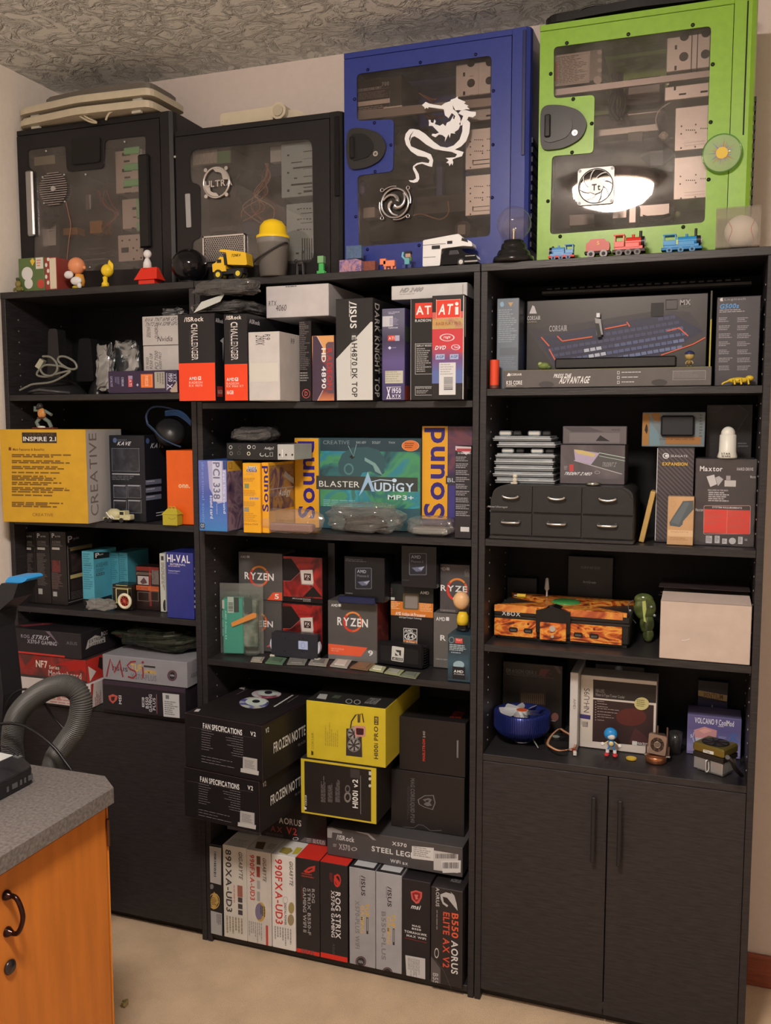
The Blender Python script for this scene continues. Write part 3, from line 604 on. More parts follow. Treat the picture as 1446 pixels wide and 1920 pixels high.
dr2 = [(536,735),(560,733),(600,740),(640,765),(700,820),(745,852),(790,860),(835,845),(875,805),(893,750),(895,700),(928,672),(945,690),(945,712),(940,760),(920,815),(885,852),(842,873),(870,880),(902,890),(890,918),(850,930),(826,940),(832,960),(826,980),(818,965),(806,985),(800,965),(784,962),(802,945),(780,930),(845,925),(858,905),(820,888),(760,880),(700,868),(650,840),(600,800),(568,782),(548,792),(538,822),(545,780),(566,745),(540,775),(532,800),(545,850),(590,870),(640,888),(680,905),(696,945),(688,990),(664,985),(620,968),(590,975),(568,990),(578,1005),(598,1040),(602,1070),(590,1092),(565,1098),(540,1092),(530,1080),(560,1082),(580,1068),(575,1040),(558,1005),(560,985),(585,965),(620,958),(665,965),(672,945),(650,925),(590,915),(545,885),(512,840),(502,800),(510,765)]
dr3 = [(880,612),(915,605),(950,615),(985,618),(985,640),(965,655),(935,650),(925,672),(908,690),(885,712),(872,700),(890,670),(900,645),(880,635),(866,628)]
dm = mat((228, 218, 212), .45); g = M()
for D in (dr, dr2, dr3): g.prism([a.L(*p) for p in D], -.0006, .0010, dm)
g.build('dragon_decal', a.r)
def swirl_fan(a, cx, cy, rx, ry, kind):
    c = a.L(cx, cy); R = abs(a.L(cx+rx, cy)[0]-c[0]); Rz = abs(a.L(cx, cy+ry)[1]-c[1]); R = (R+Rz)/2
    m = M(); m.cyl((c[0], .004, c[1]), (c[0], .022, c[1]), R*.86, hole, n=28); m.build('fan', a.r)
    g = M()
    if kind == 'swirl':
        ch = mat((190, 178, 172), .18, .95)
        for k in range(3):
            a0 = 2*PI*k/3+.5; g.tube([(c[0]+R*(.18+.62*i/14)*math.cos(a0+i*.17), -.005, c[1]+R*(.18+.62*i/14)*math.sin(a0+i*.17)) for i in range(15)], .004, ch, 6, rr=[.0075-.0045*i/14 for i in range(15)])
        g.ring((c[0], -.005, c[1]), R*.9, R*.08, ch, n=32)
        for k in range(4):
            a0 = PI/4+k*PI/2; g.tube([(c[0]+R*(1.02+.10*i/8)*math.cos(a0-.9+i*.11), -.0055, c[1]+R*(1.02+.10*i/8)*math.sin(a0-.9+i*.11)) for i in range(9)], .0022, ch, 6)
            g.ring((c[0]+R*1.22*math.cos(a0), -.005, c[1]+R*1.22*math.sin(a0)), .0042, .0016, ch, n=12)
        g.build('fan_guard', a.r)
    else:
        wht = mat((225, 215, 205), .3); q = R*1.04; sq = rounded([(c[0]-q, c[1]-q), (c[0]+q, c[1]-q), (c[0]+q, c[1]+q), (c[0]-q, c[1]+q)], .008, 4); ho = [(c[0]+R*.93*math.cos(2*PI*i/32), c[1]+R*.93*math.sin(2*PI*i/32)) for i in range(32)]
        g.holed([sq, ho[::-1]], -.005, -.002, wht)
        g.cyl((c[0], -.005, c[1]), (c[0], -.002, c[1]), R*.43, wht, n=24)
        for k in range(8):
            a0 = 2*PI*k/8; g.tube([(c[0]+R*(.4+.56*i/8)*math.cos(a0-i*.09), -.0038, c[1]+R*(.4+.56*i/8)*math.sin(a0-i*.09)) for i in range(9)], .0014, wht, 5)
        g.ring((c[0], -.005, c[1]), R*.97, .0012, mat((40, 36, 36), .4), n=36)
        for sx in (-1, 1):
            for sz in (-1, 1): g.cyl((c[0]+sx*q*.88, -.0062, c[1]+sz*q*.88), (c[0]+sx*q*.88, -.004, c[1]+sz*q*.88), .0035, mat((60, 56, 54), .3, .5), n=10)
        g.build('fan_guard', a.r); P = a.P; P.on('F', yf=-.006); P.T('Tt', cx-24, cy-18, cx+26, cy+20, (40, 36, 36)); P.yf = -.0013
swirl_fan(a, 441, 1238, 100, 112, 'swirl')
a.screws([(252, 332), (609, 283), (984, 228), (163, 532), (1104, 475), (298, 692), (1101, 840), (409, 842), (302, 1022), (1096, 1198), (171, 1328), (600, 1522), (250, 1550)], .0042, mat((20, 24, 70), .2, .3))
p, q = a.L(1288, 915), a.L(1312, 65); m = M(); m.box(p[0]+.002, -.0035, p[1], q[0]+.006, .0, q[1], mat((24, 28, 70), .4), .001); m.build('door_groove', a.r)
m = M(); [m.box(c3.w-.001, .02, .05+k*.022, c3.w+.003, .17, .062+k*.022, mat((24, 26, 50), .5)) for k in range(12)]; m.build('intake_slats', a.r)
a.P.done()
c2.P.done()
# --- case 4 : green
green = mat((132, 168, 52), .36, nz=.06, scale=60, coat=.15)
c4 = CASE('pc_case', 'tall lime green PC case with a white square fan guard, nearest the right', 'a4', 92, 1345, 60, green, depth=.2, bezel=.048,
 win=[(182, 278), (1098, 155), (1060, 1298), (160, 1368), (172, 912), (412, 893), (420, 556), (182, 577)], win_r=.010, haze=.035, dust=.07, xp=1265)
a = c4
handle_plate(a, [(112, 622), (230, 618), (335, 650), (384, 720), (350, 810), (250, 870), (110, 886), (104, 740)], [(130, 662), (225, 655), (285, 690), (298, 750), (262, 812), (165, 842), (125, 830)], (308, 785))
a.cage(835, 190, 1095, 425, .03, .14, steel, [('c', 942, 215, 27), ('c', 938, 333, 27), ('c', 1068, 195, 27), ('c', 1064, 318, 27), ('r', 886, 266, 900, 292), ('r', 883, 386, 897, 412), ('r', 983, 190, 985, 420), ('r', 1016, 190, 1018, 420)])
a.cage(825, 480, 1088, 592, .035, .13, steel, [('r', 880, 506, 893, 530), ('r', 910, 544, 952, 558), ('r', 1035, 528, 1078, 544), ('c', 845, 492, 8, zinc)])
q = [a.L(183, 560, .025), a.L(1090, 448, .025), a.L(1090, 412, .025), a.L(183, 524, .025)]; m = M(); m.prism(q, .025, .033, mat((176, 164, 158), .35, .5)); m.build('cross_bar', a.r)
for y0, y1 in ((610, 885), (902, 1168)):
    o = y0-610; a.cage(882-o*.02, y0, 1085, y1, .03, .12, steel, [('c', 925-o*.02, 738+o, 5), ('c', 923-o*.02, 782+o, 5), ('c', 922, 865+o, 5), ('c', 1008, 728+o, 5), ('c', 1008, 775+o, 5), ('c', 1005, 857+o, 5)]+[('r', 950+i*12, 757+o, 957+i*12, 764+o) for i in range(5)]+[('r', 1035+i*12, 747+o, 1042+i*12, 754+o) for i in range(4)]+[('r', 940, 825+o, 1060, 830+o, zinc), ('r', 940, 842+o, 1060, 846+o, zinc)])
a.blk('power_supply', 183, 285, 465, 500, .03, .14, mat((118, 110, 104), .4, .4)); P = a.P; P.on('F', yf=.0285); P.rect(186, 312, 392, 492, (186, 176, 166), 'power_label'); P.lines(195, 325, 380, 480, 16, (110, 100, 94)); P.frame(215, 320, 388, 482, 2, (120, 110, 104)); P.rect(186, 360, 206, 470, (190, 110, 80), 'power_label'); [P.ell(448, y, 14, 14, (170, 160, 152)) for y in (305, 352, 410)]; P.ell(437, 466, 24, 24, (180, 168, 160)); P.yf = -.0013
a.blk('motherboard', 180, 620, 900, 1340, .17, .004, mat((70, 66, 64), .6, c2=(110, 100, 94), scale=24)); a.blk('drive_shroud', 590, 430, 825, 610, .1, .05, mat((120, 112, 108), .35, .3), .01); a.blk('cooler', 590, 620, 830, 700, .08, .07, mat((150, 142, 136), .3, .5), .01)
a.blk('graphics_card', 430, 720, 790, 800, .07, .05, mat((150, 142, 134), .3, .4)); a.blk('card_fan', 680, 810, 880, 960, .08, .06, mat((62, 58, 56), .4), .03); a.blk('case_base_plate', 500, 1160, 880, 1300, .1, .04, mat((150, 142, 136), .3, .5), .01); a.blk('slot_bracket', 270, 1240, 420, 1320, .1, .03, mat((60, 56, 54), .3, .5)); a.blk('capacitor', 600, 1180, 680, 1320, .08, .03, zinc, .008)
a.blk('chip_module', 610, 765, 700, 830, .068, .02, mat((70, 66, 60), .4)); a.blk('cable_tie', 790, 760, 850, 810, .05, .03, mat((200, 190, 180), .4), .008)
for k in range(3): a.wire([(700, 1255+k*12), (760, 1268+k*12), (860, 1245+k*6)], .0014, dark, .05)
a.wire([(860, 600), (800, 640), (775, 700), (790, 760)], .0016, zinc, .04); a.wire([(470, 480), (540, 540), (520, 640), (560, 700)], .006, mat((40, 38, 38), .4), .06)
for i in range(6): a.wire([(520+i*12, 430), (530+i*10, 520), (500+i*20, 600), (520+i*10, 700)], .003, mat((44, 42, 42), .4), .07)
swirl_fan(a, 427, 1088, 100, 105, 'square')
a.screws([(258, 254), (616, 203), (991, 149), (164, 433), (1107, 378), (295, 580), (403, 722), (1095, 714), (288, 890), (1083, 1048), (148, 1174), (935, 1324), (219, 1379)], .0046, mat((40, 46, 30), .25, .3))
p, q = a.L(1280, 790), a.L(1305, 10); m = M(); m.box(p[0], -.0035, p[1], q[0]+.004, .0, q[1], mat((20, 22, 14), .5), .001); m.build('door_groove', a.r)
m = M(); [m.box(c4.w-.001, .02, .03+k*.02, c4.w+.004, .17, .041+k*.02, mat((26, 30, 20), .5)) for k in range(16)]; m.build('intake_slats', a.r)
a.P.done(); c1.P.done()
# ================================================================ keyboards on the cases
beige = mat((196, 176, 148), .45, nz=.05); beige_d = mat((150, 134, 112), .5)
def keyboard(name, label, loc, rz, w, d, body, keyc, tilt=0, legs=True):
    k = thing(name, label, 'keyboard', loc, rz, extra=Matrix.Rotation(tilt, 4, 'X') if tilt else None)
    m = M(); m.slab(rounded([(0, 0), (w*.5, -d*.12), (w, 0), (w*1.0, d), (w*.5, d*.93), (0, d)], .03), .003, .018, body); m.build('base', k)
    m = M(); m.slab(rounded([(.006, .004), (w*.5, -d*.1), (w-.006, .004), (w-.006, d-.006), (w*.5, d*.92), (.006, d-.006)], .028), .018, .0235, body); m.build('top_shell', k)
    m = M()
    for j in range(6):
        for i in range(int((w-.05)/.019)):
            x = .022+i*.0192; y = .03+j*(d-.05)/6; m.box(x, y, .0235, x+.016, y+(d-.05)/6*.84, .031, keyc, .002)
    m.build('keys', k, kind='stuff')
    if legs:
        for x in (.04, w-.07): m = M(); m.box(x, .012, -.004, x+.03, .022, .003, mat((190, 178, 160), .4), .001); m.build('foot', k)
    return k
zt1 = HH+c1.h; pL = atY('a1', 165, 400, .10); pR = atY('a1', 1300, 270, .10)
keyboard('keyboard', 'beige curved keyboard lying directly on the left black PC case', (pL.x, .075, zt1+.005), -.04, .46, .17, beige, mat((205, 190, 165), .4))
keyboard('keyboard', 'beige keyboard stacked second on the pile above the left black PC case', (pL.x-.003, .078, zt1+.037), -.04, .465, .17, beige, mat((205, 190, 165), .4))
keyboard('keyboard', 'grey-topped keyboard lying uppermost on the keyboard pile at the left', (pL.x+.06, .115, zt1+.071), -.02, .37, .14, mat((110, 98, 86), .5), mat((90, 80, 72), .5), legs=False)
cb = thing('keyboard_cable', 'beige cable looped between the two beige keyboards', 'cable', (pL.x+.12, .06, zt1+.005))
m = M(); m.k = 1
m.tube(spline([atY('a1', *q, .062) for q in ((520, 250), (560, 290), (640, 335), (690, 340), (610, 300), (560, 252))], 6), .0028, mat((190, 170, 140), .4)); m.tube(spline([atY('a1', *q, .062) for q in ((755, 325), (780, 275), (840, 248), (900, 240))], 6), .0028, mat((190, 170, 140), .4)); m.build('cord', cb, world=True)
zt2 = HH+c2.h; p = atY('a2', 425, 380, .11); q = atY('a2', 1090, 300, .11)
k = thing('joystick', 'beige handheld controller with a round hinge lying on the second black case', 'controller', (p.x, .11, zt2)); W_ = q.x-p.x
m = M(); m.prism(rounded([(.0, .012), (.035, .004), (W_*.62, .004), (W_*.64, .042), (.006, .040), (.0, .034)], .006), 0, .11, beige); m.build('body', k)
m = M(); m.cyl((W_*.70, -.008, .026), (W_*.70, .1, .026), .021, beige, n=28); m.cyl((W_*.70, -.012, .026), (W_*.70, -.007, .026), .014, mat((176, 158, 132), .45), n=24); m.build('hinge', k)
m = M(); m.prism(rounded([(W_*.76, .006), (W_*.76, .032), (W_*.9, .028), (W_, .012), (W_, .004)], .006), .01, .09, beige); m.build('arm', k)
m = M(); m.box(.04, .01, 0, .075, .09, .005, beige_d, .002); m.box(W_*.4, .01, 0, W_*.5, .09, .005, beige_d, .002); m.build('feet', k)
zt4 = HH+c4.h; p = atY('a4', 105, 130, .095)
kb = keyboard('keyboard', 'black keyboard lying on top of the green PC case', (c4.x0+.006, .10, zt4+.0045), 0, .43, .15, mat((24, 22, 22), .4), mat((20, 18, 18), .4))
cb = thing('keyboard_cable', 'black cable draped over the keyboard on the green PC case', 'cable', (c4.x0+.1, .1, zt4+.01))
m = M(); m.tube(spline([atY('a4', *q, .095) for q in ((325, 65), (370, 42), (440, 30), (520, 38), (600, 50), (630, 30), (640, 5))], 6), .0022, mat((20, 18, 18), .3)); m.build('cord', cb, world=True)
# coaster-like sticker disc on the green case
p = atY('a4', 1160, 895, YC-.012); dd = thing('sun_catcher', 'round clear disc with a painted sun sticking to the green case', 'ornament', (p.x, YC-.012, p.z))
m = M(); m.lathe((0, 0, 0), [(0, -.002), (.038, -.002), (.0405, 0), (.038, .003), (0, .003)], clear_mat((235, 245, 225), .55, .06, 1.4, hz=(190, 205, 150), name='disc_plastic'), 32, axis=(0, -1, 0)); m.build('disc', dd)
m = M(); m.ring((0, -.001, 0), .0405, .0016, clear_mat((190, 225, 170), .3, .1, 1.4, hz=(130, 165, 100)), n=36)
m.build('rim', dd)
sp = M(); cols = ((190, 90, 80), (130, 110, 180), (190, 120, 130), (120, 100, 190), (200, 110, 90))
for i in range(22):
    a0 = 2*PI*i/22; r1 = .022+.005*(i % 3); sp.add([(.009*math.cos(a0-.12), -.0042, .009*math.sin(a0-.12)), (r1*math.cos(a0), -.0042, r1*math.sin(a0)), (.009*math.cos(a0+.12), -.0042, .009*math.sin(a0+.12))], [(0, 1, 2)], cols[i % 5])
sp.add([(.0125*math.cos(2*PI*i/20), -.0045, .0125*math.sin(2*PI*i/20)) for i in range(20)], [tuple(range(20))], (215, 175, 60)); sp.build('painted_sun', dd, fix=False)
# ================================================================ small things along the top
def toy(v, x, y, name, label, cat, z=HH, Y=None, yo=.045, group=None):
    """an Empty on the surface under view point x,y; returns it and metres per view pixel there"""
    p = atY(v, x, y, yo if Y is None else Y); d = (p-CAM).dot(FW); k = d/(FPX*vs(v))
    return thing(name, label, cat, (p.x, p.y, z), group=group), k
skin = mat((225, 140, 95), .4); yel = mat((235, 190, 40), .4); red = mat((205, 40, 30), .4); wht = mat((225, 212, 204), .45); blk = mat((24, 22, 24), .35)
# book / tin 'candy'
P = BOX('a1', 'candy_box', 'green candy box with yellow lettering standing at the far left end on top', 'box', 130, 312, 1532, 1162, HH, y=.02, d=.03, c=(92, 108, 62), h=.094)
P.T('CANDY', 165, 1208, 272, 1258, (222, 196, 60)); P.T('SNOOPY', 182, 1180, 250, 1203, (225, 215, 200)); P.lines(170, 1266, 265, 1300, 2, (70, 84, 50)); P.poly([(215, 1330), (232, 1308), (250, 1330), (232, 1365)], (222, 180, 60)); P.rect(255, 1305, 308, 1385, (215, 200, 185)); P.lines(262, 1320, 300, 1375, 3, (200, 120, 90)); P.ell(293, 1492, 26, 32, (190, 70, 55)); P.ell(195, 1420, 40, 48, (215, 205, 195)); P.ell(205, 1490, 30, 38, (215, 205, 195)); P.rect(132, 1175, 165, 1235, (200, 195, 180)); P.done()
P = BOX('a1', 'storybook', 'thin book with a red and white patterned cover behind the candy box', 'book', 316, 400, 1525, 1168, HH, y=.012, d=.065, c=(150, 60, 48), h=.09)
m = M(); w_, h_ = P.w, .09; m.box(w_*.45, -.0006, .003, w_*.98, .002, h_-.003, mat((215, 195, 165), .6)); m.build('page_block', P.root); [P.ell(330+(i % 2)*14, 1190+i*42, 9, 15, (215, 205, 190)) for i in range(8)]; P.done()
r, k = toy('a1', 135, 1535, 'toy_figure', 'tiny brown green figure at the far left in front of the green candy box', 'toy', yo=.012)
m = M(k); gm = mat((112, 104, 50), .5); m.ell(0, 0, 18, 26, 16, 18, gm); m.build('body', r); m = M(k); m.ell(-5, 0, 55, 24, 16, 26, mat((130, 110, 56), .5)); m.box(-20, -8, 78, 6, 8, 100, mat((60, 66, 36), .5), 4); m.build('head', r)
for s in (-1, 1): m = M(k); m.tube([(s*16, 0, 30), (s*36, -4, 22), (s*40, -6, 5)], 8, gm); m.build('arm', r)
# orange round head figure (generic)
r, k = toy('a1', 560, 1505, 'toy_figure', 'toy figure with a big round orange head holding something white', 'toy', yo=.03)
m = M(k); m.ell(-10, 0, 165, 62, 55, 60, skin, 20); m.ell(55, 0, 150, 12, 12, 14, skin); m.ell(-70, 0, 150, 12, 12, 14, skin); m.build('head', r)
m = M(k); m.lathe((10, 0, 0), [(0, 20), (34, 20), (40, 60), (28, 105), (0, 110)], mat((225, 150, 60), .45)); m.build('body', r); m = M(k); m.ell(-10, -8, 15, 34, 26, 14, mat((200, 175, 50), .4)); m.build('shoes', r)
m = M(k); m.ell(-50, -38, 100, 38, 22, 28, wht); m.ell(10, -36, 55, 48, 20, 30, wht); m.ell(36, -36, 20, 18, 14, 20, wht); m.build('white_bundle', r)
# yellow bird-ish figure
r, k = toy('a1', 752, 1498, 'toy_figure', 'plain yellow toy figure standing right of the orange-headed one', 'toy', yo=.03)
m = M(k); m.lathe((0, 0, 0), [(0, 5), (26, 5), (26, 30), (14, 45), (18, 75), (0, 85)], yel); m.ell(-12, -10, 6, 15, 22, 6, mat((215, 165, 40))); m.ell(16, -10, 6, 15, 22, 6, mat((215, 165, 40))); m.build('body', r); m = M(k); m.ell(20, 0, 120, 46, 40, 45, yel, 18); m.build('head', r)
m = M(k)
for i in range(3): m.ell(40+i*10, 0, 165-i*10, 12, 9, 28, yel)
m.build('tuft', r)
# red house
r, k = toy('a1', 1068, 1485, 'toy_house', 'small red toy house with a plain white figure sitting on its roof', 'toy', yo=.03)
rd = mat((218, 48, 30), .4); m = M(k); m.box(-68, -40, 0, 65, 40, 60, rd, 3); m.build('walls', r); m = M(k)
def roofm(m, x0, x1, y, z0, z1, xa, xb, c): m.add([(x0, -y, z0), (x1, -y, z0), (x1, y, z0), (x0, y, z0), (xa, -y*.2, z1), (xb, -y*.2, z1), (xb, y*.2, z1), (xa, y*.2, z1)], [(0, 1, 5, 4), (1, 2, 6, 5), (2, 3, 7, 6), (3, 0, 4, 7), (4, 5, 6, 7), (3, 2, 1, 0)], c)
roofm(m, -95, 95, 55, 34, 122, -60, 70, rd); m.build('roof', r)
m = M(k); m.lathe((-15, 0, 118), [(0, 0), (32, 2), (28, 40), (14, 70), (0, 74)], wht); m.build('figure_body', r); m = M(k); m.ell(-12, 0, 218, 30, 28, 30, wht); m.build('figure_head', r)
# black ball (glossy)
r, k = toy('a2', 190, 1590, 'glossy_ball', 'glossy black ball sitting between the two black PC cases', 'ball', yo=.03)
m = M(k); m.ell(0, 0, 128, 140, 140, 128, mat((16, 15, 17), .08), 36); m.build('sphere', r); m = M(k); m.lathe((0, 0, 0), [(0, 0), (70, 0), (74, 6), (60, 14), (0, 14)], blk); m.build('stand', r)
# dump truck
r, k = toy('a2', 510, 1570, 'toy_dump_truck', 'yellow toy dump truck on the front edge of the shelf', 'toy truck', yo=.022)
ty = mat((232, 178, 40), .4); dk = mat((36, 33, 32), .6)
m = M(k); m.prism([(0, 108), (155, 95), (168, 100), (158, 182), (148, 192), (-18, 222), (-60, 226), (-72, 212), (-12, 198)], -52, 52, ty); m.build('dump_bed', r)
m = M(k); m.prism([(-135, 60), (-20, 60), (-20, 165), (-70, 172), (-108, 130), (-138, 118)], -46, 46, ty); m.build('cab', r); m = M(k); m.prism([(-30, 105), (-5, 105), (-14, 188), (-40, 190)], -50, 50, dk); m.box(-100, -47, 122, -55, 47, 155, dk, 4); m.build('cab_windows', r)
m = M(k); m.box(-120, -35, 38, 125, 35, 80, dk, 4); m.box(-118, -38, 20, -60, 38, 60, mat((225, 190, 60)), 6); m.build('chassis', r)
for x in (-88, 85):
    for y in (-48, 30): m = M(k); m.cyl((x, y, 38), (x, y+20, 38), 38, dk, n=20); m.cyl((x, y-2, 38), (x, y+22, 38), 20, mat((225, 190, 50)), n=14); m.build('wheel', r)
Pp = Print(r, .1, .1, .1, 'a2'); Pp.cl = False; Pp.yf = -53*k; Pp.T('TONKA', 508, 1388, 588, 1410, (60, 45, 25), shear=.1); Pp.done()
# bucket with yellow cap
r, k = toy('a2', 838, 1560, 'toy_bucket', 'grey plastic bucket with a yellow cap lid', 'bucket', yo=.015)
gb = mat((120, 110, 102), .5); m = M(k); m.lathe((0, 0, 0), [(0, 0), (104, 0), (122, 240), (126, 242), (126, 262), (124, 266), (128, 285), (124, 300), (0, 300)], gb, 32); m.build('pail', r)
m = M(k); m.lathe((0, 0, 0), [(129, 285), (129, 305), (108, 318), (100, 380), (72, 415), (30, 432), (0, 434)], mat((238, 190, 30), .35), 32); m.build('lid', r)
m = M(k); m.tube(spline([(-126, -10, 150), (-135, -60, 110), (-60, -130, 125), (40, -130, 175), (120, -60, 235), (126, -10, 245)], 6), 7, dk); m.build('handle', r)
# black cat/dog figures
r, k = toy('a2', 1045, 1545, 'toy_animal', 'small dark four legged toy with a raised tail beside the bucket', 'toy', yo=.03)
dm2 = mat((46, 40, 38), .5); m = M(k); m.ell(0, 0, 100, 34, 16, 20, dm2); m.ell(-34, 0, 118, 14, 12, 14, dm2); m.ell(22, 0, 150, 8, 6, 34, dm2); m.ell(24, 0, 182, 10, 8, 12, dm2); m.build('body', r)
for x in (-24, 28):
    for y in (-9, 9): m = M(k); m.cyl((x, y, 0), (x*.85, y, 95), 6, dm2, n=8); m.build('leg', r)
# green block figure (plain)
r, k = toy('a2', 1212, 1538, 'toy_block_figure', 'plain green block figure standing on the shelf edge beside the bucket', 'toy', yo=.03)
gg = mat((72, 168, 84), .45); m = M(k); m.box(-26, -24, 88, 24, 24, 142, mat((120, 160, 110), .5), 2); m.build('head', r); m = M(k); m.box(-20, -14, 28, 20, 14, 90, gg, 2); m.build('body', r)
for y in (-20, 6): m = M(k); m.box(-34, y, 0, 32, y+14, 30, gg, 2); m.build('foot', r)
# pink/purple block pieces
v = 'a3'
r, k = toy(v, 140, 1700, 'toy_block', 'flat mottled pink and purple toy block at the foot of the blue case', 'toy', yo=.03)
m = M(k); m.prism([(-82, 0), (78, 0), (78, 78), (40, 92), (-82, 88)], -12, 30, ramp_mat(((190, 110, 100), (190, 130, 120), (140, 110, 150), (100, 70, 110), (180, 140, 150)), 60)); m.build('block', r)
r, k = toy(v, 262, 1688, 'toy_block', 'rusty brown cube shaped toy block at the foot of the blue case', 'toy', yo=.052)
m = M(k); m.box(-45, -25, 0, 52, 45, 80, ramp_mat(((110, 50, 40), (140, 70, 50), (90, 50, 44)), 90), 2); m.build('block', r)
r, k = toy(v, 170, 1600, 'toy_block', 'blue-grey translucent cube stacked on the pink toy block', 'toy', yo=.03, z=HH+.034)
m = M(k); m.box(-62, -20, 0, 50, 20, 86, mat((86, 104, 130), .3, nz=.2, scale=200, alpha=.85), 2); m.build('block', r)
r, k = toy(v, 390, 1680, 'toy_animal', 'orange blocky four legged toy in front of the blue case', 'toy', yo=.03)
om = mat((232, 128, 88), .45); m = M(k); m.box(-30, -16, 28, 52, 16, 68, om, 2); m.build('body', r); m = M(k); m.box(-55, -16, 42, -12, 16, 82, om, 2); m.build('head', r)
for x in (-24, -6, 24, 40): m = M(k); m.box(x, -14 if x in (-24, 24) else 4, 0, x+14, -4 if x in (-24, 24) else 14, 30, om, 1); m.build('leg', r)
r, k = toy(v, 520, 1672, 'toy_figure', 'small block figure with dark hair and blue trousers, arms raised, before the blue case', 'toy', yo=.03)
m = M(k); m.box(-36, -12, 0, -8, 12, 36, mat((50, 60, 110)), 2); m.box(6, -12, 0, 32, 12, 36, mat((50, 60, 110)), 2); m.build('legs', r); m = M(k); m.box(-18, -12, 34, 18, 12, 78, mat((100, 160, 160)), 3); m.build('body', r)
m = M(k); m.box(-10, -14, 80, 26, 14, 110, mat((180, 140, 110)), 2); m.build('head', r); m = M(k); m.box(-14, -15, 104, 30, 15, 122, dk, 2); m.build('hair', r)
m = M(k); m.tube([(-16, 0, 70), (-34, -4, 92), (-28, -4, 118)], 8, mat((120, 180, 180))); m.build('arm', r); m = M(k); m.tube([(16, 0, 66), (30, -4, 60), (26, -6, 84)], 8, mat((90, 120, 70))); m.build('arm', r)
# camper truck
r, k = toy(v, 815, 1655, 'toy_camper_truck', 'black toy pickup truck carrying a white camper body', 'toy truck', yo=.035)
cw = mat((222, 212, 204), .35); m = M(k)
m.prism(rounded([(-182, 8), (-60, 8), (-50, 118), (-10, 122), (100, 128), (165, 120), (158, 150), (100, 178), (70, 208), (20, 204), (-180, 182)], 8, 2), -58, 58, cw); m.build('camper_body', r)
for q in ((-118, -59, 118, -60, -57, 142), (-10, -59, 146, 26, -57, 166)): m = M(k); m.box(*q, dk); m.build('window', r)
for q in ((-180, -59, 148, -20, -57.5, 151), (-178, -59, 66, -90, -57.5, 69)): m = M(k); m.box(*q, dk); m.build('trim_stripe', r)
m = M(k); m.prism([(88, 162), (135, 148), (128, 168), (92, 180)], -59.5, -40, dk); m.build('window', r)
gk = mat((22, 21, 23), .12); m = M(k); m.prism(rounded([(-140, 15), (190, 12), (196, 40), (188, 66), (120, 80), (80, 112), (-25, 114), (-60, 70), (-140, 70)], 6, 2), -50, 50, gk); m.build('truck_body', r)
m = M(k); m.prism([(0, 76), (70, 78), (58, 104), (6, 104)], -51, -49, mat((70, 68, 70), .1)); m.build('side_window', r); m = M(k); m.box(100, -52, 18, 200, 52, 34, mat((190, 180, 172), .2, .8), 4); m.box(110, -51, 55, 185, -30, 68, mat((190, 180, 172), .2, .8), 4); m.build('bumper', r)
for x in (-82, 84):
    for y in (-52, 34): m = M(k); m.cyl((x, y, 25), (x, y+18, 25), 25, dk, n=18); m.cyl((x, y-1, 25), (x, y+19, 25), 15, mat((200, 190, 180), .25, .7), n=14); m.build('wheel', r)
# plasma globe
r, k = toy(v, 1240, 1625, 'plasma_globe', 'clear glass plasma globe on a stepped black base', 'lamp', yo=.031)
m = M(k); m.lathe((0, 0, 0), [(0, 0), (135, 0), (140, 15), (134, 40), (112, 45), (112, 62), (104, 82), (86, 88), (86, 108), (80, 128), (66, 132), (66, 150), (0, 155)], mat((30, 27, 26), .22), 36); m.build('base', r)
m = M(k); m.cyl((0, 0, 150), (0, 0, 215), 12, mat((150, 130, 116), .25, .7)); m.ell(0, 0, 222, 13, 13, 16, mat((200, 190, 180), .2, .6)); m.build('electrode', r)
m = M(k); m.ell(0, 0, 262, 116, 116, 116, clear_mat((250, 246, 242), .03, .02, 1.4, name='globe_glass'), 36); m.build('globe', r)
# engines
v = 'a4'
def engine(x, y, name, label, c, L, H, chim, wheelc, yo=.03, base=None, cab=True, flip=1):
    r, k = toy(v, x, y, name, label, 'toy train', yo=yo); m = M(k); f = flip; s = H/100
    m.box(-L/2, -30*s, 16*s, L/2, 30*s, 30*s, base or c, 2); m.box(-L*.44, -26*s, 28*s, L*.42, 26*s, 44*s, c, 2); m.build('chassis', r)
    m = M(k); m.cyl((-f*L*.1, 0, 62*s), (f*L*.42, 0, 62*s), 24*s, c, n=18); m.box(min(-f*L*.12, f*L*.32), -27*s, 36*s, max(-f*L*.12, f*L*.32), 27*s, 60*s, c, 3); m.build('boiler', r)
    m = M(k); m.cyl((f*L*.36, 0, 62*s), (f*L*.46, 0, 62*s), 26*s, blk, n=18); m.build('smokebox', r); m = M(k); m.cyl((f*L*.455, 0, 62*s), (f*L*.49, 0, 62*s), 19*s, mat((170, 162, 158), .4), n=18); m.build('front_plate', r)
    m = M(k); m.cyl((f*L*.34, 0, 84*s), (f*L*.34, 0, chim*s), 7*s, blk, n=10); m.cyl((f*L*.12, 0, 80*s), (f*L*.12, 0, 98*s), 7*s, c, n=10); m.build('funnel', r)
    m = M(k); a, b = sorted((-f*L*.45, -f*L*.14)); m.box(a, -29*s, 40*s, b, 29*s, 66*s, c, 2); m.box(a-3, -31*s, 92*s, b+3, 31*s, 98*s, c, 2); m.box(a, -28*s, 60*s, a+6*s, 28*s, 94*s, c); m.box(b-6*s, -28*s, 60*s, b, 28*s, 94*s, c); m.build('cab', r)
    for i in range(3):
        for yy in (-32*s, 24*s): m = M(k); xx = (-L*.3+i*L*.28); m.cyl((xx, yy, 15*s), (xx, yy+8*s, 15*s), 15*s, wheelc, n=16); m.cyl((xx, yy-1, 15*s), (xx, yy+9*s, 15*s), 7*s, dk, n=10); m.build('wheel', r)
    return r, k
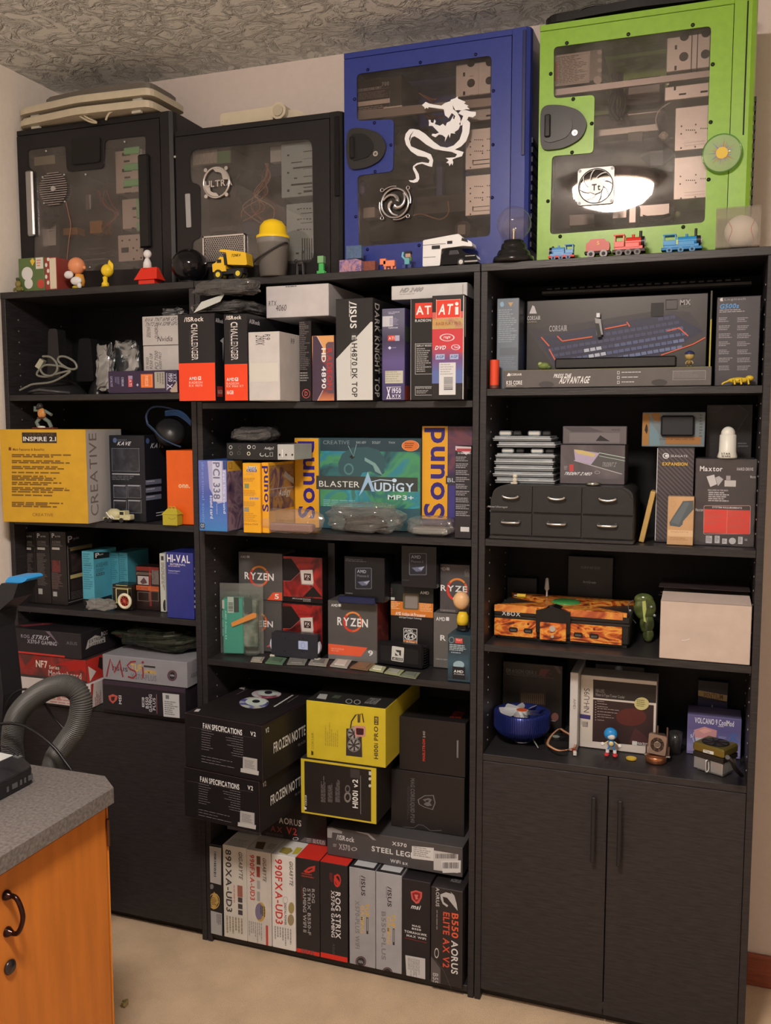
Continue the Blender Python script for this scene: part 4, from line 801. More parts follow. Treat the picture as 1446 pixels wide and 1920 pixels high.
tb = mat((92, 140, 186), .35); engine(228, 1508, 'toy_engine', 'smallest pale blue toy steam engine, leftmost of the engines', tb, 152, 88, 95, mat((80, 110, 150), .4), flip=-1, base=red)
engine(620, 1482, 'toy_engine', 'red toy steam engine with a black smokebox', mat((208, 52, 38), .3), 185, 126, 112, mat((70, 58, 54), .35), base=mat((60, 36, 34)))
r, k = toy(v, 437, 1495, 'toy_tender', 'red toy coal tender marked with a number behind the red engine', 'toy train', yo=.03)
m = M(k); m.prism(rounded([(-66, 38), (66, 38), (70, 60), (66, 88), (48, 92), (40, 106), (-42, 106), (-48, 90), (-64, 86)], 5, 2), -28, 28, mat((178, 58, 44), .35)); m.build('tender_body', r); m = M(k); m.box(-74, -22, 24, 74, 22, 40, dk, 2); m.build('chassis', r)
for x in (-36, 36):
    for y in (-30, 22): m = M(k); m.cyl((x, y, 22), (x, y+8, 22), 22, mat((80, 70, 66), .3, .4), n=18); m.cyl((x, y-1, 22), (x, y+9, 22), 11, dk, n=12); m.build('wheel', r)
Pp = Print(r, .1, .1, .1, v); Pp.cl = False; Pp.yf = -28.4*k; Pp.T('5', 432, 1402, 447, 1425, (225, 170, 90)); Pp.done()
r, k = engine(925, 1470, 'toy_engine', 'bright blue toy steam engine marked with a number, rightmost of the engines', mat((40, 128, 178), .35), 225, 110, 124, mat((40, 120, 165), .35), base=mat((36, 110, 160)))
Pp = Print(r, .1, .1, .1, v); Pp.cl = False; Pp.yf = -30*k*1.1; Pp.T('1', 893, 1395, 905, 1422, (180, 190, 120)); Pp.done()
# baseball in acrylic cube
p = atY(v, 1122, 1445, .04); r, k = toy(v, 1250, 1440, 'baseball_cube', 'white baseball inside a clear acrylic cube at the right end', 'display case', yo=-.008)
m = M(k); a = 122; clr = clear_mat((250, 246, 242), .16, .05, 1.4, hz=(190, 178, 165), name='acrylic'); m.box(-a, 0, 0, a, 230, 8, clr); m.box(-a, 0, 222, a, 230, 230, clr); m.box(-a, 0, 8, a, 7, 222, clr); m.box(-a, 223, 8, a, 230, 222, clr); m.box(-a, 7, 8, -a+7, 223, 222, clr); m.box(a-7, 7, 8, a, 223, 222, clr); m.build('acrylic_box', r)
m = M(k); m.ell(20, 110, 106, 94, 94, 94, mat((226, 216, 204), .5), 30); bo = m.build('ball', r); m = M(k)
for sd in (-1, 1): m.tube([(20+94.6*math.sin(t_)*sd*.55-sd*0, 110-94.6*math.cos(t_)*.85, 106+94.6*math.sin(2*t_)*.55) for t_ in []] or [(20+sd*(60+8*math.cos(i*.4)), 110-math.sqrt(max(0, 94**2-(60+8*math.cos(i*.4))**2-((i-8)*7.)**2)), 106+(i-8)*7.) for i in range(17)], 1.6, red)
m.build('stitching', r)
# ================================================================ bags of crumpled film
silverbag = mat((150, 146, 142), .18, .9, nz=.25, scale=30); darkbag = mat((60, 56, 54), .2, .6, nz=.3, scale=30); clearbag = clear_mat((246, 242, 238), .09, .09, 1.5, bump=.9, name='clear_bag_film', scale=22)
smoke = clear_mat((150, 144, 140), .20, .07, 1.6, bump=1.0, name='smoky_bag_film', scale=22, hz=(140, 134, 130))
def crumple(m, w, d, h, c, seed=1, amp=.22, n=22, pinch=.6, fl=0):
    """a crumpled bag of film filling w x d x h, its faces creased"""
    vs_ = []; rows = n; 
    for j in range(rows+1):
        t = PI*j/rows
        for i in range(n):
            a = 2*PI*i/n; ca, sa = math.cos(a), math.sin(a); e = .55
            x = math.copysign(abs(ca)**e, ca)*math.sin(t)**.5; y = math.copysign(abs(sa)**e, sa)*math.sin(t)**.5; z = -math.cos(t)
            z = math.copysign(abs(z)**.7, z); p = Vector((x*w/2, y*d/2, z*h/2)); s_ = max(w, h)
            q = noise.noise(p*(7/s_)+Vector((seed, 0, 0)))+.9*abs(noise.noise(p*(11/s_)+Vector((0, seed, 0))))+.35*abs(noise.noise(p*(24/s_)+Vector((0, seed, 3))))
            f = 1+amp*(q-.45); z_ = max(-h/2, p.z*f); vs_.append((p.x*f, p.y*f, z_+h/2))
    m.add(vs_, [(j*n+i, j*n+(i+1) % n, (j+1)*n+(i+1) % n, (j+1)*n+i) for j in range(rows) for i in range(n)], c, False)
def bag(v, x0, y0, x1, y1, name, label, z, Y, d, c, seed=1, amp=.22, cat='bag', inner=None, group=None):
    a = atY(v, x0, (y0+y1)/2, Y); b = atY(v, x1, (y0+y1)/2, Y); h = atY(v, (x0+x1)/2, y0, Y).z-z; w = b.x-a.x
    r = thing(name, label, cat, ((a.x+b.x)/2, Y+d/2, z), group=group); m = M(); crumple(m, w, d, h, c, seed, amp); m.build('bag_film', r)
    if inner: inner(r, w, d, h)
    return r
def hand(P, words, c=(60, 54, 56)):
    for w_ in words: P.T(w_[0], *w_[1:5], c, rot=w_[5] if len(w_) > 5 else 0, bold=False, shear=.06, k='handwriting')
# ================================================================ top shelf, left bookcase
v = 'b1'; card = (192, 179, 170)
# headset stands with domed bases
def stand(label, x, y, Y, basew, colx, coly0, colr, arc=True):
    p = atY(v, x, y, Y); k = (p-CAM).dot(FW)/(FPX*vs(v)); r = thing('desk_stand', label, 'stand', (p.x, Y, Z1))
    bm_ = mat((38, 35, 35), .28); m = M(k); m.lathe((0, 0, 0), [(0, 0), (basew, 0), (basew, 12), (basew*.9, 45), (basew*.6, 95), (basew*.3, 125), (0, 135)], bm_, 36); m.build('base', r)
    m = M(k); m.prism(rounded([(colx-colr, 110), (colx+colr, 110), (colx+colr*.75, coly0), (colx-colr*.55, coly0)], 26, 5), -45, 45, mat((34, 31, 32), .16)); m.build('column', r)
    if arc: m = M(k); m.tube([(basew*1.0*math.cos(t), -basew*1.0*math.sin(t), 34-24*abs(math.cos(t))) for t in [PI*(.16+.68*i/16) for i in range(17)]], 11, mat((70, 66, 66), .3)); m.build('rim_band', r)
    return r, k
r, k = stand('black stand with a wide domed base, grey cable lying over it', 440, 795, .09, 205, 0, 490, 62)
stand('dark rounded stand standing behind the grey cable, right of the domed one', 735, 770, .215, 70, -75, 430, 80, False)
cb = thing('signal_cable', 'coiled grey cable with a metal plug lying on the black stand', 'cable', atY(v, 380, 640, .05))
m = M(); gc = mat((118, 114, 102), .45)
m.tube(spline([atY(v, *q, .012) for q in ((150, 770), (200, 745), (250, 725), (380, 710), (470, 670), (530, 625), (450, 640), (350, 668), (280, 655), (300, 610), (350, 580), (460, 590), (540, 612), (578, 600), (560, 555), (500, 520), (450, 518), (438, 545), (470, 580), (520, 610))], 6), .0032, gc)
m.tube(spline([atY(v, *q, .010) for q in ((322, 515), (380, 520), (425, 565), (430, 620), (390, 660), (330, 650), (305, 610), (330, 585))], 6), .0032, gc); m.build('cord', cb, world=True)
m = M(); q = [atY(v, *p, .006) for p in ((262, 590), (300, 530), (330, 550), (292, 612))]; m.add([tuple(p+Vector((0, o, 0))) for o in (0, .012) for p in q], [(0, 1, 2, 3), (7, 6, 5, 4), (0, 4, 5, 1), (1, 5, 6, 2), (2, 6, 7, 3), (3, 7, 4, 0)], mat((190, 182, 160), .3, .6)); m.build('plug', cb, world=True)
bag(v, 705, 408, 830, 785, 'antistatic_bag', 'tall narrow silver antistatic bag left of the purple card box', Z1, .03, .03, silverbag, 3, .3)
bag(v, 828, 400, 1040, 785, 'antistatic_bag', 'wide silver antistatic bag crumpled behind the purple card box', Z1, .07, .03, silverbag, 8, .25)
P = BOX(v, 'product_box', 'dark purple video card box lying on its long side, torn at one end', 'box', 815, 1338, 790, 622, Z1, y=.006, d=.05, c=(52, 38, 62)); purp = P
P.T('CATALYST', 832, 665, 848, 745, (170, 160, 190), -90); P.lines(862, 670, 898, 740, 3, (120, 110, 140), -90); P.T('CYBERLINK', 916, 672, 932, 742, (180, 175, 195), -90); P.rect(966, 660, 998, 745, (190, 70, 66)); P.T('ATI', 972, 690, 992, 740, (220, 190, 190), -90); P.rect(968, 662, 998, 686, (150, 140, 170)); P.poly([(1027, 730), (1036, 718), (1045, 730), (1036, 742)], (180, 170, 190)); P.rect(1062, 648, 1152, 750, (225, 110, 48), 'sticker'); P.frame(1070, 658, 1144, 740, 3, (245, 150, 90), 'sticker'); P.T('POWERCOLOR', 1092, 662, 1118, 738, (250, 190, 150), -90, k='sticker'); P.rect(1165, 632, 1242, 755, (165, 155, 140), 'sticker'); P.lines(1175, 640, 1232, 748, 3, (120, 110, 98), -90, k='sticker')
P.T('1950', 1268, 645, 1300, 705, (205, 195, 205), -90); P.T('XTX', 1304, 645, 1330, 710, (190, 180, 195), -90); P.T('X', 1262, 722, 1300, 762, (205, 195, 205), -90); P.rect(1255, 640, 1260, 770, (190, 180, 195)); P.poly([(1280, 772), (1310, 735), (1334, 700), (1338, 788), (1290, 788)], (175, 150, 130)); P.done()
P = BOX(v, 'storage_box', 'white card box standing behind the purple card box, lower of two', 'box', 1082, 1352, 790, 434, Z1, y=.075, d=.15, c=card); hand(P, [('TI 9550', 1102, 520, 1122, 615, 90), ('9250 128', 1128, 490, 1150, 615, 90), ('PCI 7500', 1166, 470, 1192, 615, 90), ('X1300 PRO', 1198, 480, 1218, 618, 90)]); P.done()
P2 = BOX(v, 'storage_box', 'white card box with handwriting stacked on top of the other white box', 'box', 1072, 1352, 425, 210, P.top, y=.075, d=.15, c=card); hand(P2, [('RIVA TNT 16MB GPU', 1086, 222, 1350, 250), ('TNT2 M64 32MB GPU', 1088, 256, 1350, 284), ('GEFORCE MX440', 1105, 290, 1135, 375, 90), ('QUADRO', 1165, 278, 1195, 385, 90), ('Nvidia', 1185, 362, 1305, 402)]); P2.done()
bag(v, 1190, 150, 1372, 206, 'plastic_bag', 'small crumpled silver bag lying on the upper white card box', P2.top, .09, .05, silverbag, 5, .3)
# ================================================================ top shelf, middle bookcase
v = 'b2'; yA = atX(v, 72, 800, -.7485).y
P = BOX(v, 'product_box', 'tall black and orange video card box, widest of the pair, at the left end', 'box', 70, 402, 1215, 425, C1, y=yA, d=.30, c=(26, 24, 26)); PA = P; og = (228, 66, 30)
P.fr(0, 0, 1, .438, og); P.T('/ISRock', 122, 455, 298, 496, WH, bold=True); P.T('CHALLENGER', 188, 515, 246, 845, (215, 200, 190), -90); P.T('CHALLENGER', 200, 525, 236, 838, (40, 36, 38), -90, bold=False); P.T('RX GRAPHICS CARD', 172, 580, 182, 780, (80, 74, 74), -90, bold=False); P.T('AMD', 168, 996, 240, 1024, WH); P.rect(248, 992, 276, 1024, WH); P.rect(255, 1000, 268, 1012, og); P.T('RADEON', 168, 1036, 288, 1058, (240, 170, 150)); P.T('RX 9070', 168, 1064, 288, 1086, (240, 170, 150)); P.on('R'); P.T('ASRock', 406, 470, 474, 508, (200, 190, 185)); P.poly([(445, 670), (478, 640), (474, 860), (468, 690)], (190, 180, 178)); P.rect(420, 1082, 470, 1176, (150, 44, 40)); P.T('16GB', 426, 1112, 466, 1150, (190, 150, 140)); P.done()
P = BOX(v, 'product_box', 'narrower tall black and orange video card box, second from the left', 'box', 484, 696, 1212, 425, C1, y=yA+.012, d=.29, c=(26, 24, 26)); PB_ = P
P.fr(0, 0, 1, .425, og); P.T('/ISRock', 498, 442, 640, 478, WH); P.T('CHALLENGER', 545, 500, 608, 845, (215, 200, 190), -90); P.T('CHALLENGER', 557, 510, 598, 838, (40, 36, 38), -90, bold=False); P.T('GRAPHICS CARD', 532, 570, 542, 780, (80, 74, 74), -90, bold=False); P.T('AMD', 506, 1004, 578, 1034, WH); P.rect(584, 1002, 612, 1034, WH); P.rect(590, 1008, 604, 1020, og); P.T('RADEON', 506, 1044, 618, 1066, (240, 170, 150)); P.T('RX 9060 XT', 506, 1070, 660, 1090, (240, 170, 150)); P.T('16GB', 508, 1118, 570, 1154, WH); P.on('R'); P.T('ASRock', 710, 482, 805, 522, (200, 190, 185)); P.done()
bag(v, 125, 290, 705, 425, 'plastic_bag', 'dark smoky plastic bag lying on the two black and orange boxes', PA.top, yA+.02, .16, smoke, 12, .2, inner=lambda r, w, d, h: (lambda m: (m.box(-w*.25, -d*.3, .001, w*.3, d*.3, h*.6, mat((40, 38, 40), .5), .003), m.build('wrapped_card', r)))(M()))
bz_ = atY(v, 340, 385, yA-.012); m = M(); m.slab([(-.045, 0), (.03, .004), (.045, .02), (-.02, .022)], 0, .0012, mat((186, 180, 168), .4)); q_ = m.build('paper_label', bpy.data.objects['plastic_bag.001']); q_.location = (-.01, -.094, .014); q_.rotation_euler = (1.2, -.3, .1)
bag(v, 190, 105, 735, 300, 'plastic_bag', 'clear plastic bag with a card inside on top of the smoky bag', PA.top+.042, yA-.012, .07, smoke, 21, .22, inner=lambda r, w, d, h: (lambda m: (m.box(-w*.3, -d*.25, h*.1, w*.3, d*.3, h*.4, mat((96, 88, 80), .3, .4), .003), [m.box(-w*.12+i*.006, -d*.3, h*.42, -w*.12+i*.006+.003, -d*.1, h*.75, mat((140, 128, 118), .3, .6)) for i in range(8)], m.build('wrapped_card', r)))(M()))
P = BOX(v, 'storage_box', 'white card box with faint handwriting, standing beside the orange boxes', 'box', 705, 985, 1220, 588, C1, y=yA+.012, d=.26, c=card, rz=0); P.on('F')
hand(P, [('R9', 850, 610, 900, 662, -90), ('290X', 768, 618, 850, 712, -90)]); P.rect(718, 870, 975, 1040, (200, 188, 174), 'packing_tape'); P.on('R'); hand(P, [('R9', 1086, 650, 1118, 700)]); P.done()
v = 'b3'
P = BOX('b2', 'product_box', 'slim black box dense with small print beside the white box', 'box', 1140, 1272, 1220, 490, C1, y=.01, d=.24, c=(34, 30, 30)); P.lines(1142, 500, 1262, 940, 26, (105, 94, 90)); P.lines(1150, 955, 1262, 1045, 4, (140, 130, 124)); P.arc(1225, 1148, 36, 42, .14, (200, 90, 84)); P.T('D', 1212, 1128, 1238, 1168, (200, 90, 84)); P.done()
P = BOX(v, 'product_box', 'short purple and red video card box with sideways lettering', 'box', 22, 200, 1075, 548, C1, y=-.02, d=.2, c=(70, 50, 62))
P.rect(25, 550, 200, 1072, grad_mat(((200, 120, 80), (120, 50, 50), (70, 44, 60), (70, 44, 60), (120, 50, 50), (214, 150, 90)), 2, .125)); P.poly([(28, 552), (60, 556), (108, 640), (100, 760), (140, 800), (140, 860), (104, 900), (112, 975), (66, 1070), (28, 1070)], (72, 52, 66)); P.poly([(132, 620), (150, 600), (195, 600), (198, 1010), (150, 1010), (132, 980)], (96, 70, 78)); P.T('RADEON', 142, 650, 182, 980, (185, 40, 36), -90); P.T('HD 4890', 98, 650, 134, 972, (225, 215, 210), -90); P.stroke([(62, 552), (108, 640)], 4, (210, 190, 190)); P.stroke([(66, 1068), (110, 985)], 4, (210, 190, 190)); P.done()
P = BOX(v, 'product_box', 'black and white box split diagonally with sideways lettering', 'box', 212, 508, 1072, 252, C1, y=-.035, d=.27, c=(36, 33, 33)); lw = (196, 188, 178)
P.poly([(215, 735), (490, 440), (508, 440), (510, 1070), (222, 1070)], lw); P.T('/ISUS', 325, 280, 378, 492, (215, 205, 196), -90); P.lines(312, 275, 324, 490, 1, (190, 180, 172), -90); P.T('EAH4870 DK TOP', 338, 530, 384, 1040, (52, 48, 48), -90); P.poly([(334, 545), (376, 545), (376, 588), (334, 588)], (36, 33, 33)); P.T('E', 340, 548, 372, 584, (180, 172, 162), -90); P.lines(324, 640, 336, 1040, 1, (120, 112, 106), -90)
P.on('R'); P.T('DARK KNIGHT TOP', 522, 295, 560, 1040, (205, 196, 186), -90); P.T('EAH4870', 560, 500, 580, 850, (120, 112, 108), -90); P.done()
P = BOX(v, 'product_box', 'purple video card box with a pale square sticker and big white numbers at its foot', 'box', 580, 762, 1072, 332, C1, y=-.01, d=.21, c=(70, 60, 98)); P.rect(582, 335, 762, 1068, grad_mat(((62, 52, 86), (72, 62, 106), (92, 76, 124), (58, 50, 76), (96, 92, 110)), 2, .19))
P.T('VGA PREMIUM', 628, 358, 720, 368, (190, 180, 195)); P.lines(632, 372, 716, 382, 1, (180, 170, 190)); P.rect(584, 395, 668, 478, (190, 184, 184), 'sticker'); P.lines(640, 410, 720, 470, 5, (140, 128, 150)); P.T('CyberLink', 632, 480, 708, 496, (215, 205, 210)); P.rect(628, 548, 682, 592, (205, 66, 50)); P.T('ATI', 634, 558, 678, 582, (230, 200, 190)); P.rect(684, 548, 720, 592, (170, 160, 180)); P.poly([(628, 648), (642, 634), (656, 648), (642, 662)], (210, 200, 215)); P.lines(662, 642, 716, 655, 1, (130, 120, 150)); P.rect(606, 830, 748, 930, (190, 180, 160), 'sticker'); P.lines(610, 835, 742, 925, 5, (160, 150, 132), k='sticker')
P.T('X', 616, 962, 650, 1056, (220, 212, 215)); P.T('1950', 660, 968, 732, 1010, (220, 212, 215)); P.T('XTX', 658, 1020, 732, 1044, (220, 212, 215)); P.rect(616, 958, 732, 962, (215, 205, 210)); P.rect(616, 1050, 732, 1054, (215, 205, 210)); P.on('R'); P.rect(762, 950, 800, 1070, (150, 60, 50)); P.rect(762, 480, 800, 600, (70, 84, 66)); P.done()
P = BOX(v, 'product_box', 'black box with a red logo, partly behind the rainbow coloured box', 'box', 806, 985, 1070, 255, C1, y=-.005, d=.22, c=(32, 28, 28)); P.rect(845, 288, 985, 410, (214, 58, 40)); P.T('AT', 852, 312, 972, 382, (235, 220, 210)); P.T('RADEON', 845, 418, 972, 440, (205, 196, 190)); P.frame(845, 612, 985, 858, 3, (190, 182, 175)); P.T('DISPLAY MODES', 855, 622, 975, 638, (190, 182, 175)); P.lines(855, 650, 975, 845, 12, (150, 142, 136)); P.frame(845, 955, 985, 1026, 3, (190, 182, 175)); P.T("WHAT'S IN THE BOX", 852, 962, 975, 974, (190, 182, 175)); P.lines(855, 985, 975, 1015, 3, (150, 142, 136)); P.rect(806, 255, 812, 1070, (160, 148, 138), 'worn_edge'); P.done(); z_ = P.top
P = BOX(v, 'product_box', 'worn rainbow coloured box with a big red logo and barcode at the right end', 'box', 978, 1236, 1068, 226, C1, y=-.03, d=.25, c=(34, 30, 30)); RB = P
P.rect(980, 495, 1236, 930, grad_mat(((90, 100, 150), (90, 100, 150), (86, 100, 150), (110, 66, 110), (190, 60, 60), (196, 60, 80)), 2, .16)); P.poly([(980, 495), (1236, 495), (1236, 690), (1150, 660), (980, 620)], (194, 54, 58)); P.rect(980, 360, 1236, 415, (196, 90, 80)); P.rect(980, 412, 1236, 495, ramp_mat(((190, 130, 70), (180, 150, 90), (170, 100, 90)), 30)); P.rect(1012, 265, 1206, 408, (214, 54, 36)); P.frame(1012, 262, 1208, 410, 4, (225, 150, 130)); P.T('AT', 1028, 298, 1150, 382, (235, 222, 212), shear=.1); P.rect(1164, 320, 1190, 382, (235, 222, 212)); P.ell(1177, 296, 14, 14, (235, 222, 212)); P.T('RAGE FURY PRO', 1012, 440, 1208, 465, (140, 80, 50)); P.arc(1100, 565, 60, 30, .18, (210, 190, 190)); P.T('rage', 1070, 555, 1128, 578, (220, 205, 200), shear=.1); P.T('DVD', 1002, 630, 1094, 662, (228, 220, 220), shear=.1); P.arc(1168, 642, 36, 22, .2, (214, 190, 200)); P.T('Theater', 1155, 632, 1205, 650, (214, 190, 200)); P.rect(1008, 698, 1080, 740, (160, 168, 195)); P.T('AGP', 1014, 708, 1074, 730, (70, 80, 120)); P.rect(1122, 698, 1190, 738, (160, 168, 195)); P.T('AGP', 1128, 706, 1184, 728, (70, 80, 120))
P.rect(1036, 765, 1168, 1022, (206, 198, 192), 'sticker'); P.lines(1045, 775, 1160, 870, 5, (170, 160, 156), k='sticker'); P.barcode(1074, 880, 1146, 985, 16, vert=False); P.rect(1226, 230, 1236, 1066, (190, 180, 172), 'worn_edge'); P.on('R'); P.rect(1240, 240, 1246, 560, (190, 180, 170), 'worn_edge'); P.lines(1255, 880, 1295, 980, 8, (90, 80, 78)); P.done()
P = BOX(v, 'product_box', 'long flat silver white box lying across the tops of the boxes at the right', 'box', 655, 1260, 250, 140, max(z_, RB.top), y=.02, d=.12, c=(196, 186, 178), rz=-.0); P.T('HD 2400', 722, 168, 918, 204, (120, 112, 108), shear=.12); P.T('HD 2400', 720, 164, 914, 200, (168, 160, 154), shear=.12, bold=False); P.lines(722, 214, 925, 224, 1, (150, 142, 136)); P.rect(1222, 140, 1228, 250, (150, 140, 132)); P.done()
zz = atY(v, 190, 415, .0).z
P = BOX('b2', 'storage_box', 'large white card box with a handwritten model number, lying across the upright boxes', 'box', 862, 1428, 455, 165, PA.top-.052 if False else atY('b2', 1100, 460, .0).z, y=.0, d=.25, c=(192, 179, 173)); W4 = P; hand(P, [('RTX', 885, 310, 960, 355, 0), ('4060', 950, 345, 1050, 400, 0)]); P.lines(1040, 172, 1210, 190, 1, (90, 84, 84)); P.done()
# ================================================================ top shelf, right bookcase
v = 'b4'
P = BOX(v, 'product_box', 'tall keyboard box picturing lit keys at the back of the shelf', 'box', 232, 1128, 520, 150, Z1, y=.14, d=.075, c=(44, 39, 38)); KB = P
P.rect(236, 154, 1125, 500, ramp_mat(((34, 30, 30), (44, 39, 38), (52, 46, 44)), 4)); P.poly([(240, 320), (560, 270), (900, 215), (1040, 225), (1125, 330), (1125, 345), (900, 440), (860, 500), (370, 500)], (70, 64, 66))
P.poly([(300, 360), (720, 270), (960, 235), (1110, 320), (900, 440), (372, 498)], (58, 56, 72))
kk = [(60, 58, 72), (74, 74, 96), (88, 92, 122), (110, 116, 146)]
rk = random.Random(5)
for j in range(6):
    for i in range(22):
        fx = i/22; x = 300+j*26+fx*(690-j*8)+rk.uniform(-1, 1); y = 358+j*26-fx*112+(j*2) ; s_ = 13
        if x > 1105-j*22+0: continue
        cc = kk[min(3, int((j/2+fx*1.2)))] if not (j in (3, 4) and i in (5, 6, 7)) else (185, 182, 190)
        P.poly([(x-s_, y-7), (x+s_-2, y-11), (x+s_+2, y+5), (x-s_+2, y+9)], cc, 'printed_keys')
for a, b in (((305, 350), (345, 395)), ((345, 410), (375, 465)), ((385, 345), (410, 370)), ((410, 370), (560, 348)), ((620, 310), (730, 288)), ((730, 275), (745, 298)), ((930, 320), (990, 305)), ((990, 305), (1035, 345)), ((900, 440), (1060, 385)), ((1060, 385), (1120, 352))): P.stroke([a, b], 6, (220, 100, 62))
P.T('CORSAIR', 345, 292, 435, 322, (170, 160, 158)); P.T('CORSAIR', 236, 245, 302, 266, (190, 180, 175)); P.T('GAMING', 236, 270, 284, 280, (150, 140, 110)); P.poly([(246, 234), (262, 192), (272, 198), (284, 234)], (200, 190, 185)); P.T('MX', 995, 165, 1048, 192, (170, 160, 156)); P.arc(1022, 178, 30, 25, .07, (120, 112, 108)); P.frame(922, 162, 982, 212, 3, (60, 55, 55)); P.rect(850, 180, 912, 248, (28, 26, 26)); P.on('F'); P.done()
P = BOX(v, 'product_box', 'thin yellow edged sleeve of card beside the tall keyboard box', 'box', 1140, 1152, 500, 118, Z1, y=.13, d=.09, c=(44, 40, 38)); P.rect(1141, 260, 1152, 498, (196, 172, 56)); P.rect(1141, 120, 1152, 262, (80, 75, 60)); P.done()
P = BOX(v, 'product_box', 'tall grey blue box with small print standing at the left of the shelf', 'box', 84, 192, 545, 157, Z1, y=.06, d=.13, c=(112, 116, 122)); P.ell(110, 187, 10, 13, (140, 170, 190)); P.poly([(140, 178), (166, 176), (153, 200)], (190, 150, 100)); P.lines(92, 212, 186, 380, 16, (146, 150, 154)); P.rect(98, 402, 184, 440, (104, 106, 112)); P.lines(92, 450, 184, 505, 6, (128, 130, 136)); P.on('R'); P.rect(196, 160, 226, 520, grad_mat(((30, 40, 56), (24, 46, 84), (30, 60, 104), (24, 30, 40)), 2, .14)); P.done()
P = BOX(v, 'product_box', 'grey box with a blue heading above columns of small print at the right', 'box', 1172, 1388, 582, 148, Z1, y=.035, d=.1, c=(72, 66, 68)); P.T('G500s', 1190, 184, 1290, 208, (80, 140, 190), shear=.05); P.T('Logitech', 1215, 156, 1320, 170, (130, 124, 126)); P.poly([(1192, 160), (1205, 152), (1208, 172), (1194, 172)], (190, 180, 176)); P.lines(1190, 212, 1320, 230, 2, (150, 142, 142))
for i in range(7):
    for s_ in (0, 1): P.lines(1186+s_*92, 252+i*40, 1250+s_*92+(i*7) % 20, 278+i*40, 3, (140, 132, 132), seed=i+s_*9)
P.on('F'); P.done()
P = BOX(v, 'product_box', 'long low grey keyboard box lying along the front edge of the top right shelf', 'box', 118, 1150, 605, 505, Z1, y=.004, d=.05, c=(88, 80, 76)); K5 = P
P.T('CORSAIR', 155, 530, 208, 541, (215, 205, 198)); P.poly([(134, 543), (142, 528), (152, 532), (152, 543)], (215, 205, 198)); P.T('K55 CORE', 132, 566, 210, 586, (220, 210, 202)); P.lines(132, 590, 215, 597, 1, (190, 180, 172)); P.T('PRESS THE', 366, 532, 456, 552, (220, 210, 202), shear=.05); P.T('ADVANTAGE', 392, 545, 550, 580, (220, 210, 202), shear=.06); P.ell(330, 585, 38, 16, (66, 60, 60)); P.ell(892, 575, 40, 16, (58, 53, 53)); P.rect(532, 594, 690, 600, (36, 33, 33))
for y_ in (527, 551, 575): P.frame(682, y_-8, 694, y_+7, 2, (205, 196, 190)); P.lines(704, y_-5, 800 if y_ != 551 else 845, y_+3, 1, (190, 182, 176), seed=y_)
P.rect(958, 516, 1122, 556, (100, 92, 88)); P.frame(958, 516, 1122, 562, 2, (150, 140, 134)); [P.lines(962, 522+i*8, 1118, 527+i*8, 1, (140, 130, 126), seed=i, fill=.2) for i in range(4)]; P.rect(216, 600, 246, 604, (215, 205, 198)); P.rect(118, 505, 1150, 508, (150, 140, 70)); P.done(); kt = K5.top
P = BOX(v, 'flat_panel', 'long black bar lying on the low grey keyboard box', 'box', 372, 975, 500, 448, kt, y=.012, d=.04, c=(28, 25, 25), ch=.003); P.done()
# black keyboard laid across the box tops
k_ = thing('keyboard', 'black keyboard lying on edge across the top of the tall keyboard box', 'keyboard', tuple(Vector((atY(v, 290, 155, .10).x, .13, KB.top+.008))), .0); w_ = atY(v, 1360, 100, .10).x-atY(v, 290, 155, .10).x
m = M(); m.box(0, 0, 0, w_, .13, .014, mat((24, 22, 22), .35), .004); m.build('body', k_); m = M(); [m.box(.01+i*.0195, .02+j*.02, .014, .026+i*.0195, .036+j*.02, .022, mat((20, 19, 20), .35), .002) for i in range(int(w_/.0195)-1) for j in range(5)]; m.build('keys', k_, kind='stuff')
r, k = toy(v, 72, 600, 'paper_tube', 'orange red paper tube standing at the left end', 'tube', z=Z1, yo=.02); m = M(k); m.cyl((0, 0, 0), (0, 0, 140), 23, mat((215, 70, 40), .4), n=22); m.cyl((0, 0, 136), (0, 0, 141), 17, mat((170, 60, 40), .5), n=20); m.build('body', r); m = M(k); m.cyl((0, 0, 0), (0, 0, 16), 24, mat((110, 60, 50), .4, .3), n=22); m.build('base_ring', r)
r, k = toy(v, 582, 452, 'usb_drive', 'small grey and black plug-in receiver hanging before the pictured keys', 'usb drive', z=atY(v, 582, 355, .13).z, Y=.13); m = M(k); m.prism([(-14, 96), (14, 90), (26, 14), (-4, 10)], -4, 6, mat((150, 142, 138), .4)); m.build('sleeve', r); m = M(k); m.prism([(-12, 70), (6, 68), (20, 4), (0, 0)], -9, -4, blk); m.build('body', r); m = M(k); m.box(-10, -5, 96, 12, 6, 122, mat((170, 162, 158), .3, .4), 3); m.build('plug', r)
def figure(v, x, y, label, z, yo, head, body, sc_=1, hat=None, hr=20, limbs=None, name='toy_figure', bw=16, group=None):
    r, k = toy(v, x, y, name, label, 'toy', z=z, yo=yo); k *= sc_
    m = M(k); m.lathe((0, 0, 0), [(0, 14), (bw*.9, 14), (bw, 30), (bw*.6, 48), (0, 50)], body); m.build('body', r); m = M(k); m.ell(0, 0, 50+hr*.8, hr, hr*.9, hr*.95, head, 16); m.build('head', r)
    for s_ in (-1, 1): m = M(k); m.tube([(s_*bw*.5, 0, 18), (s_*bw*.6, 0, 0)], 5, limbs or body); m.ell(s_*bw*.65, -3, 3, 7, 10, 4, limbs or body); m.build('leg', r); m = M(k); m.tube([(s_*bw*.7, 0, 42), (s_*(bw+8), -3, 28), (s_*(bw+6), -6, 18)], 4, limbs or head); m.build('arm', r)
    if hat: m = M(k); m.lathe((0, 0, 50+hr*1.1), [(hr*1.05, 0), (hr*.95, hr*.4), (hr*.4, hr*.75), (0, hr*.8)], hat); m.build('hat', r)
    return r, k
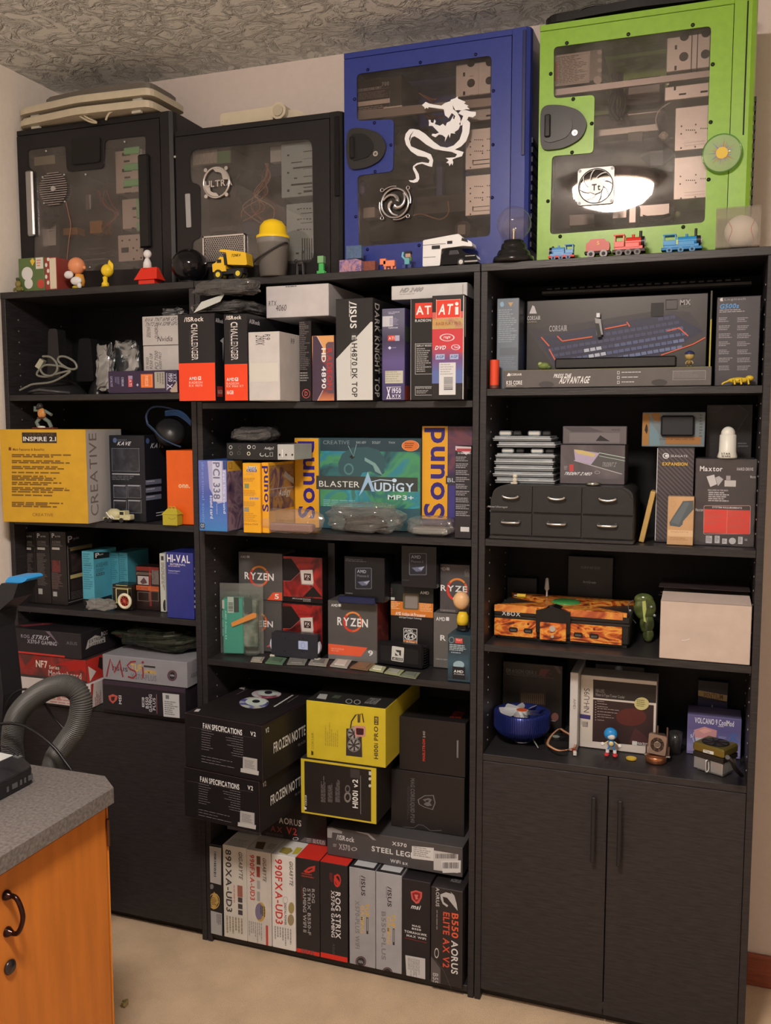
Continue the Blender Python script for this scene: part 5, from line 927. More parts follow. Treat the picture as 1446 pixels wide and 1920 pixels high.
figure(v, 1040, 490, 'tiny figure with a dark blue cap standing on the low keyboard box', kt, .03, mat((170, 140, 80), .4), mat((120, 100, 60), .4), .72, hat=mat((40, 46, 80), .4), hr=32)
r, k = toy(v, 318, 505, 'toy_vehicle', 'tiny green toy lump at the left on the low keyboard box', 'toy', z=kt, yo=.03); m = M(k); m.ell(0, 0, 18, 30, 20, 18, mat((110, 120, 60), .5)); m.ell(-18, -4, 28, 12, 10, 10, mat((150, 160, 90), .4)); m.ell(24, 0, 12, 16, 12, 12, mat((80, 90, 50), .4)); m.build('body', r)
r, k = toy(v, 1285, 585, 'toy_animal', 'yellow crawling toy lying at the foot of the blue-headed grey box', 'toy', z=Z1, yo=.012); yl = mat((196, 160, 40), .35); m = M(k); m.ell(0, 0, 24, 52, 16, 15, yl); m.ell(50, 0, 34, 20, 14, 14, yl); m.tube(spline([(-46, 0, 22), (-70, 0, 12), (-78, 0, 4)], 4), 5, yl); m.build('body', r)
for x_ in (-30, 0, 34):
    for s_ in (-1, 1): m = M(k); m.tube([(x_, s_*12, 22), (x_+8, s_*22, 30), (x_+12, s_*24, 3)], 5, yl, 6); m.build('leg', r)
# ================================================================ second shelf, left bookcase
v = 'c1'
P = BOX(v, 'product_box', 'big yellow speaker box with a white side sticking out at the left edge', 'box', 8, 590, 905, 248, Z2, y=-.09, d=.20, w=.262, c=(205, 152, 38), rz=.14)
P.w; P.on('F'); yl_ = (120, 84, 30)
P.rect(158, 270, 405, 345, (46, 36, 30)); P.T('INSPIRE 2.1', 166, 300, 400, 332, (220, 210, 200)); P.T('CREATIVE', 180, 276, 380, 294, (90, 66, 40)); P.rect(62, 375, 80, 398, (120, 60, 36)); P.T('Main Features & Benefits', 92, 382, 316, 400, (120, 74, 30))
for i, (y_, n) in enumerate(((425, 2), (468, 2), (510, 2), (552, 1), (578, 3), (624, 2), (662, 2), (690, 1), (714, 1), (768, 3))): P.lines(85, y_, 515, y_+n*13, n, yl_, seed=i, fill=.78)
P.T('CREATIVE', 232, 846, 380, 868, (130, 88, 34), bold=False); P.on('R'); P.fr(.002, .002, .998, .998, (186, 174, 166)); P.T('CREATIVE', 640, 275, 695, 865, (120, 108, 102), 90, bold=False); P.done(); YB = P
# second box standing behind, only its edge shows
P = BOX(v, 'product_box', 'dark box with a pink band seen as a sliver beside the yellow box', 'box', 735, 800, 890, 250, Z2, y=.175, d=.09, c=(42, 26, 34)); P.rect(712, 352, 800, 460, (46, 28, 32)); P.T('IN', 722, 378, 772, 438, (210, 200, 196)); P.rect(738, 462, 800, 515, (150, 90, 100)); P.rect(738, 770, 800, 860, (150, 96, 100)); P.done()
P = BOX(v, 'product_box', 'tall black headset box with pictures in white frames', 'box', 785, 1035, 900, 290, Z2, y=.035, d=.13, c=(26, 27, 33)); 
P.T('KAVE', 835, 335, 938, 362, (205, 200, 200), shear=.12); P.T('ROCCAT', 838, 318, 905, 330, (100, 100, 110)); P.ell(820, 325, 14, 18, (80, 96, 130)); P.frame(798, 382, 995, 548, 3, (110, 110, 118)); P.rect(802, 386, 991, 544, ramp_mat(((24, 24, 30), (40, 40, 48), (62, 62, 70)), 20)); P.rect(800, 562, 998, 572, (150, 148, 150)); P.lines(800, 580, 998, 615, 3, (92, 92, 98))
for x_, y_ in ((810, 645), (912, 645), (812, 752), (916, 752)): P.frame(x_, y_, x_+95, y_+92, 3, (120, 118, 122)); P.rect(x_+4, y_+8, x_+91, y_+88, ramp_mat(((24, 24, 30), (44, 44, 52), (66, 66, 74)), 30)); P.rect(x_, y_, x_+85, y_+8, (160, 158, 162))
P.on('R'); P.T('KAVE', 1070, 345, 1175, 380, (170, 168, 172), shear=.12); P.ell(1052, 330, 13, 20, (70, 90, 130))
for y_ in (605, 660, 715): P.rect(1036, y_, 1150, y_+34, (110, 116, 134)); P.lines(1045, y_+8, 1140, y_+20, 1, (190, 190, 200))
P.rect(1112, 836, 1180, 842, (200, 198, 200)); P.rect(1112, 856, 1165, 862, (190, 188, 190)); P.done()
P = BOX(v, 'product_box', 'plain orange box marked with a short lower case word', 'box', 1190, 1388, 900, 398, Z2, y=.02, d=.16, c=(225, 92, 26)); P.T('onn.', 1275, 640, 1356, 666, (235, 200, 160)); P.done(); ON = P
# rolled blue/black cable bundle over the orange box
hp = thing('headphones', 'black headphones with a blue cable lying on the orange box and headset box', 'headphones', tuple(atY(v, 1230, 390, .08)))
m = M(); e0 = atY(v, 1190, 250, .07); a_ = atY(v, 1100, 250, .07); rr_ = abs(a_.x-e0.x)
m.lathe(tuple(atY(v, 1215, 268, .09)), [(0, -.018), (.034, -.018), (.042, -.008), (.042, .006), (.034, .016), (0, .018)], mat((30, 29, 30), .35), 28, axis=(.45, -.75, .35)); m.build('ear_cup', hp, world=True)
m = M(); m.tube(spline([atY(v, *q, .075) for q in ((1055, 212), (1045, 150), (1080, 95), (1150, 85), (1260, 110), (1330, 150), (1368, 200))], 6), .0035, mat((36, 54, 80), .35)); m.build('headband', hp, world=True)
m = M()
for i in range(3): m.tube(spline([atY(v, *q, .05+i*.006) for q in ((1050, 205+i*4), (1095, 245+i*6), (1150, 305), (1230, 350), (1290, 372))], 5), .0022, mat((46, 66, 92), .35))
for i in range(5): m.tube(spline([atY(v, *q, .06+i*.004) for q in ((1180, 120+i*7), (1260, 110+i*9), (1320, 140+i*10), (1365, 190+i*8))], 5), .0022, mat((36, 70, 110), .35))
m.build('cable', hp, world=True)
# action figure
r, k = toy(v, 320, 236, 'toy_figure', 'grey and orange action figure crouching on top of the big yellow box', 'toy', z=YB.top, yo=.0)
gm_ = mat((110, 116, 106), .45); m = M(k); m.ell(-22, 0, 108, 34, 22, 40, mat((196, 130, 70), .4)); m.box(-52, -20, 72, 10, 20, 84, mat((90, 50, 36), .5), 4); m.build('torso', r); m = M(k); m.ell(-36, 0, 158, 26, 24, 24, mat((40, 36, 34), .4)); m.build('head', r)
for pts in (((-52, 0, 130), (-78, -6, 128), (-70, -8, 158)), ((6, 0, 128), (40, -6, 112), (70, -8, 98))): m = M(k); m.tube(pts, 11, gm_); m.build('arm', r)
for pts in (((-40, 0, 74), (-62, -10, 44), (-40, -12, 10)), ((0, 0, 72), (46, -10, 50), (68, -12, 8))): m = M(k); m.tube(pts, 14, gm_); m.build('leg', r)
m = M(k); m.box(-95, -25, 0, 95, 25, 9, mat((120, 44, 44), .5), 3); m.ell(-12, -20, 12, 36, 12, 8, wht); m.build('base', r)
# cement truck
r, k = toy(v, 870, 895, 'toy_mixer_truck', 'cream coloured toy cement mixer truck before the headset box', 'toy truck', z=Z2, Y=.012)
ct = mat((196, 184, 140), .4); m = M(k); m.box(-140, -32, 20, 85, 32, 34, ct, 3); m.box(40, -30, 22, 88, 30, 58, ct, 6); m.box(0, -32, 22, 44, 32, 84, ct, 5); m.build('cab', r); m = M(k); m.box(6, -33, 56, 38, -31, 78, dk); m.build('window', r); m = M(k); m.lathe((-120, 0, 50), [(0, 0), (22, 0), (42, 40), (38, 80), (20, 112), (0, 118)], ct, 20, axis=(1, 0, .1)); m.build('mixer_drum', r)
for a_ in (0, 1): m = M(k); m.tube([(-112+a_*30, -26, 70), (-80+a_*20, -40, 45), (-60+a_*20, -36, 28)], 5, wht); m.build('chute', r)
for x_ in (-110, -75, 18):
    for y_ in (-36, 26): m = M(k); m.cyl((x_, y_, 17), (x_, y_+10, 17), 17, dk, n=16); m.build('wheel', r)
r, k = toy(v, 1230, 912, 'toy_lunch_box', 'small gold lunch-box shaped house with two handles before the orange box', 'toy', z=Z2, Y=-.0)
gd = mat((176, 156, 44), .4); m = M(k); m.box(-58, -36, 0, 62, 36, 78, gd, 3); m.build('body', r); m = M(k); roofm(m, -64, 68, 38, 78, 118, -34, 40, gd); m.build('roof', r)
for x_ in (-12, 18): m = M(k); m.tube([(x_-14, 0, 116), (x_-10, 0, 132), (x_+8, 0, 132), (x_+12, 0, 114)], 4, gd); m.build('handle', r)
Pp = Print(r, .1, .1, .1, v); Pp.cl = False; Pp.yf = -36.6*k; Pp.arc(1228, 870, 26, 20, .15, (140, 120, 30), a0=.3, a1=2.8); Pp.done()
# ================================================================ second shelf, middle bookcase
v = 'c2'
P = BOX(v, 'product_box', 'blue and white sound card box at the left end of the shelf', 'box', 66, 338, 1115, 430, C2, y=None, d=.17, c=(62, 92, 160)); y0_ = P.P0.y
P.rect(66, 432, 336, 1112, grad_mat(((56, 120, 176), (70, 110, 176), (64, 96, 168), (70, 84, 156), (92, 100, 166)), 2, .13)); P.poly([(150, 432), (336, 434), (336, 830), (250, 850), (170, 700)], (170, 162, 190)); P.rect(200, 438, 290, 828, (196, 192, 204)); P.T('PCI 338', 205, 448, 272, 806, (110, 106, 130), -90); P.T('sound card', 176, 770, 206, 992, (210, 206, 214), -90); P.T('feel the sound', 302, 528, 326, 945, (196, 200, 224), -90); P.T('directional sound', 98, 446, 122, 1040, (120, 150, 200), -90, bold=False); P.lines(232, 850, 246, 1020, 1, (150, 160, 200), -90); P.rect(80, 1034, 124, 1092, (50, 56, 70)); P.T('QS', 86, 1042, 118, 1084, (180, 180, 190)); P.rect(300, 436, 334, 520, (60, 70, 120))
P.on('R'); P.rect(340, 530, 488, 1100, ramp_mat(((60, 48, 78), (110, 84, 100), (150, 120, 130), (84, 64, 90), (190, 170, 180)), 14)); P.rect(340, 432, 488, 530, (214, 160, 56)); P.frame(356, 452, 386, 510, 3, (60, 50, 30)); P.T('Q', 446, 460, 466, 484, (110, 80, 30)); P.done(); PCI = P
P = BOX(v, 'product_box', 'small yellow and purple sound card box second from the left', 'box', 494, 662, 1075, 456, C2, y=y0_+.005, d=.03, c=(228, 158, 32)); P.rect(536, 488, 626, 520, (206, 196, 186)); P.T('Sound', 540, 490, 620, 512, (40, 50, 110)); P.rect(532, 516, 626, 540, (40, 50, 110)); P.T('BLASTER', 538, 520, 620, 536, (215, 205, 200)); P.T('AUDIGY', 522, 556, 600, 570, (190, 150, 110)); P.lines(502, 600, 640, 640, 3, (180, 120, 40)); P.rect(510, 655, 552, 700, (120, 130, 90)); P.lines(502, 720, 640, 780, 4, (190, 128, 40)); P.rect(556, 786, 648, 808, (180, 160, 160)); P.T('24/96', 560, 790, 644, 806, (110, 80, 110)); P.lines(502, 830, 640, 880, 4, (190, 128, 40)); P.rect(508, 884, 552, 926, (140, 130, 110)); P.lines(502, 940, 640, 1030, 5, (196, 134, 40)); P.T('CREATIVE', 502, 1040, 640, 1056, (170, 110, 40))
P.done(); P = BOX(v, 'product_box', 'yellow spined sound card box with a purple picture side, third from the left', 'box', 662, 742, 1060, 452, C2, y=y0_+.012, d=.17, c=(226, 156, 34)); P.T('Sound', 680, 484, 740, 925, (56, 34, 100), 90)
P.on('R'); P.rect(752, 470, 985, 900, ramp_mat(((60, 40, 90), (90, 60, 80), (170, 120, 60), (60, 44, 80), (120, 84, 70)), 12)); P.T('Audigy', 835, 700, 960, 790, (210, 200, 190), shear=.1); P.T('BLASTER', 752, 740, 832, 775, (120, 110, 140)); P.stroke([(750, 712), (985, 682)], 4, (170, 150, 160)); P.poly([(885, 575), (905, 530), (930, 560), (985, 600), (985, 660), (910, 600)], (190, 180, 175)); P.done(); P3 = P
P = BOX(v, 'front_panel_unit', 'black audio front panel unit with sockets stacked on the small boxes', 'audio unit', 335, 822, 405, 262, max(P3.top, PCI.top), y=y0_+.03, d=.12, c=(32, 31, 32)); FP = P
for x_, y_, c_ in ((375, 303, (170, 166, 160)), (380, 362, (120, 116, 110)), (465, 305, (60, 58, 58)), (553, 300, (210, 206, 200)), (601, 302, (150, 146, 140)), (550, 364, (200, 190, 160)), (455, 358, (70, 68, 66))): P.arc(x_, y_, 17, 19, .4, c_); P.ell(x_, y_, 8, 9, (20, 19, 20))
P.arc(680, 372, 24, 20, .35, (180, 176, 170), a0=.5, a1=4); P.arc(728, 376, 22, 20, .35, (170, 166, 160), a0=.5, a1=4); P.frame(755, 352, 785, 392, 4, (160, 156, 150)); P.T('Audigy2', 698, 298, 798, 330, (190, 186, 180), shear=.1); P.done()
P = BOX(v, 'drive_bracket', 'pale metal bracket end beside the black audio front panel unit', 'bracket', 826, 988, 408, 275, FP.P0.z, y=y0_+.03, d=.11, c=(176, 170, 160), rough=.3); [P.ell(x_, 376, 8, 11, (30, 28, 28)) for x_ in (850, 912, 972)]; P.rect(872, 322, 880, 398, (220, 214, 204)); P.done()
bag(v, 345, 108, 760, 258, 'plastic_bag', 'grey bagged circuit board lying on top of the audio front panel unit', FP.top, y0_+.04, .09, smoke, 31, .12, inner=lambda r, w, d, h: (lambda m: (m.box(-w*.42, -d*.3, h*.2, w*.42, d*.3, h*.75, mat((70, 66, 66), .4), .003), m.build('wrapped_card', r)))(M()))
P = BOX(v, 'product_box', 'large teal sound card box with a yellow spine, glassy head pictured', 'box', 995, 2213, 925, 214, C2, y=.10, d=.16, c=(50, 84, 92)); AU = P; P.v = v
P.fr(0, 0, .0 + .20, 1, (226, 158, 34)); P.T('Sound', 1025, 245, 1190, 990, (52, 34, 120), 90); P.on('F', 'c3')
P.rect(92, 190, 942, 775, ramp_mat(((30, 56, 62), (36, 100, 104), (70, 140, 90), (40, 120, 140), (50, 150, 160), (60, 110, 100)), 9)); P.rect(92, 190, 942, 300, (42, 62, 70)); P.poly([(250, 480), (245, 400), (280, 320), (360, 270), (500, 262), (590, 290), (640, 360), (640, 400), (655, 430), (630, 450), (640, 480), (600, 510), (520, 470), (450, 480), (430, 520), (300, 520)], (52, 84, 88)); P.poly([(470, 350), (560, 400), (590, 440), (620, 500), (560, 470), (540, 420), (470, 380)], (120, 150, 146)); P.arc(335, 450, 42, 50, .3, (80, 120, 116)); P.poly([(340, 345), (362, 328), (388, 345), (365, 366)], (30, 34, 36)); P.stroke([(330, 250), (375, 345), (400, 240)], 4, (150, 180, 170))
P.T('CREATIVE', 118, 208, 342, 240, (120, 134, 134), bold=False); P.T('EAX ADV', 400, 214, 482, 234, (160, 166, 166)); P.T('DOLBY', 534, 214, 604, 236, (150, 156, 156)); P.T('THX', 672, 218, 730, 234, (150, 156, 156)); P.ell(858, 252, 74, 46, (214, 110, 48)); P.arc(858, 252, 74, 46, .05, (235, 170, 120)); P.lines(810, 228, 908, 280, 3, (120, 66, 30)); P.rect(60, 514, 920, 630, (58, 62, 58)); P.T('BLASTER', 84, 552, 426, 602, (220, 214, 206), bold=False); P.poly([(420, 680), (497, 472), (556, 640), (530, 640), (500, 560), (452, 640)], (150, 180, 206)); P.T('UDiGY', 552, 566, 888, 642, (186, 204, 220)); P.ell(722, 546, 20, 16, (190, 210, 226)); P.stroke([(520, 560), (600, 540), (700, 548)], 8, (170, 190, 206)); P.T('MP3+', 666, 670, 886, 712, (196, 206, 206)); P.lines(120, 712, 460, 775, 4, (120, 170, 166)); P.done()
P = BOX('c3', 'product_box', 'tall purple and yellow sound card box, its spine towards the front', 'box', 952, 1380, 862, 84, C2, y=.11, d=.16, c=(52, 40, 72), w=-.0185-atY('c3', 952, 470, .11).x); P.rect(953, 84, 1172, 870, (224, 156, 36)); P.T('Sound', 972, 100, 1150, 862, (54, 36, 110), 90); P.rect(1176, 90, 1376, 860, ramp_mat(((40, 34, 60), (60, 44, 80), (110, 60, 70), (44, 40, 70)), 10)); P.rect(1158, 508, 1240, 578, (54, 52, 60)); P.T('BL', 1172, 526, 1236, 560, (200, 196, 196), bold=False); P.rect(1180, 590, 1240, 860, (66, 56, 120)); P.done()
P = BOX('c3', 'product_box', 'narrow black bagged box of small print at the right end of the shelf', 'box', 1234, 1372, 1005, 252, C2, y=.012, d=.06, c=(44, 40, 42)); P.poly([(1236, 254), (1385, 262), (1385, 300), (1330, 330), (1290, 300), (1236, 290)], (190, 170, 170)); P.rect(1250, 275, 1380, 300, (160, 60, 66)); P.T('5.1 Sound Card', 1260, 306, 1378, 322, (205, 200, 200))
for i in range(9): P.lines(1242, 345+i*58, 1375, 390+i*58, 3, (140, 134, 136), seed=i)
P.rect(1282, 940, 1356, 980, (190, 184, 180), 'sticker'); P.done()
f_ = P
# clear bags lying in front
def card_in(c_, cc=None): return lambda r, w, d, h: (lambda m: (m.box(-w*.36, -d*.3, h*.08, w*.38, d*.32, h*.4, c_, .003), m.build('wrapped_card', r), cc and cc(r, w, d, h)))(M())
bag(v, 500, 905, 1240, 1105, 'plastic_bag', 'flat clear bag holding a reddish card at the foot of the yellow sound card box', C2, -.052, .04, clearbag, 41, .14, inner=card_in(mat((150, 112, 102), .5)))
bag('c3', 110, 745, 745, 985, 'plastic_bag', 'clear bag holding dark tangled parts in front of the teal box', C2, .012, .08, clearbag, 47, .2, inner=lambda r, w, d, h: (lambda m: (crumple(m, w*.6, d*.6, h*.55, mat((44, 42, 38), .3), 5, .3, 18), m.build('wrapped_parts', r)))(M()))
bag('c3', 800, 860, 1205, 990, 'plastic_bag', 'flat clear bag holding a grey card lying near the narrow black box', C2, .015, .07, clearbag, 53, .12, inner=card_in(mat((130, 128, 122), .5)))
# ================================================================ second shelf, right bookcase
v = 'c4'
dc = thing('drawer_cabinet', 'black mini cabinet of six small drawers with metal pulls', 'drawer cabinet', tuple(Vector((atZ(v, 82, 1290, Z2).x, max(.004, atZ(v, 82, 1290, Z2).y), Z2)))); dy = MX[dc.name].translation.y; X0_ = MX[dc.name].translation.x; dcm = mat((46, 43, 42), .42, nz=.1); dcd = mat((38, 36, 35), .4, nz=.1)
zL = lambda x, y: (atY(v, x, y, dy).x-X0_, atY(v, x, y, dy).z-Z2-.0005)
Wd, Hd = zL(1392, 1100)[0], zL(700, 800)[1]; Dd = .2
m = M(); m.prism(rounded([(-.001, .0), (Wd, 0), (Wd, Hd*.62), (Wd-.004, Hd-.012), (Wd-.02, Hd), (.03, Hd), (.006, Hd-.012), (-.001, Hd*.62)], .012, 4), .004, Dd, dcm); m.build('cabinet_body', dc)
xs = [0, zL(508, 1000)[0], zL(940, 1000)[0], Wd]; zr = [.010, Hd*.505, Hd]
for j in range(2):
    for i in range(3):
        a_, b_ = xs[i]+.0015, xs[i+1]-.0015; c_, d_ = zr[j]+.002, zr[j+1]-.003
        m = M(); pts = [(a_, c_), (b_, c_), (b_, d_), (a_, d_)]
        if j == 1 and i == 0: pts = [(a_, c_), (b_, c_), (b_, d_), (a_+.03, d_), (a_+.01, d_-.012), (a_, d_-.03)]
        if j == 1 and i == 2: pts = [(a_, c_), (b_, c_), (b_, d_-.03), (b_-.01, d_-.012), (b_-.026, d_), (a_, d_)]
        m.prism(pts, -.003, .004, dcd); dr_ = m.build('drawer', dc); cx_ = (a_+b_)/2; cz_ = (c_+d_)/2+.004
        m = M(); ch_ = mat((190, 182, 174), .2, .95); hwd = .019
        if j: m.tube([(cx_+hwd*math.cos(t), -.010-.008*math.sin(t)*0-.004, cz_+.004-.006*math.sin(t)) for t in [PI*i_/10 for i_ in range(11)]], .003, ch_, 8)
        else: m.tube(spline([(cx_-hwd, -.003, cz_+.004), (cx_-hwd, -.012, cz_), (cx_+hwd, -.012, cz_), (cx_+hwd, -.003, cz_+.004)], 3), .0032, ch_, 8)
        m.build('handle', dr_)
m = M(); m.box(-.001, -.006, 0, Wd+.002, Dd, .008, dcm, .002); m.build('base_plinth', dc); DT = Z2+Hd+.001
Pp = Print(dc, Wd, Dd, Hd, v); Pp.cl = False; Pp.yf = -.0032; Pp.T('Metal Storage', 102, 972, 298, 992, (150, 142, 138), shear=.1); Pp.done()
# stack of clear component cases
rr3 = random.Random(4); cas = clear_mat((236, 236, 236), .34, .05, 1.5, hz=(215, 212, 208), name='clear_case'); z_ = DT
stk = [(180, 700, 792, 752), (160, 690, 752, 716), (172, 690, 715, 675), (172, 690, 672, 628), (182, 700, 612, 580), (196, 705, 572, 528), (160, 670, 480, 440)]
for i, (a_, b_, c_, d_) in enumerate(stk):
    p0 = atY(v, a_, c_, .05); p1 = atY(v, b_, d_, .05); hh_ = max(.009, p1.z-p0.z); r = thing('component_case', ['clear plastic component case, ' + w for w in ('lowest of the stack on the drawer cabinet', 'second from the bottom of the stack on the drawer cabinet', 'third from the bottom of the stack on the drawer cabinet', 'fourth from the bottom of the stack on the drawer cabinet', 'fifth from the bottom of the stack on the drawer cabinet', 'second from the top of the stack on the drawer cabinet', 'topmost of the stack on the drawer cabinet')][i], 'case', (p0.x, .05+dy*0, z_)); w_ = p1.x-p0.x
    m = M(); m.box(0, 0, 0, w_, .11, .003, cas, .001); m.box(.003, .003, .003, w_-.003, .107, hh_-.0005, cas, .001); m.build('tray', r); m = M(); m.box(-.001, -.001, hh_*.35, w_+.001, .111, hh_*.35+.0025, mat((232, 228, 224), .28, .6), .001); m.build('rim', r)
    nx_ = 4
    for q in range(nx_):
        m = M(); cc = ((150, 146, 142), (60, 58, 58), (190, 186, 180), (40, 38, 40))[(q+i) % 4]; m.box(.008+q*w_/nx_, .01, .003, (q+1)*w_/nx_-.004, .08, hh_*.8, mat(cc, .25, .6), .002); m.build('component', r)
    z_ += hh_+.0016
    if i in (4, 6):
        for q in range(4):
            pz = M(); s_ = .016 if q % 2 == 0 else .010; pz.box(0, 0, 0, s_*1.9, .03, .011 if i == 4 else .012, mat((215, 212, 206) if q % 2 == 0 else (70, 68, 68), .15, .7), .003); o_ = pz.build('component_block', r); o_.location = (.012+q*w_/4, .01, hh_+.0)
        if i == 4: z_ += .0125
r, k = toy(v, 350, 782, 'toy_figure', 'tiny pale figure standing before the stack of clear cases', 'toy', z=DT, yo=.022); m = M(k); pm_ = mat((200, 186, 166), .5); m.box(-32, -16, 0, 24, 16, 16, pm_, 3); m.ell(2, 0, 34, 20, 14, 24, pm_); m.ell(4, 0, 70, 22, 16, 20, pm_); m.build('body', r)
P = BOX(v, 'product_box', 'grey memory box with a hinged lid standing open on the drawer cabinet', 'box', 750, 1315, 738, 440, DT, y=.075, d=.10, c=(88, 78, 78)); TZ = P
P.rect(752, 440, 1312, 735, ramp_mat(((62, 54, 54), (84, 74, 76), (110, 98, 98)), 5)); P.poly([(870, 480), (1095, 510), (1020, 612), (880, 575)], (170, 150, 168)); P.poly([(870, 478), (950, 488), (1060, 520), (1040, 545), (900, 515)], (196, 170, 110)); P.poly([(1085, 535), (1320, 585), (1300, 690), (1020, 610)], (84, 80, 78)); P.stroke([(870, 575), (1290, 695)], 4, (205, 196, 190)); P.stroke([(1090, 508), (1318, 552)], 5, (180, 200, 176)); P.stroke([(1090, 535), (1318, 580)], 4, (170, 190, 170)); P.T('TRIDENT Z', 1110, 592, 1245, 630, (140, 132, 128), shear=.1); P.T('TRIDENT Z NEO', 778, 678, 1035, 704, (225, 218, 212), shear=.08); P.rect(830, 610, 866, 672, (190, 66, 60)); P.lines(782, 625, 820, 660, 3, (150, 140, 138)); P.arc(1074, 680, 24, 14, .2, (160, 152, 148)); P.done()
P = BOX(v, 'product_box', 'open grey lid standing behind the memory box on the drawer cabinet', 'box', 772, 1330, 430, 276, TZ.top-.0, y=.085, d=.02, c=(96, 86, 86)); P.rect(830, 335, 1270, 420, (112, 102, 102)); P.poly([(1060, 405), (1100, 355), (1185, 408)], (38, 34, 36)); P.T('RIPJAWS', 1200, 300, 1272, 320, (60, 54, 56)); P.poly([(780, 284), (1000, 284), (1130, 325), (850, 325)], (76, 68, 70)); P.done()
r, k = toy(v, 1038, 785, 'metal_disc', 'round silver tin lid lying on the drawer cabinet front edge', 'lid', z=DT, yo=.035); m = M(k); m.lathe((0, 0, 0), [(0, 0), (64, 0), (68, 8), (68, 26), (62, 28), (58, 20), (0, 18)], mat((176, 168, 150), .2, .9), 28); m.build('disc', r)
v = 'c5'
P = BOX(v, 'product_box', 'slim yellow tan card box leaning against the tall striped box', 'box', 240, 295, 1290, 870, Z2+.002, y=.05, d=.05, c=(186, 146, 84), w=.0115); P.root.matrix_world = MX[P.root.name] @ Matrix.Rotation(.2, 4, 'Y'); MX[P.root.name] = P.root.matrix_world.copy(); P.done()
P = BOX(v, 'product_box', 'tall striped black external drive box with a white edge', 'box', 390, 733, 1335, 488, Z2, y=.07, d=.13, c=(58, 50, 52)); SG = P
st = mat((50, 43, 45), .4, c2=(74, 64, 66), scale=1); sm_ = bpy.data.materials.new('striped_card'); sm_.use_nodes = True; nt = sm_.node_tree; wv = nt.nodes.new('ShaderNodeTexWave'); wv.inputs['Scale'].default_value = 60; wv.bands_direction = 'DIAGONAL'; rp = nt.nodes.new('ShaderNodeValToRGB'); rp.color_ramp.elements[0].color = alb((46, 40, 42)); rp.color_ramp.elements[1].color = alb((84, 74, 76)); tc = nt.nodes.new('ShaderNodeTexCoord'); nt.links.new(tc.outputs['Object'], wv.inputs[0]); nt.links.new(wv.outputs[0], rp.inputs[0]); nt.links.new(rp.outputs[0], nt.nodes['Principled BSDF'].inputs['Base Color']); nt.nodes['Principled BSDF'].inputs['Roughness'].default_value = .4
P.rect(398, 495, 733, 1333, sm_); P.rect(390, 488, 399, 1335, (200, 192, 188)); P.arc(483, 560, 30, 26, .3, (210, 204, 200)); P.ell(488, 560, 14, 12, (210, 204, 200)); P.T('SEAGATE', 526, 553, 682, 572, (205, 198, 194), bold=False); P.T('EXPANSION', 452, 620, 680, 650, (214, 168, 50)); P.done()
P = BOX(v, 'product_box', 'small tan box picturing a grey drive, leaning before the striped box', 'box', 497, 737, 1360, 934, Z2, y=.03, d=.03, c=(190, 146, 104)); P.poly([(515, 1170), (640, 975), (735, 970), (737, 1050), (640, 1160), (635, 1190), (610, 1212), (520, 1200)], (84, 88, 90)); P.poly([(530, 1168), (650, 990), (700, 988), (600, 1190)], (96, 100, 102)); P.rect(500, 1242, 737, 1300, (210, 170, 130)); P.T('SimplySATA', 528, 1250, 690, 1268, (180, 136, 100)); P.lines(520, 1310, 690, 1340, 2, (170, 126, 84)); P.arc(550, 1000, 22, 26, .1, (174, 132, 92)); P.done()
P = BOX(v, 'product_box', 'shrink wrapped black hard drive box with a red panel', 'box', 748, 1318, 1375, 588, Z2, y=.05, d=.11, c=(48, 42, 46), w=.6165-atY('c5', 748, 980, .05).x); MX_ = P
P.T('Maxtor', 795, 655, 1002, 702, (220, 214, 210)); P.T('HARD DRIVE', 1134, 668, 1284, 696, (190, 184, 182)); P.poly([(855, 750), (925, 732), (950, 820), (890, 845)], (200, 194, 190)); P.poly([(935, 760), (970, 745), (1010, 775), (960, 838)], (176, 170, 168)); P.rect(1020, 785, 1124, 842, (190, 184, 178)); P.rect(1035, 742, 1075, 782, (160, 152, 150)); P.T('INCLUDED IN THIS BOX', 868, 868, 1054, 884, (180, 174, 172)); P.lines(872, 892, 1080, 985, 5, (170, 164, 162), fill=.6)
P.poly(rounded([(830, 1015), (1260, 1015), (1256, 1278), (826, 1278)], 14, 3), (190, 150, 140)); P.poly(rounded([(834, 1019), (1256, 1019), (1252, 1274), (830, 1274)], 12, 3), (44, 38, 42)); P.rect(832, 1054, 1254, 1272, (216, 52, 40)); P.T('SYSTEM REQUIREMENTS', 908, 1026, 1180, 1046, (205, 198, 196)); P.rect(1040, 1056, 1044, 1272, (190, 130, 110)); P.lines(845, 1066, 1030, 1200, 9, (190, 70, 56)); P.lines(1052, 1066, 1244, 1240, 11, (190, 70, 56), seed=3)
for q in ((848, 1292, 905, 1360), (930, 1292, 975, 1360), (998, 1318, 1042, 1366), (1145, 1302, 1186, 1368)): P.rect(*q, (190, 186, 184)); P.lines(q[0]+6, q[1]+8, q[2]-6, q[3]-10, 4, (100, 94, 96), seed=q[0])
P.ell(1092, 1340, 32, 30, (186, 182, 180)); P.T('CE', 1204, 1320, 1228, 1338, (190, 186, 184)); P.T('Maxtor', 1256, 740, 1316, 765, (170, 164, 164)); P.T('Maxtor', 752, 1040, 828, 1068, (180, 174, 174)); P.done()
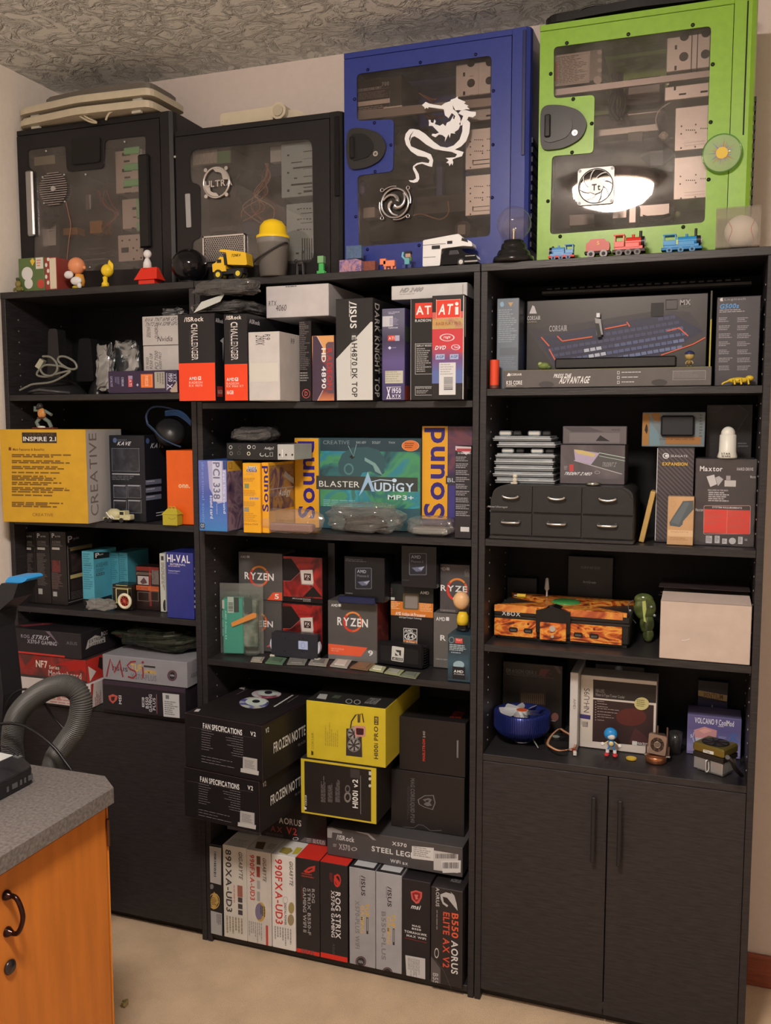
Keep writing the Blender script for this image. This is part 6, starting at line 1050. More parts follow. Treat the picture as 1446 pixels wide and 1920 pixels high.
# shrink film
m = M(); w_, h_, d_ = MX_.w, MX_.h, MX_.d; n_ = 30; V_ = []
for j in range(n_+1):
    for i in range(n_+1):
        u_, q_ = i/n_, j/n_; e_ = min(1, 8*min(u_, 1-u_)); V_.append((-.001+(w_+.002)*u_, -.0025-.0018*noise.noise(Vector((u_*4, q_*26+u_*2, 1)))*(1.4-u_)-.0008*noise.noise(Vector((u_*9, q_*9, 4))), (h_)*q_))
m.add(V_, [(j*(n_+1)+i, j*(n_+1)+i+1, (j+1)*(n_+1)+i+1, (j+1)*(n_+1)+i) for j in range(n_) for i in range(n_)], clear_mat((250, 248, 248), .02, .09, 1.5, name='shrink_film'), True); m.build('shrink_wrap', MX_.root, fix=False)
r, k = toy(v, 1045, 600, 'white_capsule', 'white domed capsule with black lettering standing on the shrink wrapped box', 'charger', z=MX_.top, yo=.06); wp_ = mat((216, 206, 190), .35); m = M(k); m.lathe((0, 0, 0), [(0, 0), (84, 0), (88, 14), (76, 60), (72, 210), (60, 218), (0, 218)], wp_, 30); m.build('body', r); m = M(k); m.ell(0, 0, 222, 62, 62, 66, wp_, 26); m.build('dome', r)
Pp = Print(r, .1, .1, .1, v); Pp.cl = False; Pp.yf = -90*k; Pp.T('STAR', 990, 532, 1074, 548, (40, 36, 34)); Pp.T('WARS', 990, 556, 1074, 572, (40, 36, 34)); Pp.done()
P = BOX(v, 'product_box', 'blister card with orange ends and a dark slab inside, behind the striped box', 'box', 265, 842, 465, 160, SG.top+.0, y=.12, d=.012, c=(112, 118, 118)); P.rect(266, 172, 328, 463, (160, 108, 50)); P.poly([(300, 275), (306, 268), (316, 290), (318, 330), (306, 362), (288, 325)], (26, 24, 24)); P.poly([(340, 170), (432, 168), (432, 250), (380, 240)], (150, 104, 56)); P.rect(480, 385, 800, 455, (158, 104, 52)); P.poly([(335, 240), (420, 360), (430, 465), (335, 465)], (110, 132, 138)); P.T('2.5 inch PORTABLE HARD DISK', 425, 400, 748, 414, (70, 50, 36)); P.lines(790, 180, 822, 400, 8, (84, 88, 88)); P.done()
m = M(); a_ = P.uv(435, 380); b_ = P.uv(748, 190); m.box(a_[0], -.012, a_[1], b_[0], -.0008, b_[1], mat((38, 38, 42), .35), .004); m.build('hard_disk', P.root, label='dark slab'); P.face = 'F'
P = BOX(v, 'product_box', 'dim black box picturing a slanted card, standing at the back right', 'box', 850, 1275, 545, 90, MX_.top-.03 if False else Z2+.0, y=.17, d=.08, c=(32, 28, 30)); P.T('SSD M.2 NVME', 880, 108, 1005, 126, (76, 70, 72)); P.lines(880, 132, 1025, 172, 3, (66, 60, 62)); P.stroke([(1150, 100), (1240, 165), (1140, 330)], 5, (84, 78, 82)); P.arc(915, 300, 34, 36, .1, (50, 46, 48)); P.arc(915, 420, 34, 36, .1, (50, 46, 48)); P.lines(1140, 440, 1240, 490, 2, (90, 84, 84)); P.done()
# ================================================================ third shelf, left bookcase
v = 'd1'; tz = Z3
labs = ('leftmost tall black network card box of three slim ones', 'middle tall black network card box of three slim ones', 'right tall black network card box of three slim ones, with a red picture')
for i, (a_, b_, c_) in enumerate(((160, 247, 572), (250, 347, 572), (352, 462, 575))):
    P = BOX(v, 'product_box', labs[i], 'box', a_, b_, c_, 62, tz, y=.045, d=.17, c=(38, 32, 31)); x = a_+(2 if i == 0 else 8)
    P.T('P', x, 74, x+18, 106, (205, 198, 192)); P.T('tp-link', x+22, 88, x+60, 104, (180, 172, 166)); P.T('AX3000', x+2, 126, x+60, 144, (130, 120, 116)); P.lines(x+2, 148, x+78, 168, 2, (110, 102, 98)); P.rect(x+2, 172, x+55, 188, (176, 166, 156)); 
    if i < 2: P.lines(x+2, 215, x+72, 440, 22, (96, 86, 82), seed=i)
    else: P.rect(x+2, 262, x+60, 345, ramp_mat(((60, 26, 26), (110, 40, 40), (46, 30, 30)), 30)); P.lines(x+2, 350, x+78, 465, 12, (110, 84, 82))
    if i: P.rect(x+10, 458 if i == 1 else 480, x+38, 496 if i == 1 else 512, (170, 162, 156), 'sticker')
    P.done()
P.__init__(P.root, P.w, P.d, P.h, v); P.on('R'); P.T('P', 470, 92, 502, 138, (200, 194, 190)); P.T('tp-link', 508, 98, 550, 120, (150, 144, 140)); P.frame(474, 160, 640, 535, 3, (150, 140, 132)); P.poly([(488, 178), (640, 150), (640, 170), (488, 198)], (150, 130, 80)); P.rect(495, 205, 640, 330, ramp_mat(((46, 38, 36), (60, 44, 42), (84, 60, 56)), 20)); P.rect(488, 348, 640, 374, (190, 170, 110)); P.rect(495, 384, 640, 460, (52, 40, 38)); P.lines(495, 465, 640, 520, 5, (90, 80, 76)); P.done()
tq = (84, 160, 176)
P = BOX(v, 'product_box', 'turquoise and black network card box with its side towards the front', 'box', 572, 652, 545, 200, tz, y=.06, d=.11, c=tq); 
P.fr(0, 0, 1, .13, (30, 28, 28)); P.lines(580, 215, 645, 470, 16, (60, 124, 140)); P.T('AXE5400', 580, 290, 628, 302, (44, 88, 100)); P.on('R'); P.fr(0, 0, 1, .13, (30, 28, 28)); P.poly([(652, 205), (760, 205), (760, 242), (652, 255)], (30, 28, 28)); P.T('P', 662, 210, 690, 242, (220, 214, 208)); P.T('tp-link', 690, 214, 718, 228, (205, 200, 194)); P.T('AXE5400', 666, 276, 748, 306, (60, 108, 120)); P.lines(666, 316, 740, 344, 3, (66, 120, 132)); P.rect(668, 348, 726, 366, (52, 84, 94)); P.T('Wi-Fi 6E', 672, 351, 722, 363, (120, 180, 190)); P.done()
for i, (a_, b_) in enumerate(((764, 826), (830, 888))):
    P = BOX(v, 'product_box', ('turquoise box standing in the shade, left of a close pair', 'turquoise box standing in the shade, right of a close pair')[i], 'box', a_, b_, 530, 208, tz, y=.14, d=.11, c=(76, 146, 158)); P.lines(a_+6, 225, b_-6, 400, 12, (58, 118, 130), seed=i); P.done()
# black lantern-like box with wagon wheel, and red metal box
P = BOX(v, 'toy_fire_engine', 'black and red toy tin wagon body with a white window', 'toy truck', 945, 1108, 572, 305, tz, y=.07, d=.05, c=(40, 26, 24), rough=.25); P.rect(948, 308, 1105, 335, (120, 34, 30)); P.rect(1038, 308, 1052, 580, (130, 40, 36)); P.frame(950, 350, 1105, 362, 3, (150, 130, 110)); P.rect(958, 372, 1034, 430, (176, 164, 160)); P.poly([(975, 410), (1000, 380), (1015, 400), (1025, 420), (990, 428)], (90, 60, 60)); P.rect(1056, 330, 1105, 430, ramp_mat(((60, 50, 48), (110, 96, 90), (90, 70, 66)), 40)); P.rect(948, 440, 1105, 472, (196, 96, 50)); P.T('FORTUNE', 955, 446, 1030, 466, (140, 50, 40)); P.T('COFFEE', 1050, 446, 1104, 466, (140, 50, 40)); P.frame(958, 482, 1038, 545, 3, (130, 110, 96)); P.frame(1044, 478, 1104, 545, 3, (130, 110, 96)); P.done()
P = BOX(v, 'toy_wagon', 'small black toy wagon with gold trim and a cream wheel with red spokes', 'toy truck', 782, 925, 590, 432, tz, y=.05, d=.05, c=(34, 28, 24), rough=.25); P.frame(806, 458, 892, 560, 6, (200, 184, 120)); P.rect(785, 452, 925, 456, (150, 130, 80)); P.rect(806, 420 if False else 434, 886, 438, (200, 184, 120)); P.done()
m = M(); c_ = atY(v, 867, 546, .038); inv = MX[P.root.name].inverted(); cl = inv @ c_; k = (c_-CAM).dot(FW)/(FPX*vs(v)); cr = mat((226, 210, 176), .4); m.ring((cl.x, cl.y, cl.z), 46*k, 11*k, cr, n=28); m.ring((cl.x, cl.y, cl.z), 34*k, 3*k, mat((150, 50, 36), .4), n=24, k=6); m.build('wheel_tyre', P.root)
m = M(); [m.cyl((cl.x, cl.y, cl.z), (cl.x+34*k*math.cos(t), cl.y, cl.z+34*k*math.sin(t)), 4*k, mat((170, 50, 36), .4), n=6) for t in [2*PI*i/10 for i in range(10)]]; m.cyl((cl.x, cl.y-5*k, cl.z), (cl.x, cl.y+5*k, cl.z), 10*k, mat((200, 110, 90), .3, .5), n=12); m.build('wheel_spokes', P.root)
bag(v, 585, 540, 770, 608, 'plastic_bag', 'small crumpled clear wrapper lying before the turquoise box', tz, .012, .03, clear_mat((235, 232, 228), .22, .12, 1.5, bump=.5, scale=60), 61, .35)
P = BOX(v, 'product_box', 'slim white box with tiny print standing left of the blue box', 'box', 1112, 1150, 622, 215, tz, y=None, d=.12, c=(196, 190, 176)); y_ = P.P0.y; P.rect(1120, 232, 1138, 262, (50, 50, 54)); P.lines(1120, 275, 1144, 520, 3, (110, 104, 96), -90); P.ell(1146, 575, 12, 40, (50, 46, 44)); P.done()
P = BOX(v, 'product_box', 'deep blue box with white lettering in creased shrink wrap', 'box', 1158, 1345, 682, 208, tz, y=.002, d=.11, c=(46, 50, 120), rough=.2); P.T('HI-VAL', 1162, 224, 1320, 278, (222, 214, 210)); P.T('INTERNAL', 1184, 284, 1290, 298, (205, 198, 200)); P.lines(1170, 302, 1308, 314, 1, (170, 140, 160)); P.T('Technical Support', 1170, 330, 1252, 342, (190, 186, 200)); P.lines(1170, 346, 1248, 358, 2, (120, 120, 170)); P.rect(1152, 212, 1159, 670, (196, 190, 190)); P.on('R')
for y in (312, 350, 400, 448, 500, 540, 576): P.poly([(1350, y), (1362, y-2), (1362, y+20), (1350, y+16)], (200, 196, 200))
P.done(); HV = P
# ================================================================ third shelf, middle bookcase
v = 'd2'; tz = C3; gy = (84, 78, 75)
def ryzen(P, cx, cy, r, part=None, num=None):
    P.arc(cx, cy, r, r*1.08, .2, (214, 92, 50), a0=-.6, a1=1.9); P.arc(cx, cy, r, r*1.08, .22, (205, 58, 44), a0=1.6, a1=4.1); P.arc(cx, cy, r, r*1.08, .18, (222, 130, 56), a0=3.9, a1=5.6)
def cube(v, label, L, R, Bm, Tp, z, y, d, c=gy): return BOX(v, 'product_box', label, 'box', L, R, Bm, Tp, z, y=y, d=d, c=c)
P = cube(v, 'lower grey processor box with an orange ring, behind the teal blister pack', 440, 845, 1095, 618, tz, .12, .09); R1 = P
ryzen(P, 608, 840, 95); P.T('RYZEN', 475, 818, 760, 880, (225, 216, 210)); P.poly([(690, 1085), (745, 1048), (845, 1048), (845, 1090)], (190, 90, 90)); P.rect(440, 618, 845, 640, (74, 68, 66)); P.done()
P = cube(v, 'upper grey processor box with an orange ring and the number 5', 416, 852, 615, 140, R1.top, .12, .09)
ryzen(P, 620, 378, 98); P.T('RYZEN', 476, 343, 768, 414, (228, 220, 214)); P.T('AMD', 434, 170, 492, 194, (170, 162, 158)); P.rect(498, 170, 526, 194, (170, 162, 158)); P.poly([(700, 614), (760, 540), (851, 540), (851, 622)], (220, 84, 52)); P.T('5', 778, 556, 820, 606, (230, 220, 214)); P.done()
def fxbox(P, o):
    P.rect(858, 185+o, 1255, 590+o, ramp_mat(((60, 14, 14), (120, 24, 24), (170, 38, 32), (90, 20, 20)), 18)); P.poly([(858, 200+o), (945, 200+o), (1035, 330+o), (940, 425+o), (858, 420+o)], (26, 20, 20)); P.poly([(1165, 480+o), (1258, 590+o), (1060, 585+o)], (26, 20, 20)); P.poly([(1030, 320+o), (1160, 312+o), (1168, 450+o), (1165, 470+o), (1045, 460+o)], (150, 130, 124)); P.poly([(1038, 316+o), (1155, 312+o), (1168, 440+o), (1160, 458+o), (1052, 452+o)], (206, 190, 180)); P.rect(1072, 350+o, 1142, 420+o, (60, 34, 30)); P.T('FX', 1084, 364+o, 1130, 392+o, (225, 210, 200)); P.T('AMD', 1094, 400+o, 1120, 410+o, (205, 190, 180)); P.stroke([(860, 425+o), (940, 425+o), (1035, 335+o)], 4, (170, 90, 84)); P.stroke([(1165, 478+o), (1060, 575+o), (860, 570+o)], 4, (120, 60, 60))
P = cube(v, 'lower dark red processor box with a silver chip picture', 858, 1258, 1095, 650, tz, .125, .09, (26, 19, 19)); F1 = P; fxbox(P, 478); P.done()
P = cube(v, 'upper dark red processor box with a silver chip picture', 858, 1258, 648, 180, F1.top, .125, .09, (26, 19, 19)); fxbox(P, 0); P.T('AMD FX 8-CORE PROCESSOR', 954, 598, 1140, 612, (180, 172, 168)); P.T('BLACK EDITION', 1064, 620, 1140, 632, (170, 162, 158)); P.done()
P = BOX(v, 'product_box', 'tall narrow black box spine with tiny marks beside the red boxes', 'box', 1262, 1385, 1095, 40, tz, y=.16, d=.1, c=(24, 22, 24)); P.T('?', 1140, 90, 1158, 130) if False else None; P.lines(1288, 420, 1322, 515, 10, (80, 74, 76)); P.done()
# teal blister pack, turned so that its face runs back along the side
p0 = atZ(v, 150, 1165, tz); r = thing('blister_pack', 'teal and clear blister pack with a white barcode, at the left end of the shelf', 'package', (p0.x+.032, p0.y, tz), .25); tl = mat((60, 152, 132), .35)
I_ = MX[r.name].inverted(); h_ = atY(v, 280, 470, p0.y).z-tz
m = M(); wpk = .098; m.box(.002, .004, .004, wpk*.60, .042, h_*.80, tl, .002); o1 = m.build('card_insert', r)
m = M(); m.box(wpk*.50, .008, .02, wpk, .044, h_*.78, mat((150, 146, 132), .4, c2=(90, 96, 84), scale=40), .004); m.build('wrapped_cooler', r)
m = M(); m.box(-.004, -.001, 0, wpk+.004, .047, h_*.86, clear_mat((240, 246, 242), .05, .05, 1.5, name='blister_plastic'), .006); m.box(-.012, .028, 0, wpk+.012, .030, h_, clear_mat((240, 246, 242), .12, .06, 1.5), 0); m.build('blister_shell', r)
Pp = Print(r, wpk, .06, h_, v); Pp.yf = .0035; Pp.rect(190, 615, 272, 702, (196, 190, 180), 'sticker'); Pp.rect(198, 622, 240, 695, (50, 56, 54), 'sticker'); Pp.rect(304, 585, 366, 745, (190, 190, 180), 'sticker'); Pp.barcode(312, 640, 360, 735, 10, vert=False); Pp.rect(368, 590, 418, 738, (40, 50, 46)); Pp.lines(186, 720, 262, 1090, 5, (120, 190, 172), -90); Pp.T('AMD Athlon 64', 278, 720, 298, 1010, (160, 210, 196), -90); Pp.yf = -.0018; Pp.rect(470, 585, 548, 740, (70, 76, 70), 'sticker'); Pp.T('AMD', 474, 560, 544, 600, (90, 96, 88)); Pp.poly([(340, 845), (560, 745), (620, 750), (600, 790), (350, 885)], (208, 130, 60)); Pp.done()
# card with light: dark aluminium module
p0 = atZ(v, 735, 1190, tz); p1 = atZ(v, 1215, 1205, tz); r = thing('fan_controller', 'flat dark grey module with white ends standing on the shelf, small bluish label', 'module', (p0.x, p0.y, tz), .0); W_ = atY(v, 1215, 1080, p0.y).x-p0.x; H_ = atY(v, 970, 955, p0.y).z-tz; k = W_/480
m = M(); m.prism(rounded([(10*k, 22*k), (30*k, 12*k), (450*k, 12*k), (470*k, 22*k), (475*k, H_-.004), (462*k, H_), (30*k, H_), (12*k, H_-.004)], .002, 2), 0, .02, mat((62, 60, 66), .35, .5)); m.build('body', r)
for s_ in (0, 1):
    m = M(); x_ = (-4 if s_ == 0 else 468)*k; xc = x_+8*k+(H_*.40-14*k)*(1 if s_ == 0 else -1); m.cyl((xc, .004, H_*.5), (xc, .016, H_*.5), H_*.40, mat((205, 205, 210), .3), n=22); m.build('end_cap', r); m = M(); a_ = (-5 if s_ == 0 else 440)*k; m.box(a_, -.002, 0, a_+48*k, .012, 22*k, mat((200, 190, 170), .4), .001); m.build('foot', r)
Pp = Print(r, W_, .02, H_, v); Pp.cl = False; Pp.yf = -.0004; Pp.rect(1016, 1028, 1110, 1112, (168, 176, 205), 'label'); Pp.arc(1062, 1072, 22, 30, .2, (130, 140, 180)); [Pp.ell(*q, 8, 8, (34, 33, 36)) for q in ((884, 1000), (1063, 1002), (880, 1130), (1057, 1136))]; Pp.stroke([(820, 1018), (905, 1026), (1110, 1022)], 3, (44, 43, 46)); Pp.stroke([(820, 1118), (905, 1110), (1110, 1122)], 3, (44, 43, 46)); Pp.done()
# row of loose processors on the shelf edge
def cpu(v, pts, c, label, top=None, c2=None, pins=None):
    q = [atZ(v, *p, tz+.004) for p in pts]; c0 = sum(q, Vector())/4; r = thing('processor_chip', label, 'chip', (c0.x, c0.y, tz), group='loose processors along the shelf edge')
    L = [(p.x-c0.x, p.y-c0.y) for p in q]; m = M(); m.slab(L, .0005, .0035, c); m.build('substrate', r)
    m = M(); m.slab([(a*.62, b*.62) for a, b in L], .0035, .0055, top or mat((176, 166, 156), .25, .7)); m.build('heat_spreader', r)
silv = mat((176, 168, 158), .3, .6); gr_ = mat((96, 112, 88), .45)
for pts, c, lb, tp in (
 ([(535, 1232), (650, 1240), (680, 1190), (560, 1188)], (150, 138, 122), 'small beige grey processor chip, leftmost along the shelf edge', mat((160, 150, 138), .4)),
 ([(682, 1245), (855, 1262), (900, 1200), (740, 1182)], (92, 118, 92), 'green processor chip with a bright corner, second from the left', mat((110, 130, 104), .3, .4)),
 ([(900, 1258), (1080, 1265), (1110, 1212), (930, 1195)], (120, 116, 104), 'grey framed processor chip, third from the left', silv),
 ([(1115, 1262), (1295, 1278), (1325, 1205), (1150, 1202)], (150, 140, 128), 'plain grey metal processor chip, fourth from the left', silv)):
    cpu('d2', pts, c, lb, tp)
v = 'd3'
for pts, c, lb, tp in (
 ([(92, 1148), (245, 1168), (290, 1098), (150, 1082)], (170, 160, 148), 'pale square processor chip before the orange banded box', mat((205, 196, 184), .35)),
 ([(272, 1165), (435, 1188), (505, 1125), (350, 1112)], (128, 96, 70), 'brown ceramic processor chip, sixth from the left', mat((134, 100, 74), .4)),
 ([(445, 1185), (570, 1205), (600, 1160), (490, 1140)], (176, 170, 130), 'cream topped processor chip with brown pins', mat((216, 208, 180), .4)),
 ([(580, 1212), (720, 1235), (762, 1190), (630, 1168)], (150, 150, 110), 'processor chip with white and dark specks', mat((176, 170, 156), .3, .4)),
 ([(720, 1240), (868, 1262), (910, 1212), (780, 1200)], (116, 118, 96), 'dull green processor chip, rightmost along the shelf edge', mat((112, 114, 100), .4))):
    cpu(v, pts, c, lb, tp)
P = cube(v, 'wide grey processor box with an orange band and the number 9', 72, 518, 1062, 570, tz, .105, .09); RY = P; P.fr(0, 0, 1, .215, (200, 92, 62) if False else (110, 104, 100)); P.poly([(75, 948), (430, 985), (370, 1065), (75, 1042)], (222, 88, 54)); P.T('AMD', 102, 590, 162, 614, (225, 218, 212)); P.rect(168, 590, 192, 614, (225, 218, 212)); ryzen(P, 296, 752, 86); P.T('RYZEN', 158, 718, 434, 792, (226, 218, 212)); P.T('9', 436, 1010, 480, 1060, (220, 212, 206)); P.T('AM4 PROCESSOR', 100, 988, 218, 1004, (235, 150, 120)); P.T('AMD RYZEN', 100, 1006, 170, 1018, (235, 150, 120)); P.on('R'); P.fr(0, .2, 1, 1, ramp_mat(((130, 50, 44), (100, 50, 48), (190, 90, 60)), 10)); P.done()
P = cube(v, 'black processor box with a glowing emblem, on the grey box', 220, 585, 515, 165, RY.top+.004, .09, .08, (24, 23, 26)); PH = P
def phenom(P, x0, y0, x1, y1):
    P.poly(rounded([(x0, y0), (x1, y0), (x1, y1), (x0, y1)], 14, 3), (92, 92, 98)); P.poly(rounded([(x0+7, y0+7), (x1-7, y0+7), (x1-7, y1-7), (x0+7, y1-7)], 10, 3), (36, 36, 42)); w_ = x1-x0; h_ = y1-y0; P.T('AMD', x0+w_*.12, y0+h_*.1, x0+w_*.66, y0+h_*.25, (150, 150, 156)); P.T('Phenom II', x0+w_*.12, y0+h_*.33, x0+w_*.8, y0+h_*.44, (104, 104, 112)); P.poly([(x0+w_*.15, y0+h_*.66), (x1-w_*.12, y0+h_*.6), (x1-w_*.3, y0+h_*.82), (x0+w_*.4, y0+h_*.84)], (96, 98, 118)); P.poly([(x1-w_*.5, y0+h_*.68), (x1-w_*.12, y0+h_*.6), (x1-w_*.3, y0+h_*.78)], (150, 150, 166))
phenom(P, 318, 262, 470, 456); P.lines(232, 185, 425, 215, 2, (84, 82, 86)); P.lines(232, 490, 340, 505, 1, (110, 108, 112)); P.done()
m = M(); r = thing('blue_tray', 'dark blue plastic piece under the black emblem box', 'tray', tuple(Vector((atY(v, 175, 560, .08).x, .07, RY.top)))); m.box(0, 0, 0, atY(v, 505, 550, .08).x-atY(v, 175, 560, .08).x, .012, .018, mat((34, 38, 70), .4), .003); m.build('body', r)
P = BOX(v, 'product_box', 'green and orange processor box with a chip window', 'box', 600, 1026, 1120, 415, tz, y=.135, d=.09, c=(28, 26, 27)); AT = P; P.rect(602, 418, 1026, 560, grad_mat(((26, 26, 28), (26, 30, 30), (30, 90, 66), (30, 60, 48), (24, 32, 30), (30, 90, 64), (20, 26, 26)), 2, .16)); P.poly([(602, 418), (1026, 440), (1026, 500), (602, 460)], (28, 32, 32)); P.poly([(602, 558), (1026, 588), (1026, 716), (602, 686)], (206, 116, 42)); P.T('AMD', 906, 476, 986, 502, (215, 210, 205)); P.lines(612, 445, 662, 520, 4, (120, 80, 80)); P.rect(602, 528, 676, 552, (196, 190, 180)); P.poly(rounded([(752, 492), (895, 500), (893, 645), (750, 638)], 16, 3), (96, 84, 60)); P.poly(rounded([(772, 510), (884, 516), (882, 632), (770, 626)], 10, 3), (132, 120, 112)); P.lines(615, 566, 735, 640, 5, (235, 180, 130)); P.lines(905, 590, 1020, 665, 6, (235, 180, 130)); P.T('AMD Athlon 64 Processor', 684, 668, 956, 700, (235, 220, 205)); P.T('with HyperTransport Technology', 715, 706, 920, 728, (190, 186, 184)); P.rect(756, 810, 880, 958, (196, 190, 184)); P.rect(762, 816, 874, 846, (36, 33, 33)); P.T('AMD', 768, 820, 840, 844, (215, 208, 202)); P.rect(762, 918, 874, 952, (190, 110, 50)); P.rect(762, 850, 874, 916, (40, 36, 36)); P.arc(818, 884, 54, 32, .22, (210, 204, 198)); P.T('64', 790, 862, 848, 906, (215, 208, 202)); P.T('Athlon', 780, 924, 856, 948, (235, 215, 195)); P.done()
P = cube(v, 'black processor box with a glowing emblem, high at the back', 735, 1055, 410, 66, AT.top, .09, .08, (26, 25, 28)); phenom(P, 806, 130, 966, 330); P.lines(745, 372, 850, 384, 1, (70, 68, 72)); P.done()
P = cube(v, 'lower grey processor box at the right end, partly hidden', 1026, 1352, 1122, 678, tz, .12, .09, (100, 93, 88)); G1 = P; P.T('AMD', 1050, 708, 1132, 742, (220, 212, 206)); P.rect(1140, 708, 1168, 742, (220, 212, 206)); P.T('R', 1088, 872, 1140, 922, (222, 214, 208)); P.T('AMD RYZEN', 1046, 1084, 1150, 1096, (170, 162, 156)); P.done()
P = cube(v, 'upper grey processor box at the right end with an orange ring', 1030, 1354, 672, 232, G1.top, .12, .09, (78, 72, 72)); ryzen(P, 1240, 460, 96); P.T('RYZE', 1092, 424, 1330, 478, (226, 218, 212)); P.T('AMD', 1056, 258, 1138, 286, (180, 172, 168)); P.rect(1144, 260, 1172, 286, (180, 172, 168)); P.rect(1305, 275, 1352, 345, ramp_mat(((60, 56, 56), (120, 112, 108)), 40)); P.T('AMD RYZEN PROCESSOR', 1054, 640, 1224, 656, (150, 142, 138)); P.done()
P = BOX(v, 'product_box', 'narrow dark teal processor box at the right end of the shelf front', 'box', 1155, 1345, 1275, 872, tz, y=.012, d=.09, c=(44, 66, 76), w=-.0185-atY(v, 1155, 1070, .012).x); P.rect(1158, 875, 1345, 1270, grad_mat(((20, 36, 44), (34, 60, 72), (50, 78, 90), (36, 54, 62), (40, 56, 62)), 2, .1)); P.arc(1190, 915, 26, 30, .3, (100, 120, 120)); P.rect(1222, 900, 1290, 945, (190, 66, 56)); P.T('TRAY', 1230, 908, 1284, 926, (225, 180, 170)); P.lines(1172, 960, 1342, 1020, 4, (170, 176, 176)); P.lines(1185, 1028, 1335, 1046, 1, (140, 150, 150)); P.ell(1255, 1140, 50, 36, (140, 160, 166)); P.rect(1198, 1158, 1314, 1272, (24, 26, 30)); P.T('AMD', 1210, 1188, 1296, 1212, (215, 210, 206)); P.T('Athlon', 1210, 1218, 1304, 1230, (180, 176, 172)); P.rect(1150, 868, 1345, 874, (150, 150, 146), 'worn_edge'); P.done(); TP = P
r, k = toy(v, 1290, 865, 'toy_figure', 'round headed tan toy figure in a yellow top standing on the teal box', 'toy', z=TP.top, yo=.055)
tn = mat((222, 170, 120), .4); m = M(k); m.ell(0, -10, 14, 60, 34, 14, blk); m.box(-44, -24, 10, 44, 24, 78, blk, 12); m.build('shorts', r); m = M(k); m.lathe((0, 0, 60), [(0, 0), (52, 0), (54, 40), (50, 80), (34, 112), (0, 116)], mat((226, 182, 44), .4), 24); m.build('shirt', r); m = M(k); m.ell(-14, 0, 278, 76, 62, 82, tn, 24); m.build('head', r); m = M(k); m.ell(-78, -20, 290, 12, 10, 18, tn); m.build('nose', r)
# black heatsink cartridge (angled)
p0 = atZ(v, 518, 1140, tz); p1 = atZ(v, 925, 1195, tz); ang = math.atan2(p1.y-p0.y, p1.x-p0.x); W_ = (p1-p0).length; H_ = atY(v, 520, 925, p0.y).z-tz
r = thing('heatsink_module', 'black finned slot cartridge with a white emblem sticker', 'cooler', (p0.x, p0.y, tz), ang)
m = M(); m.box(0, 0, .002, W_, .012, H_, mat((24, 22, 24), .3), .003); m.box(W_*.08, -.0008, H_*.2, W_*.92, .0005, H_*.82, mat((28, 26, 28), .45), .0003); m.build('shell', r)
for i in range(9): m = M(); z = H_*(.06+i*.104); m.box(.004, .013, z, W_+.002, .036, z+.002, mat((56, 52, 50), .35, .6), .0004); m.build('fin', r)
m = M(); m.box(W_*.03, .012, .003, W_*.97, .016, H_-.003, mat((44, 42, 42), .4, .5)); m.build('back_plate', r)
Pp = Print(r, W_, .04, H_, v); Pp.yf = -.001; Pp.poly(rounded([(652, 968), (762, 985), (755, 1118), (645, 1100)], 8, 2), (200, 192, 182), 'sticker'); Pp.poly([(682, 1004), (735, 1010), (733, 1062), (716, 1050), (716, 1028), (698, 1026)], (60, 56, 54), 'sticker'); Pp.poly([(680, 1030), (696, 1046), (712, 1060), (680, 1056)], (60, 56, 54), 'sticker'); Pp.poly([(655, 1068), (750, 1082), (748, 1108), (653, 1094)], (50, 46, 46), 'sticker'); Pp.T('AMD ATHLON', 662, 1078, 742, 1098, (200, 192, 182), k='sticker'); Pp.done()
# ================================================================ third shelf, right bookcase
v = 'd4'; tz = Z3
p0 = atZ(v, 122, 775, tz); p1 = atZ(v, 1295, 875, tz); ang = math.atan2(p1.y-p0.y, p1.x-p0.x); W_ = (p1-p0).length
GX = thing('game_console', 'black game console with orange flame print panels and a green disc', 'game console', (p0.x+.014, p0.y, tz), ang); nn = Vector((-math.sin(ang), math.cos(ang), 0)); ux = Vector((math.cos(ang), math.sin(ang), 0))
def fl(x, y): d = V_ray(v, x, y); P0 = MX[GX.name].translation; t = (P0-CAM).dot(nn)/d.dot(nn); q = CAM+d*t; return ((q-P0).dot(ux), q.z-P0.z)
H_ = fl(700, 515)[1]*1.0; Dg = .168
flame = ramp_mat(((60, 26, 16), (150, 56, 24), (214, 108, 36), (224, 156, 64), (190, 76, 30), (90, 30, 20)), 16, .3, 2.2, (1, 1, 2.2)); bkc = mat((30, 28, 27), .4)
cxw = [fl(550, 560)[0], fl(835, 600)[0]]; zt_ = H_
m = M(); m.box(0, .003, .008, W_, Dg, zt_*.62, bkc, .003); m.box(.006, .01, 0, W_-.006, Dg-.01, .008, bkc); m.build('lower_body', GX)
m = M(); m.box(0, -.002, zt_*.70, cxw[0], .02, zt_*.88, bkc, .002); m.box(cxw[1], -.002, zt_*.70, W_+.001, .02, zt_*.88, bkc, .002); m.build('front_band', GX)
def toppoly(z0, z1, c, ins=0): # the X-shaped lid
    m = M(); m.slab(rounded([(0+ins, 0), (W_-ins, 0), (W_*.66, Dg*.38), (W_*.66, Dg*.62), (W_-ins, Dg), (ins, Dg), (W_*.34, Dg*.62), (W_*.34, Dg*.38)], .012, 3), z0, z1, c); return m
m = toppoly(zt_*.86, zt_, flame); m.build('lid', GX)
m = M(); m.slab([(0, .004), (W_, .004), (W_, Dg), (0, Dg)], zt_*.62, zt_*.86, mat((44, 42, 40), .5)); m.build('side_shell', GX)
m = M(); m.prism([(cxw[0]-.002, zt_*.30), (cxw[1]+.002, zt_*.30), (cxw[1]+.002, zt_*.92), ((cxw[0]+cxw[1])/2, zt_*1.06), (cxw[0]-.002, zt_*.92)], -.008, .03, mat((22, 20, 20), .25)); m.build('centre_block', GX)
